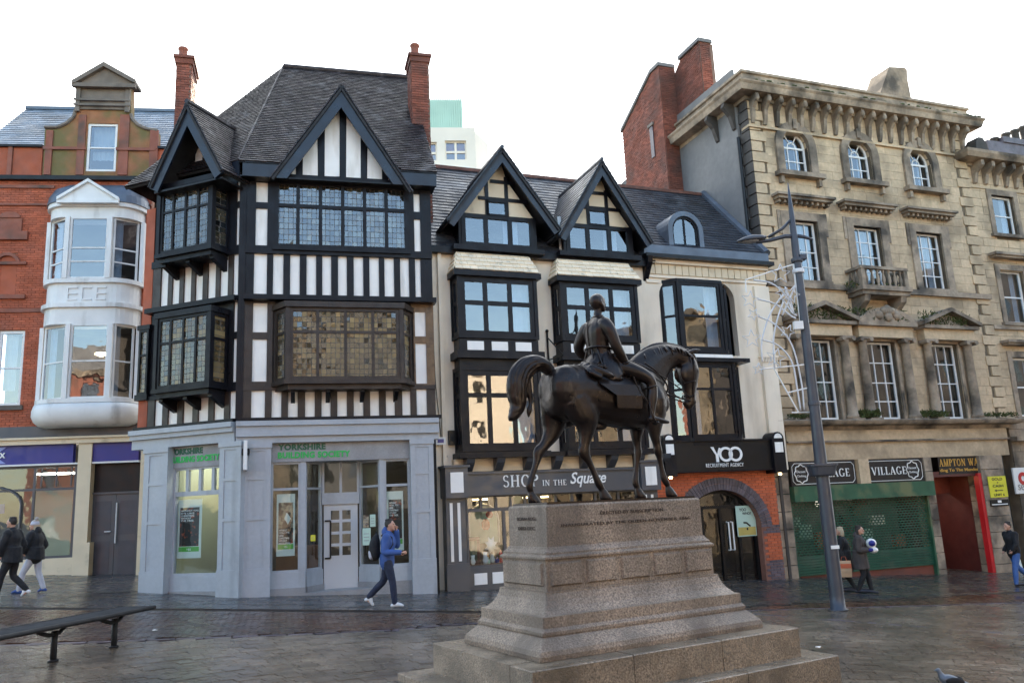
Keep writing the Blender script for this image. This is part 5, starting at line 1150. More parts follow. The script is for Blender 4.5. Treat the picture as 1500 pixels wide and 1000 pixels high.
en = b.build('entrance_screen', 'black_paint', rootY, Y); MB().prism(ins, .265, .275).build('pane', 'pane_clear', en, Y)
uh = Y.u(1070, 1, .1)
for u in (uh-.02, uh+.12): MB().tube([(u, .22, .55), (u, .12, .55), (u, .12, 1.35), (u, .22, 1.35)], .022, 8).build('door_handle', 'window_white', en, Y)
for x, y in ((1018, 724), (1066, 717), (1078, 721), (1097, 731)): p = Y.p(x, y, 1.1); MB().ball((p[0], 1.1, p[1]), .045, n=8).build('spotlight', 'lamp_white', rootY, Y)
bx(Y, 'interior_wall', 'black_paint', uyl, uyr, 2.4, 2.5, -.8, zbs); bx(Y, 'interior_floor', 'interior', uyl, uyr, .4, 2.4, -.75, -.6)
q = Y.R(1079, 740, 1107, 785, .20); t, G = sign_thing(Y, 'window_poster', 'pale green YOO WHO? poster on the glass right of the black doors', 'poster', q[0], .20, q[2]); W_, H_ = q[1]-q[0], q[3]-q[2]
bx(G, 'sheet', 'poster_mint', 0, W_, 0, .012, q[2], q[3]); bx(G, 'picture', 'poster_ochre', .03, W_-.03, -.004, 0, q[2]+.03, q[2]+H_*.3)
text(G, 'YOO', W_*.18, W_*.55, q[2]+H_*.82, q[2]+H_*.92, -.002, 'black_letter', depth=.004, offset=.02); text(G, 'WHO?', W_*.32, W_*.78, q[2]+H_*.70, q[2]+H_*.79, -.002, 'black_letter', depth=.004, offset=.02)
MB().tube([(W_*.35, -.01, q[2]+H_*.45), (W_*.5, -.01, q[2]+H_*.44), (W_*.68, -.01, q[2]+H_*.33)], .025, 6).ball((W_*.52, -.01, q[2]+H_*.24), .03, .01, .04, 8).build('picture', 'black_letter', t, G)
# ================================================================= STACK AND PARTY WALL BEHIND
SX = Fr(None, (8.35, 26.0), R_(21)); uSx = SX.u(1098, 15); aW = uSx-.16     # plane of the party wall (perpendicular to the street)
Qw = SX.sub(aW, 0, R_(90)); y2, z2 = Qw.p(1023, 62); y2b = Qw.p(995, 88)[0]; y1, z1b = Qw.p(1003, 281); a1 = SX.u(981, z1b, y1)
Q1 = SX.sub(a1, 0, R_(90)); z1t = Q1.p(973, 89)[1]; yA, zA = Q1.p(956, 104); yB, zB_ = Q1.p(912, 194); a2 = SX.u(1040, z2-.5, y2)
print('party', aW, y2, z2, y2b, y1, a1, z1t, yA, zA, yB, zB_)
rootC = thing('brick_chimney_wall', 'tall old red brick party wall with stepped chimney tops rising behind the slate roofs', 'building', (8.35, 26.0, 0), R_(21))
K = Fr(rootC, (8.35, 26.0), R_(21))
yA = max(yA, y1+.6)
def flank(F, a, prof, nm):
    """brick wall running back from the street in plane u=a, outline prof in (y,z), seen from its left side"""
    Q = F.sub(a, 0, R_(90)); o = MB().prism(prof, -.6, -.0, None).build(nm, 'old_mortar', rootC, Q); return Q, o
def topf(prof, y):
    for (a, c), (d, e) in zip(prof, prof[1:]):
        if a <= y <= d and d > a: return c+(e-c)*(y-a)/(d-a)
    return -9
zb_w = 9.5
def brick_skin(Q, o, y0, y1_, tp, parent):
    zt_w = max(z for _, z in tp); b = MB()
    for q in courses(y0, y1_, zb_w, zt_w, .078, .235, .012, .002, .02, jit=.0, inside=lambda u, z: z < topf(tp, u)-.03): j = random.uniform(0, .012); b.box(q[0], q[1], .0, .016+j, q[4], q[5])
    b.build('brick', 'old_brick', parent, Q, kind='stuff', fix=False)
t1 = [(y1, z1t), (yA, z1t), (yB, zB_)]
Q, o = flank(K, a1, [(y1, 3)]+t1+[(yB, 3)], 'flank_wall'); brick_skin(Q, o, y1, yB, t1, o)
MB().prism([(y1-.06, z1t), (yA, z1t), (yB+.06, zB_), (yB+.06, zB_+.14), (yA, z1t+.14), (y1-.06, z1t+.14)], -.7, .08).build('coping', 'cement_render', rootC, Q)
fr_ = MB().box(a1, aW+.05, y1, y1+.5, 3, z1t).build('front_wall', 'old_mortar', rootC, K)
pieces(K, 'brick', 'old_brick', courses(a1, aW+.05, zb_w, z1t, .078, .235, .012, y1-.022, y1, jit=.012), parent=fr_, limit=300)
t2 = [(y2, z2), (y2b, z2)]
Q, o = flank(K, aW+.02, [(y2, 3), (y2, z2), (y2b, z2), (y2b, zt2 if 0 else z2-.01), (y1+.3, z2-.6), (y1+.3, 3)], 'rear_wall'); t2 = [(y2, z2), (y2b, z2), (y1+.3, z2-.6)]; brick_skin(Q, o, y2, y1+.3, t2, o)
o = MB().box(aW+.02, a2, y2-.02, y2+.8, 3, z2).build('near_stack', 'old_mortar', rootC, K); b = MB()
for q in courses(aW+.02, a2, zb_w+3, z2, .078, .235, .012, y2-.045, y2-.022, jit=.012): b.box(*q)
b.build('brick', 'old_brick', o, K, kind='stuff', fix=False)
MB().box(aW-.08, a2+.08, y2-.1, y2b, z2, z2+.14).build('coping', 'cement_render', rootC, K)
p_ = Q1.p(955, 186); Q = K.sub(a1, 0, R_(90)); MB().box(p_[0]-.12, p_[0]+.12, .02, .06, p_[1]-1.3, p_[1]).build('blocked_flue', 'blue_brick', rootC, Q)
MB().box(p_[0]-.2, p_[0]+.2, .02, .10, p_[1], p_[1]+.12).build('flue_lintel', 'brown_stone', rootC, Q)
# ================================================================= SANDSTONE BUILDING
PS = (8.35, 26.0); SA = R_(21)
rootS = thing('sandstone_building', 'four storey sandstone building with bracketed cornice, pedimented windows, small balcony and green shuttered shop', 'building', (*PS, 0), SA)
S = Fr(rootS, PS, SA)
zC0 = S.p(1300, 618)[1]; zTop = S.p(1098, 190)[1]; zTop2 = S.p(1250, 178)[1]
zt_s = S.p(1250, 172)[1]
u0S, u1S = S.u(1098, zt_s-1), S.u(1413, zt_s-1)
print('S', u0S, u1S, zC0, zt_s)
W = []   # windows: (px rect at wall face, kind)
top = [S.R(1147, 193, 1183, 256), S.R(1241, 206, 1276, 267), S.R(1331, 218, 1365, 276)]
mid = [S.R(1160, 325, 1200, 413), S.R(1254, 333, 1294, 415), S.R(1345, 341, 1384, 424)]
low = [S.R(1186, 497, 1223, 614), S.R(1273, 501, 1319, 613), S.R(1369, 504, 1410, 613)]
def reg(rs):   # same size and level for the three
    w_ = sum(r[1]-r[0] for r in rs)/3; z0 = sum(r[2] for r in rs)/3; z1 = sum(r[3] for r in rs)/3
    return [((r[0]+r[1])/2-w_/2, (r[0]+r[1])/2+w_/2, z0, z1) for r in rs]
top, mid, low = reg(top), reg(mid), reg(low)
holes = [*top, *mid, *low]
wall(S, 'wall', 'stone_joint', u0S, u1S, zC0-.1, zt_s, .02, .45, holes)
crs = .315
bl = courses(u0S+.55, u1S-.55, zC0, zt_s, crs, .72, .008, -.0, .02, holes, jit=.007, vary=.3)
pieces(S, 'stone_block', 'sandstone', bl, limit=300)
z = zC0+.1; k = 0
while z < zt_s-.1:      # rusticated quoins, dark with soot on the left corner
    for side in (0, 1):
        w_ = .62 if k % 2 else .42
        a, c = (u0S-.03, u0S+w_) if side == 0 else (u1S-w_, u1S+.03)
        MB().prism([(a, z+.02), (c-.03, z+.02), (c, z+.05), (c, z+.33), (c-.03, z+.36), (a, z+.36)] if side == 0 else [(a+.03, z+.02), (c, z+.02), (c, z+.36), (a+.03, z+.36), (a, z+.33), (a, z+.05)], -.042, .02).build('quoin', 'sandstone', rootS, S, fix=False)
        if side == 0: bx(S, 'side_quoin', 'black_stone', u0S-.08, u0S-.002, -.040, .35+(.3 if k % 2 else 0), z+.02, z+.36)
    z += .38; k += 1
bx(S, 'interior', 'interior', u0S+.1, u1S-.1, 3.4, 3.5, -1, zt_s)
for z in (zC0+.1, low[0][3]+1.0, mid[0][3]+1.1, zt_s-.1): bx(S, 'interior', 'interior', u0S+.1, u1S-.1, .46, 3.4, z-.1, z+.05)
bx(S, 'side_wall', 'cement_render', u0S+.0, u0S+.25, .46, 9., -1, zt_s+.6); bx(S, 'side_wall', 'cement_render', u1S-.25, u1S, .46, 9., -1, zt_s)
# party wall: grey rendered flank standing forward of the stack (lower part darker with a raking flashing)
zgr = Qw.p(1020, 147)[1]; MB().prism([(0.46, 3), (.46, zgr), (y1, zgr), (y1, 3)], .02, .12, Matrix.Translation((u0S-.02, 0, 0)) @ Matrix.Rotation(R_(90), 4, 'Z')).build('party_wall_render', 'cement_render', rootS, S)
MB().prism([(.4, Qw.p(1090, 290)[1]), (y1, Qw.p(1090, 290)[1]-.5), (y1, 3), (.4, 3)], .12, .20, Matrix.Translation((u0S-.02, 0, 0)) @ Matrix.Rotation(R_(90), 4, 'Z')).build('lower_render', 'cement_render', rootS, S)
MB().tube([(u0S-.2, .4, zC0), (u0S-.2, .4, zt_s-1.2)], .06, 8).build('drainpipe', 'black_paint', rootS, S)
# main cornice with brackets
zc0 = zt_s-.02; cz = [0, .28, .42, .75, .95]
def cornice(F, u0, u1, z0, prof, m, name='cornice', back=.45):
    """prof: (projection, z) steps of the moulding, returned round both ends"""
    b = MB(); rings = []
    for d, z in prof:
        rings.append([Vector((u0-d, back, z0+z)), Vector((u0-d, -d, z0+z)), Vector((u1+d, -d, z0+z)), Vector((u1+d, back, z0+z))])
    b.loft(rings); return b.build(name, m, F.root, F)
cornice(S, u0S-.05, u1S+.05, zc0, [(.10, 0), (.12, .12), (.50, .15), (.52, .20), (.56, .34), (.62, .41), (.63, .46), (.30, .50), (.24, .52), (.20, .90), (.27, .93), (.27, 1.02), (0, 1.07)], 'sooty_stone', back=y1-.05)
bx(S, 'frieze_band', 'sandstone', u0S-.1, u1S+.1, -.10, .3, zt_s-1.0, zt_s-.92)
nb = 20
for i in range(nb):
    u = u0S+.12+(u1S-u0S-.24)*i/(nb-1)
    MB().prism([(0, zt_s+.12), (-.42, zt_s+.12), (-.43, zt_s-.05), (-.32, zt_s-.18), (-.19, zt_s-.34), (-.14, zt_s-.66), (-.08, zt_s-.84), (0, zt_s-.84)], -.065, .065, Matrix.Translation((u, 0, 0)) @ Matrix.Rotation(R_(90), 4, 'Z')).build('cornice_bracket', 'sooty_stone', rootS, S)
    MB().ball((u, -.40, zt_s-.05), .085, .08, .12, 8).build('bracket_scroll', 'sooty_stone', rootS, S)
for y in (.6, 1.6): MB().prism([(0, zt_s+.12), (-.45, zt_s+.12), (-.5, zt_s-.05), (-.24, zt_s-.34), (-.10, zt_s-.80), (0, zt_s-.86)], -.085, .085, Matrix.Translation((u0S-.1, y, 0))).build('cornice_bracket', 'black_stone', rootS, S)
b = MB(); rr = random.Random(5)
for i in range(60): u = rr.uniform(u0S, u1S+.5); b.ball((u, -.50-rr.random()*.1, zt_s+.48), rr.uniform(.04, .13), .06, .03, 6)
b.build('moss', 'moss', rootS, S, kind='stuff', fix=False)
q = S.R(1296, 97, 1330, 126, 1.5); MB().prism([(q[0]-1.0, zt_s+1.0), (q[0]+.3, q[3]-.1), (q[1]-.1, q[3]), (q[1], q[3]-.1), (q[1]-.05, q[3]-.5), (q[1]+.05, zt_s+1.0)], 1.5, 2.5).build('roof_pediment', 'sooty_stone', rootS, S)
SW = 'window_white'
# top windows: arched
for (a, c, z0, z1) in top:
    uc, r = (a+c)/2, (c-a)/2; zs_ = z1-r
    def ap_(k, n=12): return [(uc-(r+k)*math.cos(math.pi*i/n), zs_+(r+k)*math.sin(math.pi*i/n)) for i in range(n+1)]
    o_, i_ = ap_(.30), ap_(.0)
    b = MB()
    for k in range(12): b.prism([o_[k], o_[k+1], i_[k+1], i_[k]], -.10, .25)
    b.prism([(a-.30, z0), (a-.30, zs_), (a, zs_), (a, z0)], -.10, .25); b.prism([(c, z0), (c, zs_), (c+.30, zs_), (c+.30, z0)], -.10, .25); o = b.build('window_surround', 'sooty_stone', rootS, S)
    o2, i2 = ap_(.38), ap_(.30); b = MB()
    b.box(uc-.08, uc+.08, -.15, -.02, zs_+r+.02, zs_+r+.38); b.build('keystone', 'sooty_stone', o, S)
    for k in (0, 1):  # corner fill between arch and the square wall hole
        e = -1 if k == 0 else 1; pts = [(uc+e*r, z1), (uc+e*r, zs_)]+[(uc+e*r*math.cos(t), zs_+r*math.sin(t)) for t in (.4, .8, 1.2, 1.57)]
        MB().prism(pts, .05, .3).build('spandrel', 'sandstone', o, S)
    w_ = window(S, a, c, z0, zs_, .16, 3, 2, SW, .035, .07, .06, name='sash_window'); b = MB(); f0_, f1_ = ap_(-.0), ap_(-.08)
    for k in range(12): b.prism([f0_[k], f0_[k+1], f1_[k+1], f1_[k]], .16, .22)
    for t in (60, 120): b.prism([(uc+.10*math.cos(R_(t-6)), zs_+.10), (uc+.10*math.cos(R_(t+6)), zs_+.10), (uc+r*math.cos(R_(t+3)), zs_+r*math.sin(R_(t+3))), (uc+r*math.cos(R_(t-3)), zs_+r*math.sin(R_(t-3)))], .17, .2)
    fi, fo = [(uc-.15*math.cos(math.pi*i/8), zs_+.16*math.sin(math.pi*i/8)) for i in range(9)], [(uc-.19*math.cos(math.pi*i/8), zs_+.20*math.sin(math.pi*i/8)) for i in range(9)]
    for k in range(8): b.prism([fo[k], fo[k+1], fi[k+1], fi[k]], .17, .2)
    fan = b.build('fan_light', SW, o, S); MB().prism(ap_(-.04), .188, .194).build('pane', 'pane', o, S)
    bx(S, 'window_sill', 'sooty_stone', a-.42, c+.42, -.28, .1, z0-.16, z0)
    for u in (a-.30, c+.18): bx(S, 'sill_bracket', 'sooty_stone', u, u+.12, -.18, 0, z0-.42, z0-.16)
    curtain(S, c-.28, c-.1, z0, z1-.2, .4)
# middle windows
for i, (a, c, z0, z1) in enumerate(mid):
    b = MB()
    for x0, x1 in ((a-.30, a), (c, c+.30)): b.box(x0, x1, -.07, .3, z0, z1+.28)
    b.box(a, c, -.07, .3, z1, z1+.28); b.box(a-.42, a-.30, -.05, 0, z0+1.6, z1+.3); b.box(c+.30, c+.42, -.05, 0, z0+1.6, z1+.3); o = b.build('window_surround', 'sooty_stone', rootS, S)
    zh = z1+.62; hd = MB().box(a-.60, c+.60, -.42, 0, zh+.10, zh+.18).box(a-.52, c+.52, -.34, 0, zh, zh+.10).build('window_hood', 'sooty_stone', o, S)
    for k in range(10): u = a-.46+(c-a+.92-.10)*k/9; bx(S, 'dentil', 'sooty_stone', u, u+.09, -.24, 0, zh-.11, zh, parent=o)
    window(S, a, c, z0, z1, .16, 3, [.25, .5, .75], SW, .035, .07, .06, name='sash_window')
    curtain(S, a+.08, c-.08, z1-.9, z1-.05, .36, 'curtain'); curtain(S, c-.45, c-.15, z0, z1-.5, .40)
    if i != 1: bx(S, 'window_sill', 'sooty_stone', a-.3, c+.3, -.12, .1, z0-.12, z0)
# string course
zs1 = S.p(1250, 424)[1]; bx(S, 'string_course', 'sooty_stone', u0S-.05, u1S+.05, -.14, 0, zs1-.08, zs1+.10)
# balcony
bq = S.R(1262, 392, 1329, 417, -.7); (ba, bc) = bq[0], bq[1]; zb1, zb0 = S.p(1295, 391, -.7)[1], S.p(1295, 419, -.7)[1]
bal = MB().box(ba-.08, bc+.08, -.78, 0, zb0-.16, zb0).box(ba-.02, bc+.02, -.70, 0, zb0-.30, zb0-.16).build('balcony', 'sooty_stone', rootS, S)
MB().box(ba-.03, bc+.03, -.74, -.58, zb1-.10, zb1).box(ba-.03, ba+.13, -.58, 0, zb1-.10, zb1).box(bc-.13, bc+.03, -.58, 0, zb1-.10, zb1).box(ba-.0, ba+.16, -.72, -.56, zb0, zb1-.1).box(bc-.16, bc, -.72, -.56, zb0, zb1-.1).build('balcony_rail', 'sooty_stone', bal, S)
prof = [(.045, 0), (.045, .06), (.03, .10), (.065, .24), (.05, .36), (.028, .50), (.05, .56), (.05, .62)]
hh = zb1-.10-zb0; nB = 7
for i in range(nB): u = ba+.26+(bc-ba-.52)*i/(nB-1); MB().lathe([(r_, z*hh/.62) for r_, z in prof], (u, -.64, zb0), 8).build('baluster', 'sooty_stone', bal, S, smooth=True)
for i in range(3):
    for u in (ba+.08, bc-.08): MB().lathe([(r_, z*hh/.62) for r_, z in prof], (u, -.45+i*.17, zb0), 8).build('baluster', 'sooty_stone', bal, S, smooth=True)
for u in (ba+.22, bc-.22): MB().prism([(0, zb0-.30), (-.66, zb0-.30), (-.60, zb0-.50), (-.30, zb0-.75), (-.16, zb0-1.35), (0, zb0-1.5)], -.12, .12, Matrix.Translation((u, 0, 0)) @ Matrix.Rotation(R_(90), 4, 'Z')).build('balcony_bracket', 'sooty_stone', bal, S)
# first floor windows with columns and pediments
zl1 = low[0][3]
for i, (a, c, z0, z1) in enumerate(low):
    o = MB().box(a-.12, a, -.05, .3, z0, z1+.12).box(c, c+.12, -.05, .3, z0, z1+.12).box(a, c, -.05, .3, z1, z1+.12).build('window_surround', 'sooty_stone', rootS, S)
    window(S, a, c, z0, z1, .16, 3, [.2, .45, .48, .74] if 0 else [.23, .47, .73], SW, .035, .07, .06, name='sash_window')
    for u in (a-.32, c+.32):
        MB().lathe([(.22, 0), (.22, .10), (.17, .14), (.165, .5), (.135, z1-z0-.15), (.17, z1-z0-.08), (.19, z1-z0)], (u, -.16, z0), 12).build('column', 'sooty_stone', o, S, smooth=True)
        MB().box(u-.22, u+.22, -.40, .0, z1, z1+.08).tube([(u-.2, -.42, z1+.0), (u-.2, -.1, z1+.0)], .085, 8).tube([(u+.2, -.42, z1+.0), (u+.2, -.1, z1+.0)], .085, 8).build('capital', 'sooty_stone', o, S)
        bx(S, 'column_base', 'sooty_stone', u-.26, u+.26, -.42, 0, zC0+.05, z0, parent=o)
    e0, e1 = a-.62, c+.62; bx(S, 'entablature', 'sandstone', e0+.06, e1-.06, -.34, 0, z1+.08, z1+.45, parent=o); b = MB().box(e0-.04, e1+.04, -.5, 0, z1+.45, z1+.56)
    if i != 1:
        um = (e0+e1)/2; za = z1+.56; zp = z1+1.02
        b.prism([(e0-.10, za), (um, zp+.04), (e1+.10, za), (e1+.10, za+.13), (um, zp+.18), (e0-.10, za+.13)], -.58, 0); pd = b.build('pediment', 'sooty_stone', o, S); MB().prism([(e0+.05, za), (e1-.05, za), (um, zp)], -.30, 0).build('tympanum', 'sooty_stone', o, S)
    else:
        um = (e0+e1)/2; za = z1+.56; w_ = (e1-e0)/2; pts = [(e0-.05, za)]+[(um-w_*math.cos(t), za+.12+.42*math.sin(t)**2) for t in [math.pi*k/10 for k in range(11)]]+[(e1+.05, za)]
        b.prism(pts, -.5, 0); b.build('pediment', 'sooty_stone', o, S); b = MB()
        for dx, dz, r_ in ((-.38, .25, .16), (.38, .25, .16), (0, .42, .2), (-.18, .4, .14), (.18, .4, .14), (0, .2, .18)): b.ball((um+dx, -.5, za+dz), r_, .12, r_, 8)
        b.build('carved_scroll', 'sooty_stone', o, S, smooth=True, kind='stuff')
# ground-floor cornice, frieze
cornice(S, u0S-.02, S.u(1478, zC0, -.3), zC0-.14, [(.15, -.12), (.20, 0), (.50, .04), (.55, .10), (.58, .16), (.50, .19), (.1, .22)], 'sooty_stone', 'shop_cornice', .3)
uSe = S.u(1480, 3, -.1)
zfr0 = S.p(1300, 671, -.1)[1]; zmd = S.p(1300, 645, -.1)[1]
bx(S, 'frieze', 'sandstone', u0S, uSe, -.12, .4, zmd+.03, zC0-.24); bx(S, 'frieze_moulding', 'sooty_stone', u0S, uSe, -.20, .4, zmd-.03, zmd+.03); bx(S, 'architrave', 'sandstone', u0S, uSe, -.09, .4, zfr0, zmd-.03)
# piers of blocks
def pier(x0, x1, y=-.16, zt=zfr0, zb=-1.1):
    u0, u1 = S.u(x0, 1.5, y), S.u(x1, 1.5, y); z = zb; o = None
    while z < zt-.02: zz = min(z+.52, zt-.002); bx(S, 'pier_block', 'sooty_stone', u0, u1, y-random.uniform(0, .01), .4, z+.01, zz); z += .53
    return u0, u1
pa = pier(1137, 1160); pb_ = pier(1362, 1373, -.12); pc = pier(1444, 1477)
um0, um1 = S.u(1256, 3, -.1), S.u(1271, 3, -.1); bx(S, 'sign_pier', 'sandstone', um0, um1, -.14, .3, S.p(1260, 708)[1], zfr0)
zsg1, zsg0 = S.p(1250, 673, -.1)[1], S.p(1250, 709, -.1)[1]
# shutter: box, perforated slats, solid slats, guide rails
us0, us1 = pa[1]+.02, pb_[0]-.02; zx1, zx0 = S.p(1265, 708, -.3)[1], S.p(1265, 730, -.3)[1]; zsb = S.p(1200, 842, -.05)[1]; zsm = S.p(1265, 812, -.05)[1]
bx(S, 'shutter_box', 'fascia_green', us0, us1+.1, -.36, .2, zx0, zx1)
bx(S, 'shutter_guide', 'shutter_green', us0-.0, us0+.09, -.08, .06, -1.0, zx0); bx(S, 'shutter_guide', 'fascia_green', us1-.05, us1+.08, -.12, .06, -1.1, zx0)
z = zsb; sh = MB(); n = 0; slots = []
while z < zx0:
    solid = z < zsm
    if solid: bx(S, 'shutter_slat', 'shutter_green', us0+.09, us1-.05, -.04, .0, z+.008, z+.078)
    else:
        sh.box(us0+.09, us1-.05, -.03, -.01, z, z+.038); u = us0+.09+(n % 2)*.07
        while u < us1-.1: sh.box(u, u+.035, -.03, -.01, z+.038, z+.08); u += .14
    z += .08; n += 1
sh.build('shutter_lattice', 'shutter_green', rootS, S, kind='stuff', fix=False)
bx(S, 'shop_riser', 'old_brick', us0, us1, .02, .3, -1.2, zsb); bx(S, 'interior', 'interior', us0, us1, 1.3, 1.4, -1, zx1)
rr = random.Random(9)
for i in range(12): u = us0+.3+rr.random()*(us1-us0-.6); z = .1+rr.random()*1.9; bx(S, 'shop_stock', ['red_dull', 'poster_mint', 'interior_wood', 'white_plaster', 'orange_brick'][i % 5], u, u+.3+rr.random()*.3, .6, .8, z, z+.25+rr.random()*.3)
for u in (us0+1.25, us0+3.3, us0+4.3): bx(S, 'ceiling_light', 'lamp_white', u, u+.32, .5, .7, 2.2, 2.25)
# passage on the right
up0, up1 = pb_[1], pc[0]; zp1 = S.p(1400, 694, 0)[1]
bx(S, 'passage_wall', 'red_dull', up0-.1, up0, -.02, 4.0, -1.2, zp1+.1); bx(S, 'passage_wall', 'red_dull', up1, up1+.1, .41, 4.0, -1.2, zp1+.1); bx(S, 'passage_ceiling', 'red_dull', up0, up1, -.02, 4., zp1, zp1+.1)
bx(S, 'passage_end', 'black_paint', up0, up1, 2.6, 2.7, -1.2, zp1); bx(S, 'red_post', 'red_paint', up1-.14, up1+.0, -.14, .05, -1.2, zp1)
ux = S.u(1418, 1.5, 1.2)
bx(S, 'passage_wall', 'red_dull', ux, up1, 1.2, 1.3, -1.2, zp1); bx(S, 'passage_head', 'red_dull', up0, ux, 1.2, 1.3, S.p(1390, 722, 1.2)[1], zp1)
bx(S, 'red_rail', 'red_dull', up0, up1, -.04, .02, zp1-.08, zp1+.0)
for i, (x0, y0, x1, y1, m, nm) in enumerate(((1387, 744, 1400, 765, 'interior_wood', 'shelf_stock'), (1388, 756, 1410, 764, 'orange_brick', 'shelf_stock'), (1391, 765, 1415, 778, 'poster_mint', 'shelf_stock'), (1388, 778, 1418, 800, 'red_dull', 'counter'))):
    q = S.R(x0, y0, x1, y1, 2.2); bx(S, nm, m, q[0], q[1], 2.2, 2.5, q[2], q[3])
bx(S, 'ceiling_light', 'lamp_white', up0+.2, up0+1.0, 1.6, 1.9, zp1-.3, zp1-.26); bx(S, 'ceiling_light', 'lamp_warm', up0+.9, up0+1.4, .5, .7, zp1-.06, zp1-.03)
smallbox(S, 1422, 727, 1436, 746, 1.1, .08, 'window_white', 'entry_box', 'white box on the dark red wall inside the right-hand passage', 'box', 'dark_metal')
smallbox(S, 1425, 749, 1439, 762, 1.17, .02, 'poster_white', 'passage_notice', 'white paper notice below the white box in the passage', 'notice', 'slab_base')
# signs
def frame_lines(b, u0, u1, z0, z1, t=.02, ch=.10):
    P = [(u0+ch, z0), (u1-ch, z0), (u1, z0+ch), (u1, z1-ch), (u1-ch, z1), (u0+ch, z1), (u0, z1-ch), (u0, z0+ch)]
    for A_, B_ in zip(P, P[1:]+P[:1]): b.tube([(A_[0], -.008, A_[1]), (B_[0], -.008, B_[1])], t/2, 4)
for x0, x1, tx0, tx1, bx_, lb in ((1160, 1256, 1190, 1244, 1173.5, 'black VILLAGE sign partly behind the lamp post, emblem at its left end'), (1271, 1355, 1276, 1327, 1336.5, 'black VILLAGE sign between stone piers, emblem at its right end')):
    u0, u1 = S.u(x0, zsg0, -.1), S.u(x1, zsg0, -.1); t, G = sign_thing(S, 'village_shop_sign', lb, 'sign', u0, -.10, zsg0); W_ = u1-u0; H_ = zsg1-zsg0
    bx(G, 'board', 'brown_sign', 0, W_, 0, .06, zsg0, zsg1); b = MB(); frame_lines(b, .07, W_-.07, zsg0+.07, zsg1-.07); b.build('border', 'white_plaster', t, G)
    a0, a1 = S.u(tx0, zsg0+H_/2, -.1)-u0, S.u(tx1, zsg0+H_/2, -.1)-u0; text(G, '', a0, a1, zsg0+H_*.33, zsg0+H_*.67, -.003, 'white_letter', me=serif_mesh('VILLAGE'))
    ce = S.u(bx_, zsg0+H_/2, -.1)-u0; zc_ = zsg0+H_/2; b = MB(); n = 32
    pts = [(ce+(.25+.022*math.cos(8*t_))*math.cos(t_)*1., -.01, zc_+(.27+.022*math.cos(8*t_))*math.sin(t_)) for t_ in [2*math.pi*k/n for k in range(n+1)]]; b.tube(pts, .018, 5, cap=False).build('emblem_frame', 'white_plaster', t, G)
    text(G, 'Discount', ce-.17, ce+.17, zc_+.03, zc_+.11, -.003, 'white_letter', depth=.006); text(G, 'Clothing', ce-.17, ce+.17, zc_-.12, zc_-.03, -.003, 'white_letter', depth=.006)
u0, u1 = S.u(1373, 3, -.02), S.u(1444, 3, -.02); zw1, zw0 = zfr0-.0, zp1; t, G = sign_thing(S, 'passage_sign', 'dark sign with gold lettering ending in HAMPTON WALK over the red framed passage', 'sign', u0, -.04, zw0); W_ = u1-u0; H_ = zw1-zw0
bx(G, 'board', 'brown_sign', 0, W_, .0, .05, zw0, zw1-.01); text(G, '', .02, W_*.97, zw0+H_*.44, zw0+H_*.88, -.002, 'gold_letter', me=serif_mesh('AMPTON WALK')); text(G, 'ding To The Mander Cen', .02, W_*.98, zw0+H_*.10, zw0+H_*.33, -.002, 'gold_letter', offset=.015)
q = S.R(1449, 697, 1475, 728, -.19); t, G = sign_thing(S, 'gold_cash_sign', 'yellow GOLD + CASH UNIT 6 sign with arrow on the right stone pier', 'sign', q[0], -.19, q[2]); W_, H_ = q[1]-q[0], q[3]-q[2]; z0 = q[2]
bx(G, 'board', 'sign_yellow', 0, W_, 0, .02, z0, q[3])
for s_, a, c in (('GOLD', .80, .93), ('+', .66, .74), ('CASH', .48, .60), ('UNIT 6', .06, .18)): w_ = .3 if s_ != '+' else .05; text(G, s_, W_*(.5-w_), W_*(.5+w_), z0+H_*a, z0+H_*c, -.002, 'black_letter', offset=.02, depth=.004)
MB().prism([(W_*.25, z0+H_*.32), (W_*.38, z0+H_*.38), (W_*.38, z0+H_*.34), (W_*.75, z0+H_*.34), (W_*.75, z0+H_*.30), (W_*.38, z0+H_*.30), (W_*.38, z0+H_*.26)], -.004, -.0).build('arrow', 'black_letter', t, G)
q = S.R(1451, 731, 1478, 741, -.19); t, G = sign_thing(S, 'small_wall_plaque', 'small black plaque under the yellow sign', 'plaque', q[0], -.19, q[2]); bx(G, 'board', 'black_paint', 0, q[1]-q[0], 0, .02, q[2], q[3]); bx(G, 'emblem', 'white_letter', (q[1]-q[0])*.4, (q[1]-q[0])*.6, -.004, 0, q[2]+.12, q[3]-.03); bx(G, 'printed_line', 'white_letter', .06, (q[1]-q[0])-.06, -.004, 0, q[2]+.05, q[2]+.08)
smallbox(S, 1125, 594, 1139, 608, -.1, .1, 'sign_blue', 'blue_wall_plate', 'small blue plate on the sandstone beside the cream pilaster', 'plate', 'pale_blue')
# moss and small plants growing on ledges
rr = random.Random(11)
def moss_patch(name, label, F, u0, u1, y, z, n, h, drop=0):
    t = thing(name, label, 'plant', F.w((u0+u1)/2, y, z), F.ang); b = MB()
    for i in range(int(n*.6)):
        x = rr.uniform(u0, u1)-(u0+u1)/2; c = Vector((x, rr.uniform(-.12, .15), rr.uniform(-drop, h*.5))); L_ = rr.uniform(.03, .10)*(h/.25); d = Vector((rr.uniform(-1, 1), rr.uniform(-1, .2), rr.uniform(-.1, 1))).normalized(); s_ = d.cross(Vector((rr.random(), rr.random(), rr.random()))).normalized()*.022
        b.add([c-s_, c+s_, c+d*L_+s_*.3, c+d*L_-s_*.3], [(0, 1, 2, 3)])
    b.build('foliage', 'moss', t, kind='stuff', fix=False)
lbs = ['moss on the left window pediment above the lamp post decoration', 'green plants on the carved middle pediment', 'long grass drooping from the right window pediment']
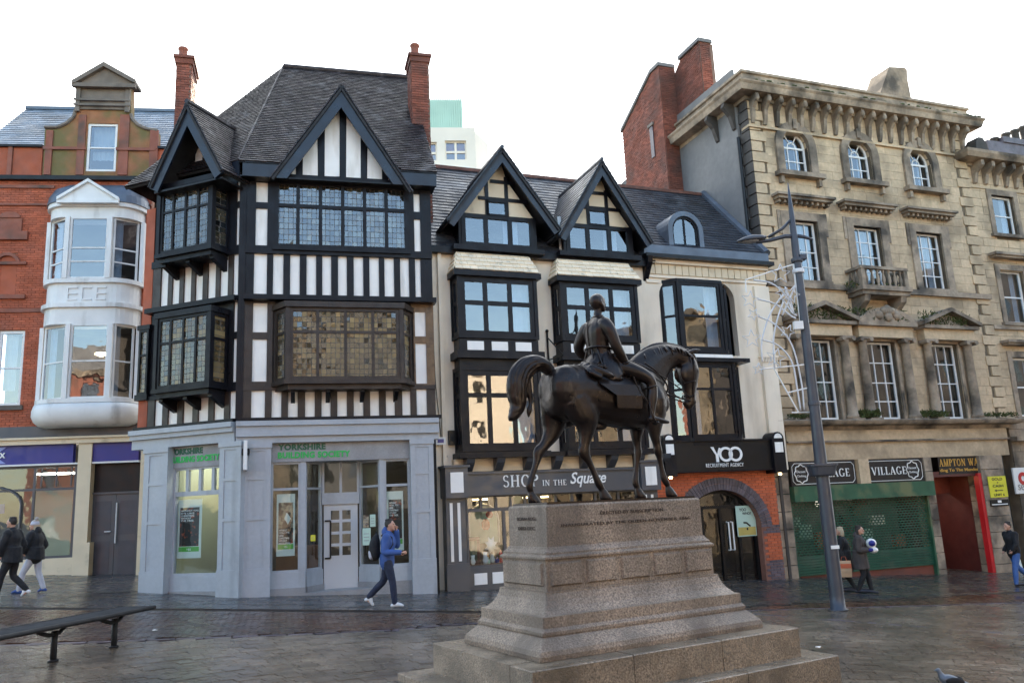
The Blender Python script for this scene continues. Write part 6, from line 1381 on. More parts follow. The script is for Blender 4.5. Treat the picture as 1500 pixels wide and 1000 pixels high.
for i, (a, c, z0, z1) in enumerate(low): moss_patch('ledge_plants', lbs[i], S, a-.7, c+(.2 if i else .7), -.4, z1+.85, 600, .35, .25)
moss_patch('ledge_plants', 'weeds on the shop cornice between the left and middle windows', S, low[0][1]+.4, low[1][0]-.2, -.35, zC0+.12, 700, .4); moss_patch('ledge_plants', 'weeds on the shop cornice between the middle and right windows', S, low[1][1]+.4, low[2][0]-.1, -.35, zC0+.12, 600, .35)
moss_patch('ledge_plants', 'weeds on the shop cornice under the quoins at its right end', S, low[2][1]+.3, u1S, -.35, zC0+.12, 400, .25)
moss_patch('ledge_plants', 'weeds on the shop cornice at its left end beside the blue plate', S, u0S, low[0][0]-.2, -.35, zC0+.12, 400, .22); moss_patch('balcony_plants', 'green growth on the stone balcony floor and its left side', S, ba-.5, bc, -.5, zb0+.02, 500, .22, .1)
# ================================================================= RIGHT NEIGHBOUR
rootN = thing('right_stone_building', 'lower sandstone building at the right edge with bracketed cornice and row of chimney pots', 'building', S.w(u1S, .05, 0), SA)
Nb = Fr(rootN, S.w(u1S, .05, 0)[:2], SA)
zN = Nb.p(1460, 250)[1]; uN1 = 5.5
nw = [Nb.R(1455, 288, 1487, 344), Nb.R(1469, 397, 1503, 473), Nb.R(1488, 524, 1526, 610)]
nh = [tuple(q) for q in nw]
wall(Nb, 'wall', 'stone_joint', .03, uN1, -1.2, zN, .02, .4, nh+[(1.9, 5, 0, 2.6)])
pieces(Nb, 'stone_block', 'sandstone', courses(.03, uN1, zC0, zN, .315, .72, .012, 0, .02, nh, jit=.012, vary=.3), limit=200)
pieces(Nb, 'stone_block', 'sooty_stone', courses(.03, 1.6, -1.2, zC0, .4, .8, .012, -.02, .02, jit=.012), limit=200)
cornice(Nb, .1, uN1, zN, [(.1, 0), (.12, .1), (.6, .14), (.7, .3), (.72, .4), (.3, .45), (0, .5)], 'sooty_stone', back=4)
for i in range(9): MB().prism([(0, zN+.1), (-.5, zN+.1), (-.5, zN-.1), (-.2, zN-.3), (-.1, zN-.65), (0, zN-.7)], -.08, .08, Matrix.Translation((.35+i*.55, 0, 0)) @ Matrix.Rotation(R_(90), 4, 'Z')).build('cornice_bracket', 'sooty_stone', rootN, Nb)
bx(Nb, 'frieze_band', 'sandstone', .03, uN1, -.05, .0, zN-.85, zN-.78); MB().prism([(.0, zN+.45), (.62, zN+.45), (.60, zN+.72), (.42, zN+.95), (.2, zN+.95), (.05, zN+.75)], -.6, -.1).build('scroll_block', 'black_stone', rootN, Nb)
for k, (a, c, z0, z1) in enumerate(nw):
    MB().box(a-.22, a, -.06, .2, z0, z1+.22).box(c, c+.22, -.06, .2, z0, z1+.22).box(a, c, -.06, .2, z1, z1+.22).build('window_surround', 'sooty_stone', rootN, Nb); window(Nb, a, c, z0, z1, .12, 1, 2, SW, .05, .08, .06, name='sash_window')
    bx(Nb, 'window_sill', 'sooty_stone', a-.3, c+.3, -.15, .05, z0-.12, z0); curtain(Nb, c-.4, c-.12, z0, z1, .3)
    if k: MB().box(a-.45, c+.45, -.38, 0, z1+.5, z1+.6).box(a-.38, c+.38, -.3, 0, z1+.42, z1+.5).build('window_hood', 'sooty_stone', rootN, Nb)
bx(Nb, 'interior', 'interior', .1, uN1, 2.5, 2.6, -1, zN); bx(Nb, 'shop_cornice', 'sooty_stone', 0, uN1, -.3, 0, Nb.p(1490, 642)[1]-.1, Nb.p(1490, 642)[1]+.06); bx(Nb, 'interior', 'interior_light', 1.9, 5, 1.2, 1.3, -1, 2.6)
zz = Nb.p(1492, 480)[1]; bx(Nb, 'string_course', 'sooty_stone', .05, uN1, -.1, 0, zz-.1, zz+.05)
q = Nb.R(1486, 684, 1530, 722, -.1); t, G = sign_thing(Nb, 'white_shop_sign', 'white shop sign with red ring cut off by the right edge of the photo', 'sign', q[0], -.1, q[2]); bx(G, 'board', 'window_white', 0, q[1]-q[0], 0, .06, q[2], q[3]); b = MB(); ringm(b, .42, q[3]-.38, .22, .10, 1); b.build('emblem', 'red_paint', t, G); text(G, 'se', .12, .42, q[2]+.12, q[2]+.32, -.003, 'slab_base')
bx(Nb, 'shop_window', 'pane_clear', 1.9, 5, .1, .11, 0, 2.3); bx(Nb, 'display_panel', 'sign_yellow', 2.0, 2.5, .2, .25, .8, 1.9)
# chimneys with pots on its roof
cyy = 1.2
q = Nb.R(1436, 213, 1520, 228, cyy); bx(Nb, 'chimney_stack', 'blue_brick', q[0]+.5, q[1]+1, cyy, cyy+.8, zN, q[3]+.1); bx(Nb, 'chimney_cap', 'blue_brick', q[0]+1.4, q[1]+1.05, cyy-.06, cyy+.86, q[3]+.1, q[3]+.35)
for x, y, z_ in ((1440, 209, 222), (1456, 203, 218), (1473, 196, 213), (1486, 191, 210), (1498, 186, 206), (1512, 182, 203)):
    a_ = Nb.p(x, y, cyy+.3); b_ = Nb.p(x, z_, cyy+.3)[1]; h_ = a_[1]-b_; MB().lathe([(.19, 0), (.16, h_*.15), (.155, h_*.8), (.20, h_*.86), (.19, h_)], (a_[0], cyy+.3, b_), 10).build('chimney_pot', 'black_stone', rootN, Nb, smooth=True)
# ================================================================= CONCRETE TOWER FAR BEHIND
TO = (-5., 62.); rootT = thing('concrete_tower_block', 'haze-paled concrete tower block with green copper top far behind the rooftops', 'building', (*TO, 0), R_(6)); T_ = Fr(rootT, TO, R_(6))
tu0, tu1 = T_.u(600, 30), T_.u(697, 30); tz1 = T_.p(660, 187)[1]; tzg = T_.p(660, 145, 1)[1]
ww = [T_.R(652, 206, 683, 234), T_.R(618, 208, 640, 235)]
wz = ww[0][3]-ww[0][2]; lows = [(a, c, z0-4.1*k, z1-4.1*k) for (a, c, z0, z1) in ww for k in range(4)]
wall(T_, 'wall', 'concrete', tu0, tu1, -2, tz1, 0, .5, lows); bx(T_, 'body', 'concrete', tu0, tu1, 1.5, 9, -2, tz1)
MB().prismz([(tu1, 0), (tu1+1.2, 2.4), (tu1+1.2, 9), (tu1, 9)], -2, tz1-.3).build('side_wing', 'concrete', rootT, T_)
for (a, c, z0, z1) in lows: window(T_, a, c, z0, z1, .2, [.5], [.45], 'concrete', .18, .1, .2, name='window'); bx(T_, 'blind', 'orange_brick', a, c, .5, .55, z0+(z1-z0)*.5, z1); bx(T_, 'window_sill', 'window_white', a-.2, c+.2, -.15, .1, z0-1.2, z0-.7)
for i in range(24): a = tu0+(tu1-.9-tu0)*i/24; bx(T_, 'copper_panel', 'copper_green', a, a+(tu1-.9-tu0)/24-.03, 1, 1.15, tz1, tzg)
bx(T_, 'plant_room', 'copper_green', tu0, tu1-.9, 1.16, 8, tz1, tzg-.05)
# ================================================================= OPPOSITE SIDE OF THE SQUARE (seen mirrored in the panes)
for i, (x, w_, h, m, lb) in enumerate(((-26, 17, 13.5, 'terracotta', 'brown brick building across the square behind the camera, left'), (-8.5, 13, 15, 'sooty_stone', 'brown stone building across the square behind the camera, middle'), (5, 16, 17, 'cement_render', 'taller grey building across the square behind the camera, right'), (21.5, 14, 14, 'cream_render', 'cream building across the square behind the camera, far right'))):
    r = thing('opposite_building', lb, 'building', (x, -18, 0)); F = Fr(r, (x, -18), 0)
    hs = [(a+.9, a+2.1, z, z+1.9) for a in [k*2.9 for k in range(int(w_/2.9))] for z in (1.2, 4.6, 7.9, 11.) if z+2.2 < h]
    wall(F, 'wall', m, 0, w_, -2, h, -.4, 0, hs); bx(F, 'body', 'interior', 0, w_, -6, -.6, -2, h); bx(F, 'cornice', 'sooty_stone', -.2, w_, -.4, .5, h, h+.5)
    for q in hs: bx(F, 'pane', 'pane', q[0], q[1], -.3, -.29, q[2], q[3])
    MB().prism([(0, h), (w_, h), (w_-1, h+2.4), (1, h+2.4)], -6, -.5).build('roof', 'slate', r, F)
for y_, w_, h, m, lb in ((-20, 22, 16, 'sandstone', 'brown stone building closing the square on the right, nearer one'), (2.2, 24, 15, 'brown_stone', 'dark stone building closing the square on the right, farther one')):
    r = thing('side_building', lb, 'building', (38, y_, 0), R_(90)); F = Fr(r, (38, y_), R_(90))
    hs = [(a+.9, a+2.1, z, z+1.9) for a in [k*2.9 for k in range(int(w_/2.9))] for z in (1.2, 4.6, 7.9, 11.) if z+2.2 < h]
    wall(F, 'wall', m, 0, w_, -3, h, -.4, 0, hs); bx(F, 'body', 'interior', 0, w_, -6, -.6, -3, h); bx(F, 'cornice', 'sooty_stone', 0, w_, -.4, .5, h, h+.5)
    for q in hs: bx(F, 'pane', 'pane', q[0], q[1], -.3, -.29, q[2], q[3])
# ================================================================= PLINTH
PC_ = (1.0857, 10.5177); PA_ = R_(30.33)
rootP = thing('stone_plinth', 'stepped granite plinth with inscription and panelled sides under the bronze rider statue', 'plinth', (*PC_, 0), PA_)
P = Fr(rootP, PC_, PA_)
def tier(name, prof, m, splits=0):
    """prof: (half length, half width, z); bevelled arrises; returned round all four sides"""
    b = MB(); rings = []
    for l_, w_, z in prof:
        c = .012; rings.append([Vector(q) for q in ((-l_+c, -w_, z), (l_-c, -w_, z), (l_, -w_+c, z), (l_, w_-c, z), (l_-c, w_, z), (-l_+c, w_, z), (-l_, w_-c, z), (-l_, -w_+c, z))])
    return b.loft(rings).build(name, m, rootP, P)
def stepblocks(l_, w_, z0, z1, nl, nw_, depth):
    """a step of separate long stones"""
    b = 0
    for k in range(nl):
        a, c = -l_+2*l_*k/nl, -l_+2*l_*(k+1)/nl
        for s_ in (-1, 1):
            y0, y1 = (-w_, -w_+depth) if s_ < 0 else (w_-depth, w_); j = random.uniform(-.004, .004)
            me = MB(); g = .004; ch = .010; A_ = [(a+g, y0+ch, z0), (c-g, y0+ch, z0), (c-g, y1-ch, z0), (a+g, y1-ch, z0)]
            me.loft([[Vector((a+g, y0, z0)), Vector((c-g, y0, z0)), Vector((c-g, y1, z0)), Vector((a+g, y1, z0))], [Vector((a+g, y0, z1-ch+j)), Vector((c-g, y0, z1-ch+j)), Vector((c-g, y1, z1-ch+j)), Vector((a+g, y1, z1-ch+j))], [Vector((a+g+ch, y0+ch, z1+j)), Vector((c-g-ch, y0+ch, z1+j)), Vector((c-g-ch, y1-ch, z1+j)), Vector((a+g+ch, y1-ch, z1+j))]]); me.build('step_stone', 'step_granite', rootP, P)
    for s_ in (-1, 1):
        x0, x1 = (-l_+.0015, -l_+depth) if s_ < 0 else (l_-depth, l_-.0015); bx(P, 'step_stone', 'step_granite', x0, x1, -w_+depth+.004, w_-depth-.004, z0, z1-.003)
    bx(P, 'step_core', 'step_granite', -l_+depth, l_-depth, -w_+depth, w_-depth, z0, z1-.006)
stepblocks(2.265, 1.414, -.35, .172, 3, 2, .42); stepblocks(1.892, 1.175, .16, .50, 3, 2, .45)
tier('base_moulding', [(1.605, .88, .500), (1.612, .885, .55), (1.60, .87, .60), (1.545, .81, .66), (1.50, .765, .70), (1.475, .745, .717), (1.485, .752, .735), (1.485, .752, .765), (1.46, .735, .785), (1.452, .72, .80), (1.452, .72, .915), (1.40, .67, .925), (1.34, .60, .99), (1.30, .56, 1.06), (1.285, .535, 1.13), (1.285, .535, 1.149)], 'granite')
tier('panel_tier', [(1.245, .50, 1.148), (1.245, .50, 1.505)], 'granite')
# raised panels with sunk frames
for s_ in (-1, 1):
    for k in range(5):
        a = -1.235+2.47*k/5+.035; c = -1.235+2.47*(k+1)/5-.035; y = s_*.50
        MB().loft([[Vector((a, y, 1.20)), Vector((c, y, 1.20)), Vector((c, y, 1.465)), Vector((a, y, 1.465))], [Vector((a+.02, y+s_*.028, 1.22)), Vector((c-.02, y+s_*.028, 1.22)), Vector((c-.02, y+s_*.028, 1.445)), Vector((a+.02, y+s_*.028, 1.445))]]).build('stone_panel', 'granite', rootP, P)
    x = s_*1.245; MB().loft([[Vector((x, -.44, 1.20)), Vector((x, .44, 1.20)), Vector((x, .44, 1.465)), Vector((x, -.44, 1.465))], [Vector((x+s_*.028, -.42, 1.22)), Vector((x+s_*.028, .42, 1.22)), Vector((x+s_*.028, .42, 1.445)), Vector((x+s_*.028, -.42, 1.445))]]).build('stone_panel', 'granite', rootP, P)
tier('moulding', [(1.262, .515, 1.488), (1.27, .525, 1.50), (1.27, .525, 1.52), (1.235, .49, 1.545), (1.235, .49, 1.565), (1.20, .46, 1.60), (1.19, .445, 1.627)], 'granite')
tier('die', [(1.172, .440, 1.626), (1.165, .446, 2.075), (1.150, .432, 2.10)], 'granite')
bx(P, 'statue_base', 'bronze', -1.12, 1.12, -.395, .395, 2.10, 2.125)
IN = P.sub(0, -.4475, 0); text(IN, 'ERECTED BY SUBSCRIPTION.', -.42, .56, 1.955, 1.995, .0, 'cut_letter', rootP, name='inscription', depth=.004, spacing=1.1, offset=.016)
text(IN, 'INAUGURATED BY THE QUEEN NOVEMBER 1866.', -.98, .98, 1.835, 1.875, .0, 'cut_letter', rootP, name='inscription', depth=.004, spacing=1.1, offset=.016)
IL = P.sub(-1.173, 0, R_(-90)); text(IL, 'BORN AUG.', -.22, .22, 1.925, 1.965, .0, 'cut_letter', rootP, name='inscription', depth=.004, offset=.016); text(IL, 'DIED DEC.', -.20, .20, 1.815, 1.855, .0, 'cut_letter', rootP, name='inscription', depth=.004, offset=.016)
# ================================================================= BODIES: lofted volumes fused into one continuous skin
def fuse(b, voxel, name, m, parent, smooth=2, M=None, mats=None):
    me = b.mesh('tmp', m); bm = bmesh.new(); bm.from_mesh(me); bmesh.ops.recalc_face_normals(bm, faces=bm.faces[:]); bm.to_mesh(me); bm.free()
    o = bpy.data.objects.new('tmp', me); COL.objects.link(o)
    r = o.modifiers.new('r', 'REMESH'); r.mode = 'VOXEL'; r.voxel_size = voxel
    s_ = o.modifiers.new('s', 'SMOOTH'); s_.iterations = smooth; s_.factor = .5
    dg_ = bpy.context.evaluated_depsgraph_get(); me2 = bpy.data.meshes.new_from_object(o.evaluated_get(dg_)); bpy.data.objects.remove(o)
    me2.name = name; me2.materials.clear(); me2.materials.append(MATS[m]); me2.polygons.foreach_set('use_smooth', [True]*len(me2.polygons))
    if M: me2.transform(M)
    o = bpy.data.objects.new(name, me2); COL.objects.link(o); o.parent = parent; return o
def cat(pts, k=4):
    """smooth path through points carrying radii: (x,y,z,ra,rb)"""
    P_ = [np.array(p, float) for p in pts]; P_ = [2*P_[0]-P_[1]]+P_+[2*P_[-1]-P_[-2]]; out = []
    for i in range(1, len(P_)-2):
        for j in range(k):
            t = j/k; a, b_, c, d = P_[i-1:i+3]; out.append(.5*((2*b_)+(c-a)*t+(2*a-5*b_+4*c-d)*t*t+(3*b_-a-3*c+d)*t**3))
    out.append(P_[-2]); return out
def limb(b, pts, n=12, k=4, ball=True):
    """pts: (x,y,z,r) or (x,y,z,r_fore_aft,r_side)"""
    pts = [p if len(p) == 5 else (*p, p[3]) for p in pts]; q = cat(pts, k); q = [(*p[:3], max(p[3], .004), max(p[4], .004)) for p in q]
    rings = []; X = Vector((1, 0, 0)); Yv = Vector((0, 1, 0)); prev = None
    for i, p in enumerate(q):
        c = Vector(p[:3]); t = (Vector(q[min(i+1, len(q)-1)][:3])-Vector(q[max(i-1, 0)][:3])).normalized()
        side = Yv if abs(t.y) < .9 else Vector((0, 0, 1))
        s_ = (side-t*side.dot(t)).normalized(); f_ = t.cross(s_)
        rings.append([c+f_*p[3]*math.cos(a)+s_*p[4]*math.sin(a) for a in [2*math.pi*j/n for j in range(n)]])
    b.loft(rings)
    if ball:
        for p in (q[0], q[-1]): b.ball(p[:3], p[3]*.98, p[4]*.98, min(p[3], p[4])*.98, 10)
rootH = thing('equestrian_statue', 'dark bronze statue of a bareheaded rider on a walking horse, standing on the granite plinth', 'statue', (PC_[0], PC_[1], 2.125), PA_)
b = MB()
# trunk: x, centre z, half width, half height
tr = [(-.80, 1.36, .10, .13), (-.77, 1.34, .19, .24), (-.66, 1.34, .27, .32), (-.5, 1.34, .305, .355), (-.28, 1.345, .305, .355), (-.05, 1.31, .30, .355), (.2, 1.28, .305, .365), (.45, 1.27, .295, .375), (.68, 1.28, .265, .385), (.86, 1.29, .225, .345), (.98, 1.29, .175, .26), (1.05, 1.30, .10, .15)]
tq = cat([(x, 0, z, h_, w_) for x, z, w_, h_ in tr], 3)
b.loft([[Vector((p[0], p[4]*math.copysign(abs(math.sin(a))**.9, math.sin(a)), p[2]+p[3]*math.copysign(abs(math.cos(a))**.9, math.cos(a)))) for a in [2*math.pi*j/24 for j in range(24)]] for p in tq])
for y in (-.14, .14):   # haunches, shoulders, breast
    b.ball((-.56, y, 1.38), .26, .165, .30, 14); b.ball((-.40, y*1.15, 1.18), .20, .15, .26, 14); b.ball((.80, y*1.05, 1.22), .17, .13, .27, 14); b.ball((.97, y*.62, 1.24), .115, .095, .15, 12); b.ball((.72, y*.9, 1.48), .16, .08, .18, 12)
# neck, arched and thick; head turned down
limb(b, [(.66, 0, 1.46, .34, .17), (.82, 0, 1.63, .315, .155), (.97, 0, 1.77, .27, .135), (1.12, 0, 1.86, .215, .115), (1.28, 0, 1.905, .17, .10), (1.42, 0, 1.90, .145, .09), (1.53, 0, 1.86, .13, .085)], 18)
limb(b, [(1.54, 0, 1.93, .09, .075), (1.57, 0, 1.82, .145, .10), (1.565, 0, 1.70, .175, .115), (1.56, 0, 1.58, .15, .10), (1.56, 0, 1.46, .11, .078), (1.555, 0, 1.36, .092, .068), (1.545, 0, 1.28, .088, .066), (1.52, 0, 1.22, .065, .055)], 18)
for y in (-1, 1):
    b.ball((1.475, y*.065, 1.66), .115, .045, .13, 12); b.ball((1.655, y*.085, 1.70), .035, .022, .035, 8); b.ball((1.605, y*.045, 1.27), .022, .018, .03, 8)
    limb(b, [(1.575, y*.06, 1.96, .035, .03), (1.64, y*.07, 1.985, .038, .022), (1.72, y*.075, 2.0, .022, .014), (1.77, y*.075, 2.005, .006)], 8)
limb(b, [(1.45, 0, 1.26, .03, .045), (1.49, 0, 1.20, .03, .045)], 8)
# legs (x, y, z, r fore-aft, r side)
def leg(pts): limb(b, [(*p[:3], *[r_*1.10 for r_ in p[3:]]) for p in pts], 14)
leg([(-.48, -.15, 1.25, .23, .15), (-.36, -.17, 1.02, .19, .125), (-.35, -.17, .86, .115, .085), (-.385, -.17, .70, .072, .055), (-.40, -.17, .585, .078, .048), (-.345, -.17, .48, .045, .038), (-.275, -.17, .34, .036, .032), (-.215, -.17, .20, .046, .042), (-.165, -.17, .13, .036, .035)])
leg([(-.56, .15, 1.22, .22, .14), (-.60, .17, 1.00, .17, .11), (-.655, .17, .84, .11, .08), (-.76, .17, .70, .066, .052), (-.845, .17, .615, .074, .046), (-.885, .17, .50, .044, .037), (-.95, .17, .35, .036, .032), (-1.005, .17, .215, .046, .042), (-.985, .17, .14, .036, .035)])
leg([(.80, -.14, 1.12, .16, .10), (.76, -.15, .95, .115, .085), (.755, -.15, .80, .072, .06), (.775, -.15, .68, .052, .046), (.785, -.15, .595, .056, .048), (.80, -.15, .50, .036, .034), (.825, -.15, .36, .033, .030), (.85, -.15, .235, .044, .040), (.90, -.15, .155, .035, .034)])
leg([(.76, .14, 1.12, .15, .10), (.71, .15, .95, .11, .085), (.685, .15, .80, .07, .058), (.69, .15, .68, .050, .045), (.69, .15, .59, .056, .048), (.665, .15, .48, .036, .034), (.635, .15, .34, .033, .030), (.61, .15, .215, .044, .040), (.64, .15, .14, .035, .034)])
def hoof(x, y, pitch=0.):
    for xo, z0, z1 in ((0, 0, .12),):
        rings = []
        for t, r_ in ((0, .074), (.3, .070), (.7, .056), (1., .045)):
            z = z0+(z1-z0)*t; cx_ = x+.02-.045*t; rings.append([Vector((cx_+r_*1.15*math.cos(a), y+r_*.95*math.sin(a), z)) for a in [2*math.pi*j/14 for j in range(14)]])
        b.loft(rings)
for x, y in ((-.13, -.17), (-.96, .17), (.94, -.15), (.67, .15)): hoof(x, y)
b.ball((-.02, 0, .92), .12, .05, .05, 10)
fuse(b, .013, 'horse', 'bronze', rootH, 9)
# muscles are soft; the tail and mane are ropes of hair
rr = random.Random(21)
b = MB(); core = [(-.72, 0, 1.60, .055), (-.84, 0, 1.69, .075), (-.98, 0, 1.685, .10, .075), (-1.12, .0, 1.60, .125, .08), (-1.20, .0, 1.46, .13, .085), (-1.22, .0, 1.30, .115, .08), (-1.22, .0, 1.17, .085, .065), (-1.27, .0, 1.07, .06, .05), (-1.33, .0, 1.0, .03, .03)]
limb(b, core, 14)
def along(core, ph, rad, w, n=12, a0=0, twist=.8):
    q = cat([p if len(p) == 5 else (*p, p[3]) for p in core], 3); out = []
    for i, p in enumerate(q):
        t = (Vector(q[min(i+1, len(q)-1)][:3])-Vector(q[max(i-1, 0)][:3])).normalized(); s_ = Vector((0, 1, 0)); f_ = t.cross(s_).normalized(); a = ph+twist*i/len(q)
        c = Vector(p[:3])+f_*p[3]*rad*math.cos(a)+s_*p[4]*rad*math.sin(a); k = min(1, (len(q)-i)/4); out.append((*c, w*(.5+.5*k)*(.8+.4*rr.random())))
    return out
for k in range(16): limb(b, along(core, k*2*math.pi/16+rr.uniform(-.1, .1), 1.0, .021), 6, 2, False)
limb(b, [(-1.08, -.02, 1.50, .05), (-1.06, -.02, 1.34, .04), (-1.05, -.02, 1.20, .025), (-1.08, -.03, 1.10, .035), (-1.09, -.03, 1.03, .012)], 8)
fuse(b, .010, 'tail', 'bronze', rootH, 1)
b = MB(); crest = [(.66, 1.86), (.80, 1.965), (.95, 2.035), (1.10, 2.065), (1.25, 2.07), (1.38, 2.055), (1.50, 2.02), (1.58, 1.97)]
cq = cat([(x, 0, z, 0, 0) for x, z in crest], 5)
for i, p in enumerate(cq):
    for s_ in (-1, 1):
        L_ = rr.uniform(.10, .19); sw = rr.uniform(-.04, .05)
        limb(b, [(p[0], 0, p[2]-.015, .018), (p[0]+sw*.4, s_*.055, p[2]-.05, .017), (p[0]+sw, s_*.095, p[2]-L_*.65, .014), (p[0]+sw*1.3+.01, s_*.115, p[2]-L_, .006)], 6, 3, False)
limb(b, [(x, 0, z-.005, .03, .025) for x, z in crest], 8)
limb(b, [(1.58, 0, 2.0, .03), (1.66, -.02, 1.93, .03), (1.70, -.02, 1.85, .02), (1.70, -.01, 1.78, .008)], 8)
fuse(b, .009, 'mane', 'bronze', rootH, 1)
# rider: one continuous figure
b = MB()
limb(b, [(.14, 0, 1.64, .19, .22), (.10, 0, 1.80, .175, .195), (.06, 0, 1.95, .155, .18), (.045, 0, 2.09, .155, .20), (.035, 0, 2.20, .14, .215), (.045, 0, 2.29, .095, .165), (.06, 0, 2.345, .065, .08)], 18)
limb(b, [(.06, 0, 2.33, .06, .062), (.075, 0, 2.42, .054, .055), (.085, 0, 2.47, .055, .055)], 12)
b.ball((.085, 0, 2.565), .105, .083, .125, 16); limb(b, [(.12, 0, 2.50, .06, .055), (.165, 0, 2.475, .035, .04)], 10)       # skull, jaw
limb(b, [(.175, 0, 2.575, .016), (.20, 0, 2.54, .02), (.185, 0, 2.525, .016)], 8); b.ball((.15, .0, 2.60), .045, .065, .02, 8)   # nose, brow
for y in (-1, 1): b.ball((.075, y*.088, 2.545), .022, .012, .035, 8); limb(b, [(.10, y*.075, 2.52, .022), (.125, y*.068, 2.47, .022), (.14, y*.05, 2.44, .016)], 8)    # ears, whiskers
b.ball((.055, 0, 2.575), .088, .086, .10, 14)
# arms
limb(b, [(.045, -.17, 2.24, .095, .09), (.065, -.225, 2.16, .088), (.095, -.26, 2.05, .076), (.13, -.275, 1.93, .070), (.19, -.275, 1.82, .064), (.265, -.265, 1.71, .052), (.30, -.265, 1.665, .036)], 14)
limb(b, [(.02, .17, 2.24, .095, .09), (-.02, .235, 2.15, .088), (-.05, .30, 2.03, .076), (.0, .32, 1.93, .068), (.14, .27, 1.86, .05), (.30, .16, 1.82, .04), (.36, .12, 1.81, .03)], 14)
def hand(c, d, nrm, s_=1.):
    """palm and five separate fingers curling round the reins or stick"""
    c = Vector(c); d = Vector(d).normalized(); nrm = Vector(nrm).normalized(); w_ = d.cross(nrm).normalized()
    limb(b, [(*(c-d*.01), .024, .034), (*(c+d*.04), .024, .042), (*(c+d*.075), .018, .040)], 10)
    for k in range(4):
        o = c+d*.075+w_*(k-1.5)*.021; L_ = (.9, 1.05, 1., .8)[k]*s_
        limb(b, [(*o, .011), (*(o+d*.032*L_+nrm*.010), .0105), (*(o+d*.038*L_+nrm*.040*L_), .0098), (*(o+d*.012+nrm*.052*L_), .008)], 6, 3)
    o = c+d*.02+w_*.04; limb(b, [(*o, .014), (*(o+w_*.018+d*.03+nrm*.015), .012), (*(o+w_*.005+d*.05+nrm*.035), .010)], 6, 3)
hand((.305, -.262, 1.655), (.35, .1, -.9), (.8, .5, .2)); hand((.37, .115, 1.805), (1, -.25, -.1), (0, -.3, -1))
# coat skirts and legs
limb(b, [(.12, -.12, 1.80, .14, .10), (.10, -.20, 1.68, .16, .08), (.08, -.27, 1.56, .15, .05), (.10, -.30, 1.50, .10, .03)], 14); limb(b, [(.12, .12, 1.80, .14, .10), (.10, .20, 1.68, .16, .08), (.08, .27, 1.56, .15, .05)], 14)
limb(b, [(.02, 0, 1.78, .14, .17), (-.10, 0, 1.70, .10, .17), (-.19, 0, 1.655, .05, .14)], 14)
for s_ in (-1, 1):
    limb(b, [(.14, s_*.12, 1.68, .125, .115), (.30, s_*.22, 1.64, .12, .11), (.46, s_*.31, 1.57, .098, .092), (.565, s_*.355, 1.49, .078, .075), (.59, s_*.365, 1.39, .07, .066), (.575, s_*.37, 1.26, .074, .064), (.555, s_*.37, 1.14, .052, .050), (.545, s_*.37, 1.05, .040, .042), (.545, s_*.37, 1.0, .042, .044)], 16)
    limb(b, [(.52, s_*.37, .985, .045, .040), (.62, s_*.375, .975, .040, .042), (.72, s_*.38, .955, .032, .042), (.79, s_*.38, .945, .022, .032)], 12)
fuse(b, .0095, 'rider', 'bronze', rootH, 3)
# buttons of the waist, saddle, cloth, straps, reins
b = MB(); limb(b, [(-.28, 0, 1.66, .06, .20), (-.18, 0, 1.665, .07, .27), (.1, 0, 1.62, .08, .29), (.38, 0, 1.63, .07, .27), (.46, 0, 1.68, .05, .16)], 16)
fuse(b, .014, 'saddle', 'bronze', rootH, 2)
b = MB()
for s_ in (-1, 1):
    pts = []; 
    G_ = [[(x, s_*y, z) for x in xs_] for (y, z, xs_) in ((.20, 1.60, (-.22, .0, .2, .42)), (.315, 1.42, (-.20, .0, .2, .42)), (.335, 1.28, (.02, .12, .24, .44)), (.325, 1.12, (.03, .12, .26, .42)))]
    vs_ = [Vector(p) for r_ in G_ for p in r_]; vo = [v+Vector((0, s_*.02, 0)) for v in vs_]; k = 4; f = []
    for L_ in (0, 16):
        for i in range(3):
            for j in range(3): f.append((L_+i*k+j, L_+i*k+j+1, L_+(i+1)*k+j+1, L_+(i+1)*k+j))
    ed_ = [0, 1, 2, 3, 7, 11, 15, 14, 13, 12, 8, 4]
    for a, c in zip(ed_, ed_[1:]+ed_[:1]): f.append((a, c, c+16, a+16))
    b.add(vs_+vo, f)
b.build('saddle_cloth', 'bronze', rootH, smooth=False)
b = MB()
for s_ in (-1, 1):
    limb(b, [(-.28, s_*.10, 1.69, .05), (-.24, s_*.26, 1.62, .055), (-.12, s_*.335, 1.55, .05), (-.02, s_*.345, 1.52, .03)], 8); limb(b, [(-.30, s_*.16, 1.66, .04), (-.30, s_*.29, 1.56, .04), (-.2, s_*.34, 1.50, .03)], 8)
fuse(b, .012, 'saddle_roll', 'bronze', rootH, 1)
b = MB()
def strap(pts, r_=.009): b.tube([p[:3] for p in cat([(*p, 0, 0) for p in pts], 4)], r_, 5)
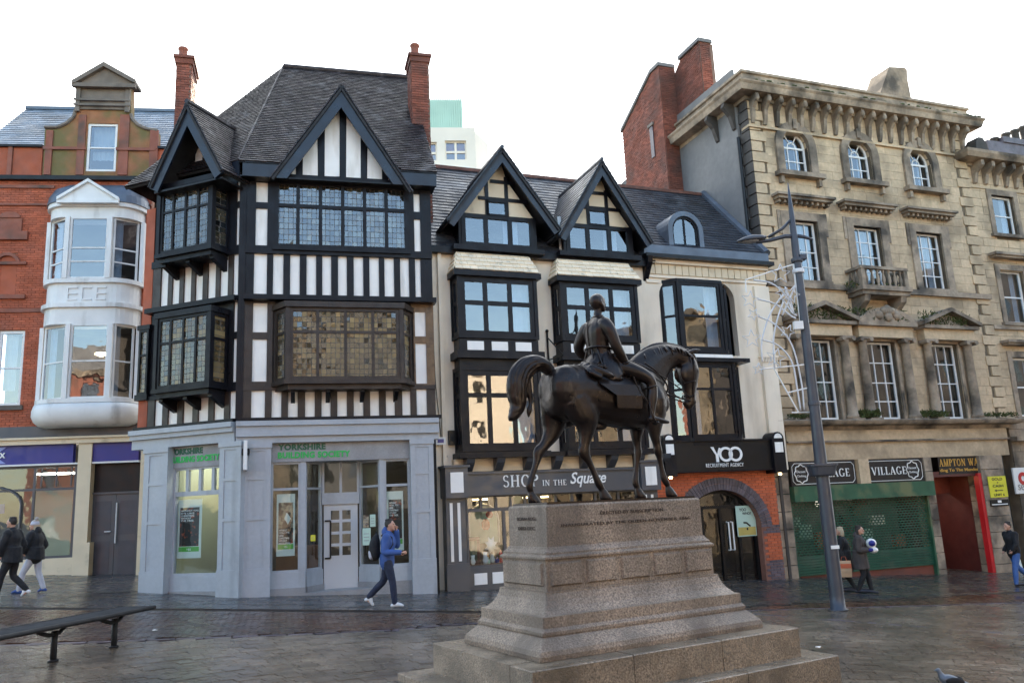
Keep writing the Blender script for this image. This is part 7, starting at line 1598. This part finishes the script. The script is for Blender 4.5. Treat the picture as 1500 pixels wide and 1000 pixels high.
for s_ in (-1, 1):
    strap([(.40, s_*.10, 1.80), (.62, s_*.19, 1.70), (.95, s_*.20, 1.56), (1.25, s_*.14, 1.44), (1.50, s_*.085, 1.32)]); strap([(.62, s_*.22, 1.74), (.85, s_*.20, 1.62), (1.08, s_*.10, 1.46), (1.12, 0, 1.36)], .012)
    strap([(1.12, 0, 1.38), (1.3, s_*.05, 1.32), (1.50, s_*.08, 1.28)]); strap([(1.60, s_*.06, 1.95), (1.58, s_*.115, 1.80), (1.56, s_*.10, 1.55), (1.545, s_*.085, 1.33)], .010); strap([(1.42, s_*.07, 1.52), (1.56, s_*.105, 1.55), (1.66, s_*.04, 1.57)], .009); strap([(1.43, 0, 1.36), (1.5, s_*.09, 1.34), (1.62, s_*.05, 1.42), (1.655, 0, 1.44)], .009)
    strap([(.58, s_*.375, 1.30), (.50, s_*.40, 1.15), (.555, s_*.43, .93), (.60, s_*.375, .925)], .010); strap([(.40, s_*.32, 1.40), (.52, s_*.37, 1.15), (.62, s_*.37, .94)], .011)
strap([(.33, -.30, 1.62), (.36, -.33, 1.45), (.46, -.36, 1.20)], .010)   # riding stick
b.tube([(.60, -.42, .935), (.60, -.33, .935)], .02, 6).tube([(.60, .33, .935), (.60, .42, .935)], .02, 6); b.build('harness', 'bronze', rootH, smooth=True, kind='stuff')
b = MB()
def ring(c, rx, ry, tl, r_): b.tube([(c[0]+rx*math.cos(a), c[1]+ry*math.sin(a), c[2]+tl*math.cos(a)) for a in [2*math.pi*k/20 for k in range(21)]], r_, 6, cap=False)
ring((.06, 0, 1.925), .168, .192, -.02, .016); ring((.062, 0, 2.365), .066, .07, .01, .017); ring((.062, 0, 2.345), .074, .085, .01, .014)
strap([(-.095, 0, 2.30), (-.115, 0, 2.12), (-.10, 0, 1.95), (-.09, 0, 1.80), (-.14, 0, 1.70)], .008)
for s_ in (-1, 1): strap([(.03, s_*.14, 2.31), (.04, s_*.19, 2.30), (.05, s_*.235, 2.25)], .022); strap([(-.10, s_*.05, 1.92), (-.12, s_*.10, 1.78), (-.16, s_*.16, 1.66)], .013); strap([(-.06, s_*.12, 1.92), (-.06, s_*.19, 1.74), (-.06, s_*.26, 1.60)], .013); strap([(.06, s_*.18, 1.9), (.10, s_*.235, 1.74), (.14, s_*.30, 1.58)], .012)
for (c, r_) in (((.262, -.262, 1.715), .058), ((.578, -.37, 1.40), .075), ((.578, .37, 1.40), .075)): ring(c, r_, r_, .02, .011)
b.build('uniform_trim', 'bronze', rootH, smooth=True, kind='stuff')
# ================================================================= LAMP POST AND CHRISTMAS LIGHT FRAME
LG = (6.58, 18.02); lz = -.052*LG[0]
rootL = thing('street_lamp', 'tall blue-grey street lamp with drooping lantern and a collar box, right of the statue', 'street lamp', (*LG, 0), 0)
Lf = Fr(rootL, LG, 0)
def zpy(y, F=Lf): return F.z(y, 0, 0)
zb_ = lz; zcl = zpy(690); ztp = zpy(268)
MB().lathe([(.20, 0), (.20, .02), (.155, .04), (.148, .3), (.138, zcl-zb_-.2), (.12, zcl-zb_+1.0), (.095, (ztp-zb_)*.72), (.085, (ztp-zb_)*.84), (.055, (ztp-zb_)*.93), (.035, (ztp-zb_)*.965), (.012, ztp-zb_)], (0, 0, zb_), 20).build('post', 'lamp_paint', rootL, smooth=True)
b = MB(); hc = (zpy(680)-zpy(696))
for s_ in (1,): rings = [[Vector((r_*math.copysign(abs(math.cos(a))**.5, math.cos(a)), r_*.8*math.copysign(abs(math.sin(a))**.5, math.sin(a)), zpy(697)+z)) for a in [2*math.pi*j/20 for j in range(20)]] for r_, z in ((.22, 0), (.25, .03), (.29, hc-.03), (.32, hc-.02), (.32, hc+.02), (.14, hc+.03))]
b.loft(rings).build('collar_box', 'lamp_paint', rootL, smooth=False)
for y in (384, 400, 777, 594): MB().lathe([(.125, 0), (.13, .02), (.13, .07), (.125, .09)], (0, 0, zpy(y)), 16).build('band', 'tinsel' if y in (777, 400) else 'lamp_paint', rootL)
MB().box(-.05, .12, -.16, -.10, zpy(803), zpy(798)).build('sticker', 'white_letter', rootL)
MB().box(.05, .2, -.1, .1, zpy(381), zpy(374)).build('sensor', 'lamp_paint', rootL)
p = lambda x, y, o=0: (lambda q: (q[0], o, q[1]))(Lf.p(x, y, o))
MB().tube([p(1163, 346), p(1150, 346), p(1128, 352), p(1108, 355)], [.05, .05, .045, .04], 8).tube([p(1163, 345), p(1178, 347), p(1190, 351)], [.05, .045, .03], 8).tube([p(1158, 322), p(1146, 335), p(1126, 347)], .035, 8).build('arm', 'lamp_paint', rootL, smooth=True)
b = MB(); A_, B_ = Vector(p(1122, 350)), Vector(p(1079, 356)); rings = []
for t, w_, h_ in ((0, .05, .05), (.15, .10, .08), (.45, .17, .11), (.75, .16, .08), (.95, .07, .03), (1, .02, .01)):
    c = A_.lerp(B_, t)+Vector((0, 0, .03)); rings.append([c+Vector((0, w_*math.cos(a), h_*max(math.sin(a), -.35))) for a in [2*math.pi*j/14 for j in range(14)]])
ln_ = b.loft(rings).build('lantern', 'lamp_paint', rootL, smooth=True)
MB().ball(tuple(A_.lerp(B_, .55)+Vector((0, 0, -.0))), .22, .13, .05, 12).build('lens', 'slab_base', rootL, smooth=True)
# frame of festoon lights
rootX = thing('christmas_light_frame', 'unlit white wire Christmas decoration of stars and sweeping arcs fixed to the lamp post', 'decoration', (*LG, 0), 0)
MB().tube([p(1163, 387), p(1190, 604)], .035, 6).tube([p(1172, 384), p(1196, 604)], .02, 6).build('side_rail', 'window_white', rootX)
for pts in ([(1163, 387), (1092, 410)], [(1092, 410), (1093, 428)], [(1190, 604), (1170, 604), (1134, 540)], [(1190, 604), (1160, 604)], [(1112, 541), (1178, 534)], [(1154, 575), (1183, 568)]): MB().tube([p(*q) for q in pts], .016, 6).build('strut', 'window_white', rootX)
for pts in ([(1104, 410), (1130, 415), (1150, 432), (1162, 458)], [(1110, 438), (1135, 445), (1158, 462), (1166, 466)], [(1110, 463), (1135, 475), (1160, 505), (1174, 560), (1178, 600)], [(1115, 497), (1140, 506), (1160, 530), (1168, 570), (1173, 601)], [(1148, 430), (1128, 460), (1116, 500), (1117, 530)], [(1148, 440), (1138, 470), (1133, 500), (1135, 540)], [(1150, 420), (1158, 440), (1163, 460)], [(1146, 438), (1160, 457), (1167, 462)], [(1170, 404), (1160, 430), (1146, 462)]):
    q = cat([(*p(*a), 0, 0) for a in pts], 5); MB().tube([a[:3] for a in q], .019, 6).build('arc', 'tinsel', rootX, smooth=True)
for k, (x, y, s_, rot) in enumerate(((1142, 402, 15, .1), (1158, 432, 13, .4), (1097, 440, 13, .2), (1103, 461, 9, .6), (1100, 497, 14, .0), (1152, 487, 11, .5), (1136, 525, 15, .3), (1110, 541, 9, .1), (1144, 430, 10, .9))):
    c = Vector(p(x, y)); sc = s_*.0155; pts = [c+Vector((sc*(1 if j % 2 == 0 else .42)*math.sin(rot+math.pi*j/5), -.05-.02*(k % 3), sc*(1 if j % 2 == 0 else .42)*math.cos(rot+math.pi*j/5))) for j in range(11)]
    MB().tube(pts, .013, 5, cap=False).build('star', 'tinsel', rootX)
c = p(1167, 478); MB().box(c[0]-.10, c[0]+.10, -.16, -.04, c[2]-.09, c[2]+.09).build('junction_box', 'window_white', rootX)
# ================================================================= BENCH
rootBn = thing('curved_bench', 'long black metal bench on three posts, cut off by the left edge', 'bench', (-6.3, 11.6, .33), 0)
top_ = [(-6.00, 13.25), (-6.06, 12.9), (-6.20, 12.2), (-6.42, 11.3), (-6.62, 10.4), (-6.9, 9.3)]
cq = cat([(x+6.3, y-11.6, 0, 0, 0) for x, y in top_], 5)
zs_b = .50
def brings(z0, z1, hw_):
    R2 = []
    for i, q in enumerate(cq):
        a = cq[max(i-1, 0)]; c = cq[min(i+1, len(cq)-1)]; t = Vector((c[0]-a[0], c[1]-a[1])).normalized(); n_ = Vector((-t.y, t.x)); e = .0
        R2.append([Vector((q[0]+n_.x*w_, q[1]+n_.y*w_, z)) for w_, z in ((-hw_, z1), (-hw_*.6, z1-.015), (0, z1-.02), (hw_*.6, z1-.015), (hw_, z1), (hw_, z0+.0), (hw_*.6, z0-.015), (0, z0-.02), (-hw_*.6, z0-.015), (-hw_, z0))])
    return R2
MB().loft(brings(zs_b-.03, zs_b, .27)).build('seat', 'dark_metal', rootBn)
for s_ in (-1, 1):
    pts = []
    for i, q in enumerate(cq):
        a = cq[max(i-1, 0)]; c = cq[min(i+1, len(cq)-1)]; t = Vector((c[0]-a[0], c[1]-a[1])).normalized(); n_ = Vector((-t.y, t.x)); pts.append((q[0]+n_.x*.28*s_, q[1]+n_.y*.28*s_, zs_b-.01))
    MB().tube(pts, .032, 8).build('seat_rail', 'dark_metal', rootBn, smooth=True)
b = MB()
for i in range(len(cq)-1):
    for k in range(5):
        t = k/5; q = [cq[i][j]+(cq[i+1][j]-cq[i][j])*t for j in (0, 1)]; a = cq[i]; c = cq[i+1]; tt = Vector((c[0]-a[0], c[1]-a[1])).normalized(); n_ = Vector((-tt.y, tt.x)); b.tube([(q[0]-n_.x*.25, q[1]-n_.y*.25, zs_b+.002), (q[0]+n_.x*.25, q[1]+n_.y*.25, zs_b+.002)], .010, 4)
b.build('seat_slat', 'dark_metal', rootBn, kind='stuff', fix=False)
for x, y in ((-6.10, 12.73), (-6.37, 11.6), (-6.62, 10.45)):
    X, Y_ = x+6.3, y-11.6; MB().tube([(X, Y_, -.03-.052*(x+6.3)), (X, Y_, .40)], .042, 10).lathe([(.07, 0), (.07, .02), (.045, .03)], (X, Y_, 0-.052*(x+6.3)), 10).build('post', 'dark_metal', rootBn, smooth=True)
    for s_ in (-1, 1): MB().tube([(X-.05, Y_+.42*s_, .46), (X-.03, Y_+.28*s_, .40), (X-.01, Y_+.12*s_, .355), (X, Y_, .35)], .028, 8).build('bracket', 'dark_metal', rootBn, smooth=True)
# ================================================================= PEOPLE
mat('skin', (.50, .28, .20), .55, .06); mat('hair_dark', (.02, .015, .012), .6, .2); mat('hair_fair', (.42, .33, .22), .7, .15); mat('coat_black', (.012, .012, .014), .85, .2, 6); mat('jeans_dark', (.018, .024, .05), .85, .15, 8)
mat('jacket_blue', (.035, .085, .27), .7, .15, 6); mat('jacket_pale', (.16, .22, .33), .7, .1); mat('trouser_grey', (.45, .45, .50), .85, .08, 6); mat('shoe_white', (.65, .65, .66), .6, .1); mat('shoe_dark', (.02, .02, .03), .5); mat('shoe_blue', (.02, .06, .22), .6)
mat('coat_brown', (.055, .045, .042), .85, .2, 6); mat('coat_plum', (.06, .03, .03), .85, .2); mat('bag_brown', (.42, .27, .16), .6, .15); mat('bag_orange', (.45, .10, .04), .6, .1); mat('jeans_blue', (.05, .12, .33), .8, .15, 8); mat('bobble_grey', (.32, .30, .29), .9, .2, 12)
def person(px, py, face, h, label, J, clothes, hair=None, hat=None, extra=None, name='person'):
    """a walking figure. local axes: x forward, y left, z up. J overrides joints (for height 1.75)"""
    r = CR*(px-750)+CU*(500-py)+FW*FPX; t = (0-2.1)/(r.z+.052*r.x); G = CAMP+r*t
    t_ = thing(name, label, 'person', G, face); s = h/1.75; t_.scale = (s, s, s)
    j = dict(hipR=(0, -.09, .90), hipL=(0, .09, .90), kneeR=(.14, -.10, .48), ankR=(.20, -.10, .085), kneeL=(-.02, .10, .49), ankL=(-.30, .10, .16), toeR=(.36, -.11, .03), toeL=(-.16, .10, .04),
             chest=(.03, 0, 1.30), neck=(.04, 0, 1.47), head=(.07, 0, 1.63), shR=(.03, -.185, 1.40), shL=(.03, .185, 1.40), elR=(-.08, -.25, 1.13), elL=(.10, .25, 1.13), haR=(.02, -.25, .90), haL=(.30, .22, .98)); j.update(J)
    V = {k: Vector(v) for k, v in j.items()}; b = MB(); hd = V['head']
    def seg(b, ks, g=0): limb(b, [(*(V[k] if isinstance(k, str) else k), r_+g) for k, r_ in ks], 10, 3)
    def torso(b, g):
        limb(b, [(0, 0, .86, .115+g, .155+g), (0, 0, .98, .115+g, .16+g), (V['chest'].x*.6, 0, 1.15, .105+g, .15+g), (*V['chest'], .125+g, .18+g), (V['neck'].x-.01, 0, 1.42, .085+g*.7, .14+g*.7), (*V['neck'], .055+g*.5, .06+g*.5)], 14, 3)
    def legs(b, g, cut=1.):
        for s_ in 'RL': seg(b, [('hip'+s_, .092), ((V['hip'+s_]+V['knee'+s_])/2, .078), ('knee'+s_, .058), ((V['knee'+s_]*.6+V['ank'+s_]*.4), .056), (V['knee'+s_].lerp(V['ank'+s_], cut), .042)], g)
    def arms(b, g, cut=1.):
        for s_ in 'RL': seg(b, [('sh'+s_, .060), ((V['sh'+s_]+V['el'+s_])/2, .050), ('el'+s_, .042), (V['el'+s_].lerp(V['ha'+s_], .4), .038), (V['el'+s_].lerp(V['ha'+s_], .93), .028)], g)
    torso(b, 0); legs(b, 0); arms(b, 0); seg(b, [('neck', .052), (V['neck'].lerp(hd, .5), .050)])
    b.ball(hd, .095, .075, .115, 14); c = hd
    limb(b, [(c.x+.035, 0, c.z-.05, .05, .048), (c.x+.075, 0, c.z-.085, .028, .032)], 10); limb(b, [(c.x+.088, 0, c.z+.015, .012), (c.x+.112, 0, c.z-.022, .015), (c.x+.098, 0, c.z-.032, .012)], 8)
    b.ball((c.x+.075, 0, c.z+.03), .03, .055, .014, 8); b.ball((c.x+.082, 0, c.z-.058), .018, .026, .010, 8)
    for y in (-1, 1): b.ball((c.x-.005, y*.078, c.z-.01), .018, .010, .030, 8)
    for s_ in 'RL':
        d = (V['ha'+s_]-V['el'+s_]).normalized(); o = V['el'+s_].lerp(V['ha'+s_], .93); sd_ = Vector((0, 1 if s_ == 'R' else -1, 0)); sd_ = (sd_-d*sd_.dot(d)).normalized(); w_ = d.cross(sd_)
        limb(b, [(*o, .022, .026), (*(o+d*.05), .018, .038), (*(o+d*.085), .015, .036)], 8)
        for k in range(4): q = o+d*.08+w_*(k-1.5)*.019; L_ = (.8, 1, .95, .75)[k]; limb(b, [(*q, .0095), (*(q+d*.035*L_+sd_*.008), .009), (*(q+d*.055*L_+sd_*.03), .008)], 6, 2)
        q = o+d*.02-w_*.03; limb(b, [(*q, .012), (*(q-w_*.02+d*.03+sd_*.01), .011), (*(q-w_*.012+d*.055+sd_*.02), .009)], 6, 2)
        a_, to = V['ank'+s_], V['toe'+s_]; limb(b, [(*(a_+Vector((-.04, 0, -.03))), .03, .03), (*to, .022, .035)], 8)
    fuse(b, .0085, 'body', 'skin', t_, 1)
    up, lo_, sh = clothes['up'], clothes['lo'], clothes['sh']
    b = MB(); legs(b, .016+clothes.get('lg', 0), .97); limb(b, [(0, 0, .84, .12, .16), (0, 0, .98, .115, .155)], 14); fuse(b, .013, 'trousers', lo_, t_, 1)
    b = MB(); g = clothes.get('g', .025); torso(b, g); arms(b, g*.75, .9)
    if clothes.get('long'): L_ = clothes['long']; limb(b, [(0, 0, 1.1, .125+g, .165+g), (0, 0, .9, .14+g, .18+g), (.01, 0, L_, .16+g, .20+g)], 14, ball=False)
    if clothes.get('hood'): limb(b, [(V['neck'].x-.03, 0, 1.44, .10, .12), (V['neck'].x-.075, 0, 1.50, .075, .11), (V['neck'].x-.06, 0, 1.56, .05, .09)], 12)
    else: limb(b, [(V['neck'].x, 0, 1.43, .075, .08), (V['neck'].x+.005, 0, 1.50, .068, .072)], 12, ball=False)
    fuse(b, .012, 'coat' if clothes.get('long') else 'jacket', up, t_, 2)
    for s_ in 'RL':
        b = MB(); a_, to = V['ank'+s_], V['toe'+s_]; hl = a_+Vector((-.055, 0, -.045 if a_.z > .1 else -.04)); limb(b, [(*hl, .038, .036), (*(a_+Vector((.03, 0, -.025))), .048, .042), (*(a_.lerp(to, .6)), .038, .046), (*to, .026, .040)], 10); o = fuse(b, .010, 'shoe', sh, t_, 1)
    if hair:
        b = MB(); b.ball((c.x-.018, 0, c.z+.025), .096, .084, .108, 14)
        if hair[1] > .05: limb(b, [(c.x-.05, 0, c.z, .07, .08), (c.x-.06, 0, c.z-.10, .06, .085), (c.x-.05, 0, c.z-.10-hair[1]*.4, .04, .07)], 12)
        for k in range(10): a = k*.63; b.ball((c.x-.02+.05*math.cos(a), .05*math.sin(a), c.z+.105), .035, .03, .022, 6)
        # keep the face clear
        b.v = [((v[0] if v[0] < c.x+.055 else c.x+.055), v[1], v[2]) if v[2] < c.z+.07 else v for v in b.v]; b.v = [((min(v[0], c.x+.01)), v[1], v[2]) if v[2] < c.z+.02 else v for v in b.v]
        fuse(b, .010, 'hair', hair[0], t_, 1)
    if hat:
        b = MB(); b.ball((c.x-.015, 0, c.z+.05), .102, .09, .09, 14); b.lathe([(.098, 0), (.104, .015), (.104, .04), (.095, .05)], (c.x-.012, 0, c.z+.005), 16); fuse(b, .01, 'knitted_hat', hat[0], t_, 1); bb = MB(); bb.ball((c.x-.05, 0, c.z+.155), .05, n=10); bb.build('bobble', hat[1], t_, smooth=True)
    for y in (-1, 1): MB().ball((c.x+.083, y*.03, c.z+.012), .008, .011, .007, 6).build('eye', 'shoe_dark', t_)
    if extra: extra(t_, V)
    return t_
zero = math.pi
# blue jacket, walking right, hand to the mouth, rucksack
def rucksack_straps(t, V):
    for s_ in (-1, 1): MB().tube([(-.09, s_*.10, 1.42), (.0, s_*.115, 1.475), (.13, s_*.115, 1.38), (.15, s_*.12, 1.24), (.05, s_*.17, 1.10), (-.10, s_*.13, 1.08)], .018, 6).build('strap', 'coat_black', t, smooth=True)
pm = person(568, 889, R_(-4), 1.80, 'man in a blue jacket striding right past the grey shopfront, hand at his face',
       dict(hipR=(.02, -.09, .90), hipL=(.0, .09, .90), kneeR=(.13, -.10, .50), ankR=(.17, -.10, .085), toeR=(.33, -.10, .035), kneeL=(-.10, .10, .52), ankL=(-.42, .10, .20), toeL=(-.33, .10, .05), elR=(.0, -.24, 1.10), haR=(.34, -.22, 1.08), elL=(.17, .20, 1.20), haL=(.20, .05, 1.52)),
       dict(up='jacket_blue', lo='jeans_dark', sh='shoe_white', hood=True, g=.035), ('hair_dark', 0), extra=rucksack_straps)
def attach(name, label, cat, holder, loc, rz=0):
    s = holder.scale[0]; W_ = Matrix.Translation(holder.location) @ Matrix.Rotation(holder.rotation_euler.z, 4, 'Z'); P_ = W_ @ Vector(Vector(loc)*s)
    return thing(name, label, cat, P_, holder.rotation_euler.z+rz)
rk = attach('rucksack', 'black and grey rucksack on the back of the man in blue', 'rucksack', pm, (-.24, 0, .98))
b = MB(); limb(b, [(.0, 0, .05, .10, .15), (-.02, 0, .2, .12, .16), (.0, 0, .36, .10, .14), (.03, 0, .46, .05, .10)], 14); fuse(b, .012, 'bag_body', 'coat_black', rk, 2)
b = MB(); limb(b, [(-.07, 0, .03, .07, .13), (-.08, 0, .13, .07, .13)], 12); fuse(b, .012, 'front_pocket', 'trouser_grey', rk, 1); MB().tube([(.02, -.04, .48), (.02, 0, .54), (.02, .04, .48)], .01, 6).build('handle', 'coat_black', rk)
# left pair, walking left
person(14, 877, R_(180), 1.78, 'person in dark coat, black trousers and white shoes walking left at the photo edge', dict(kneeR=(.02, -.10, .49), ankR=(-.30, -.10, .18), toeR=(-.20, -.10, .06), kneeL=(.16, .10, .49), ankL=(.24, .10, .085), toeL=(.40, .1, .03), haL=(.15, .20, .95), haR=(.12, -.2, .95)), dict(up='coat_black', lo='coat_black', sh='shoe_white', g=.045, long=.78), ('hair_dark', 0))
person(48, 868, R_(180), 1.68, 'person in a bobble hat, black hooded coat and pale grey trousers walking left', dict(kneeR=(-.05, -.10, .49), ankR=(-.20, -.10, .10), toeR=(-.08, -.10, .03), kneeL=(.22, .10, .50), ankL=(.30, .10, .085), toeL=(.45, .1, .04), haL=(.16, .20, 1.0), haR=(.14, -.2, 1.0)), dict(up='coat_black', lo='trouser_grey', sh='shoe_blue', g=.06, hood=True, long=.82), ('hair_fair', .1), hat=('trouser_grey', 'bobble_grey'))
# couple on the right
w1 = person(1244, 866, R_(155), 1.62, 'fair haired person in a long dark coat behind the lamp post, holding a carrier bag', dict(kneeR=(.05, -.10, .49), ankR=(-.16, -.10, .10), kneeL=(.15, .10, .49), ankL=(.22, .1, .085), haR=(.0, -.24, .86), haL=(.02, .26, .86)), dict(up='coat_black', lo='coat_black', sh='shoe_dark', g=.04, long=.55), ('hair_fair', .1))
w2 = person(1266, 868, R_(-28), 1.66, 'dark haired person in a brown hooded coat carrying a wrapped parcel, facing the shutter', dict(kneeR=(.05, -.10, .49), ankR=(-.12, -.10, .09), kneeL=(.13, .10, .49), ankL=(.18, .1, .085), haR=(.27, -.14, 1.12), elR=(.02, -.25, 1.12), haL=(.27, .14, 1.12)), dict(up='coat_brown', lo='coat_black', sh='shoe_dark', g=.055, long=.62, hood=True), ('hair_dark', .1))
pc_ = attach('parcel', 'blue and white wrapped parcel held by the person in the brown coat', 'parcel', w2, (.33, -.05, 1.16)); b = MB(); b.ball((0, 0, .12), .13, .13, .12, 12); b.ball((.03, .02, -.05), .12, .15, .08, 12); fuse(b, .014, 'wrapping', 'window_white', pc_, 1); MB().ball((.02, -.07, .12), .09, .08, .08, 10).ball((-.02, -.09, -.04), .08, .09, .05, 8).build('blue_print', 'sign_blue', pc_, smooth=True)
cb_ = attach('carrier_bag', 'brown and orange paper carrier bag hanging between the couple by the lamp post', 'bag', w1, (.02, .30, .42)); b = MB(); rings = [[Vector((x*w_, y*d_, z)) for x, y in ((-1, -1), (1, -1), (1, 1), (-1, 1))] for w_, d_, z in ((.15, .06, 0), (.165, .075, .15), (.165, .06, .32), (.16, .035, .40))]; b.loft(rings).build('bag_body', 'bag_brown', cb_); MB().box(-.168, .168, -.079, .079, .22, .33).build('orange_band', 'bag_orange', cb_)
for s_ in (-1, 1): MB().tube([(-.07, s_*.035, .40), (-.04, s_*.02, .50), (.04, s_*.02, .50), (.07, s_*.035, .40)], .006, 5).build('handle', 'bag_orange', cb_)
person(1493, 858, R_(190), 1.76, 'man in black jacket, cap and blue jeans walking at the right edge of the photo', dict(kneeR=(-.12, -.10, .52), ankR=(-.42, -.10, .24), toeR=(-.34, -.10, .10), kneeL=(.12, .10, .49), ankL=(.16, .1, .085), haR=(.1, -.24, .95), haL=(.2, .2, .98)), dict(up='coat_black', lo='jeans_blue', sh='shoe_dark', g=.04), ('hair_dark', 0))
# ================================================================= PAVEMENT BOARD, PIGEON, LITTER
r = CR*(1481-750)+CU*(500-836)+FW*FPX; t = (-2.1)/(r.z+.052*r.x); G0 = CAMP+r*t
ab = thing('pavement_board', 'white A-board with red band and arrow standing behind the man at the right edge', 'sign', G0, R_(6))
for s_ in (-1, 1): MB().prism([(-.30, 0), (.30, 0), (.30, .95), (-.30, .95)], -.012, .012, Matrix.Translation((0, s_*.22, 0)) @ Matrix.Rotation(R_(12*s_), 4, 'X')).build('panel', 'poster_white', ab)
Fa = Fr(ab, G0[:2], R_(6), Matrix.Translation((0, -.236, 0)) @ Matrix.Rotation(R_(-12), 4, 'X'))
bx(Fa, 'red_band', 'red_paint', -.24, .24, -.006, .0, .46, .60)
for s_, a, c, m in (('SALE', .82, .90, 'red_paint'), ('HAIR & NAILS', .70, .78, 'black_letter'), ('OPEN', .49, .57, 'white_letter'), ('UPSTAIRS', .32, .40, 'black_letter')): text(Fa, s_, -.18, .18, a, c, -.007, m, depth=.003)
MB().prism([(-.2, .20), (-.1, .26), (-.1, .22), (.2, .22), (.2, .18), (-.1, .18), (-.1, .14)], -.008, -.002).build('arrow', 'black_letter', ab, Fa)
r = CR*(1397-750)+CU*(500-1016)+FW*FPX; t = (-2.1)/(r.z+.052*r.x); G1 = CAMP+r*t
pg = thing('pigeon', 'grey pigeon on the setts at the bottom right edge', 'pigeon', G1, R_(160))
b = MB(); limb(b, [(-.20, 0, .10, .012, .03), (-.10, 0, .12, .04, .05), (0, 0, .145, .065, .065), (.08, 0, .17, .055, .055), (.11, 0, .22, .030, .030), (.125, 0, .26, .026, .025)], 12); limb(b, [(.14, 0, .262, .016), (.17, 0, .252, .006)], 8); fuse(b, .006, 'body', 'lead_sheet', pg, 2)
for s_ in (-1, 1): MB().ball((-.03, s_*.06, .15), .10, .018, .045, 10).build('wing', 'dark_metal', pg, smooth=True); MB().tube([(.0, s_*.025, .0), (.0, s_*.02, .10)], .006, 5).tube([(.03, s_*.03, .004), (0, s_*.025, .004), (-.015, s_*.02, .004)], .005, 4).build('leg', 'orange_brick', pg)
for k, (x, y, lb) in enumerate(((227, 923, 'white scrap of litter on the brick paving below the grey corner shopfront'), (1199, 948, 'small white scrap of litter on the lower plinth step at its right end'), (15, 921, 'white scrap of litter on the paving beside the bench'))):
    zz = .18 if k == 1 else 0; r = CR*(x-750)+CU*(500-y)+FW*FPX; t = (zz-2.1)/(r.z+(.052*r.x if k != 1 else 0)); G2 = CAMP+r*t; lt = thing('litter', lb, 'litter', G2, k); MB().add([(-.04, -.02, .01), (.03, -.025, .018), (.04, .02, .01), (-.03, .03, .02), (-.04, -.02, .004), (.03, -.025, .006), (.04, .02, .003), (-.03, .03, .006)], [(0, 1, 2, 3), (7, 6, 5, 4), (0, 4, 5, 1), (1, 5, 6, 2), (2, 6, 7, 3), (3, 7, 4, 0)]).build('paper', 'litter', lt)

dp = [CR*(x-750)+CU*(500-y)+FW*FPX for x, y in ((140, 868), (190, 866))]; dp = [CAMP+r*((-2.1)/(r.z+.052*r.x)) for r in dp]
dc = thing('drain_cover', 'dark metal drain cover in the wet paving left of the grey corner pilaster', 'drain cover', dp[0], math.atan2(dp[1].y-dp[0].y, dp[1].x-dp[0].x))
LN = (dp[1]-dp[0]).length; o = MB().box(0, LN, -.22, .22, -.01, .008).build('cover', 'dark_metal', dc); b = MB()
for i in range(14): b.box(LN*(i+.2)/14, LN*(i+.6)/14, -.18, .18, .008, .013)
b.build('ribs', 'dark_metal', dc, kind='stuff'); dc.rotation_euler.y = .052
def split_islands(o):
    me = o.data; n = len(me.vertices); par = list(range(n))
    def find(a):
        while par[a] != a: par[a] = par[par[a]]; a = par[a]
        return a
    for e in me.edges: a, b_ = find(e.vertices[0]), find(e.vertices[1]); par[a] = b_
    gr = {}
    for p_ in me.polygons: gr.setdefault(find(p_.vertices[0]), []).append(tuple(p_.vertices))
    if len(gr) < 2: return
    co = [v.co.copy() for v in me.vertices]; m = me.materials[0]
    for k, fs in enumerate(gr.values()):
        ids = sorted({i for f in fs for i in f}); mp = {i: j for j, i in enumerate(ids)}; nm = bpy.data.meshes.new(o.name); nm.from_pydata([co[i] for i in ids], [], [tuple(mp[i] for i in f) for f in fs]); nm.materials.append(m)
        if k == 0: o.data = nm
        else: c = bpy.data.objects.new(o.name.split('.')[0], nm); COL.objects.link(c); c.parent = o.parent; c.matrix_basis = o.matrix_basis
for o in [o for o in bpy.data.objects if o.type == 'MESH' and o.name.split('.')[0] in ('niche_surround', 'side_pier', 'bay_window', 'shop_cornice', 'dormer_pier', 'cornice', 'dormer_coping', 'timber_rail')]: split_islands(o)
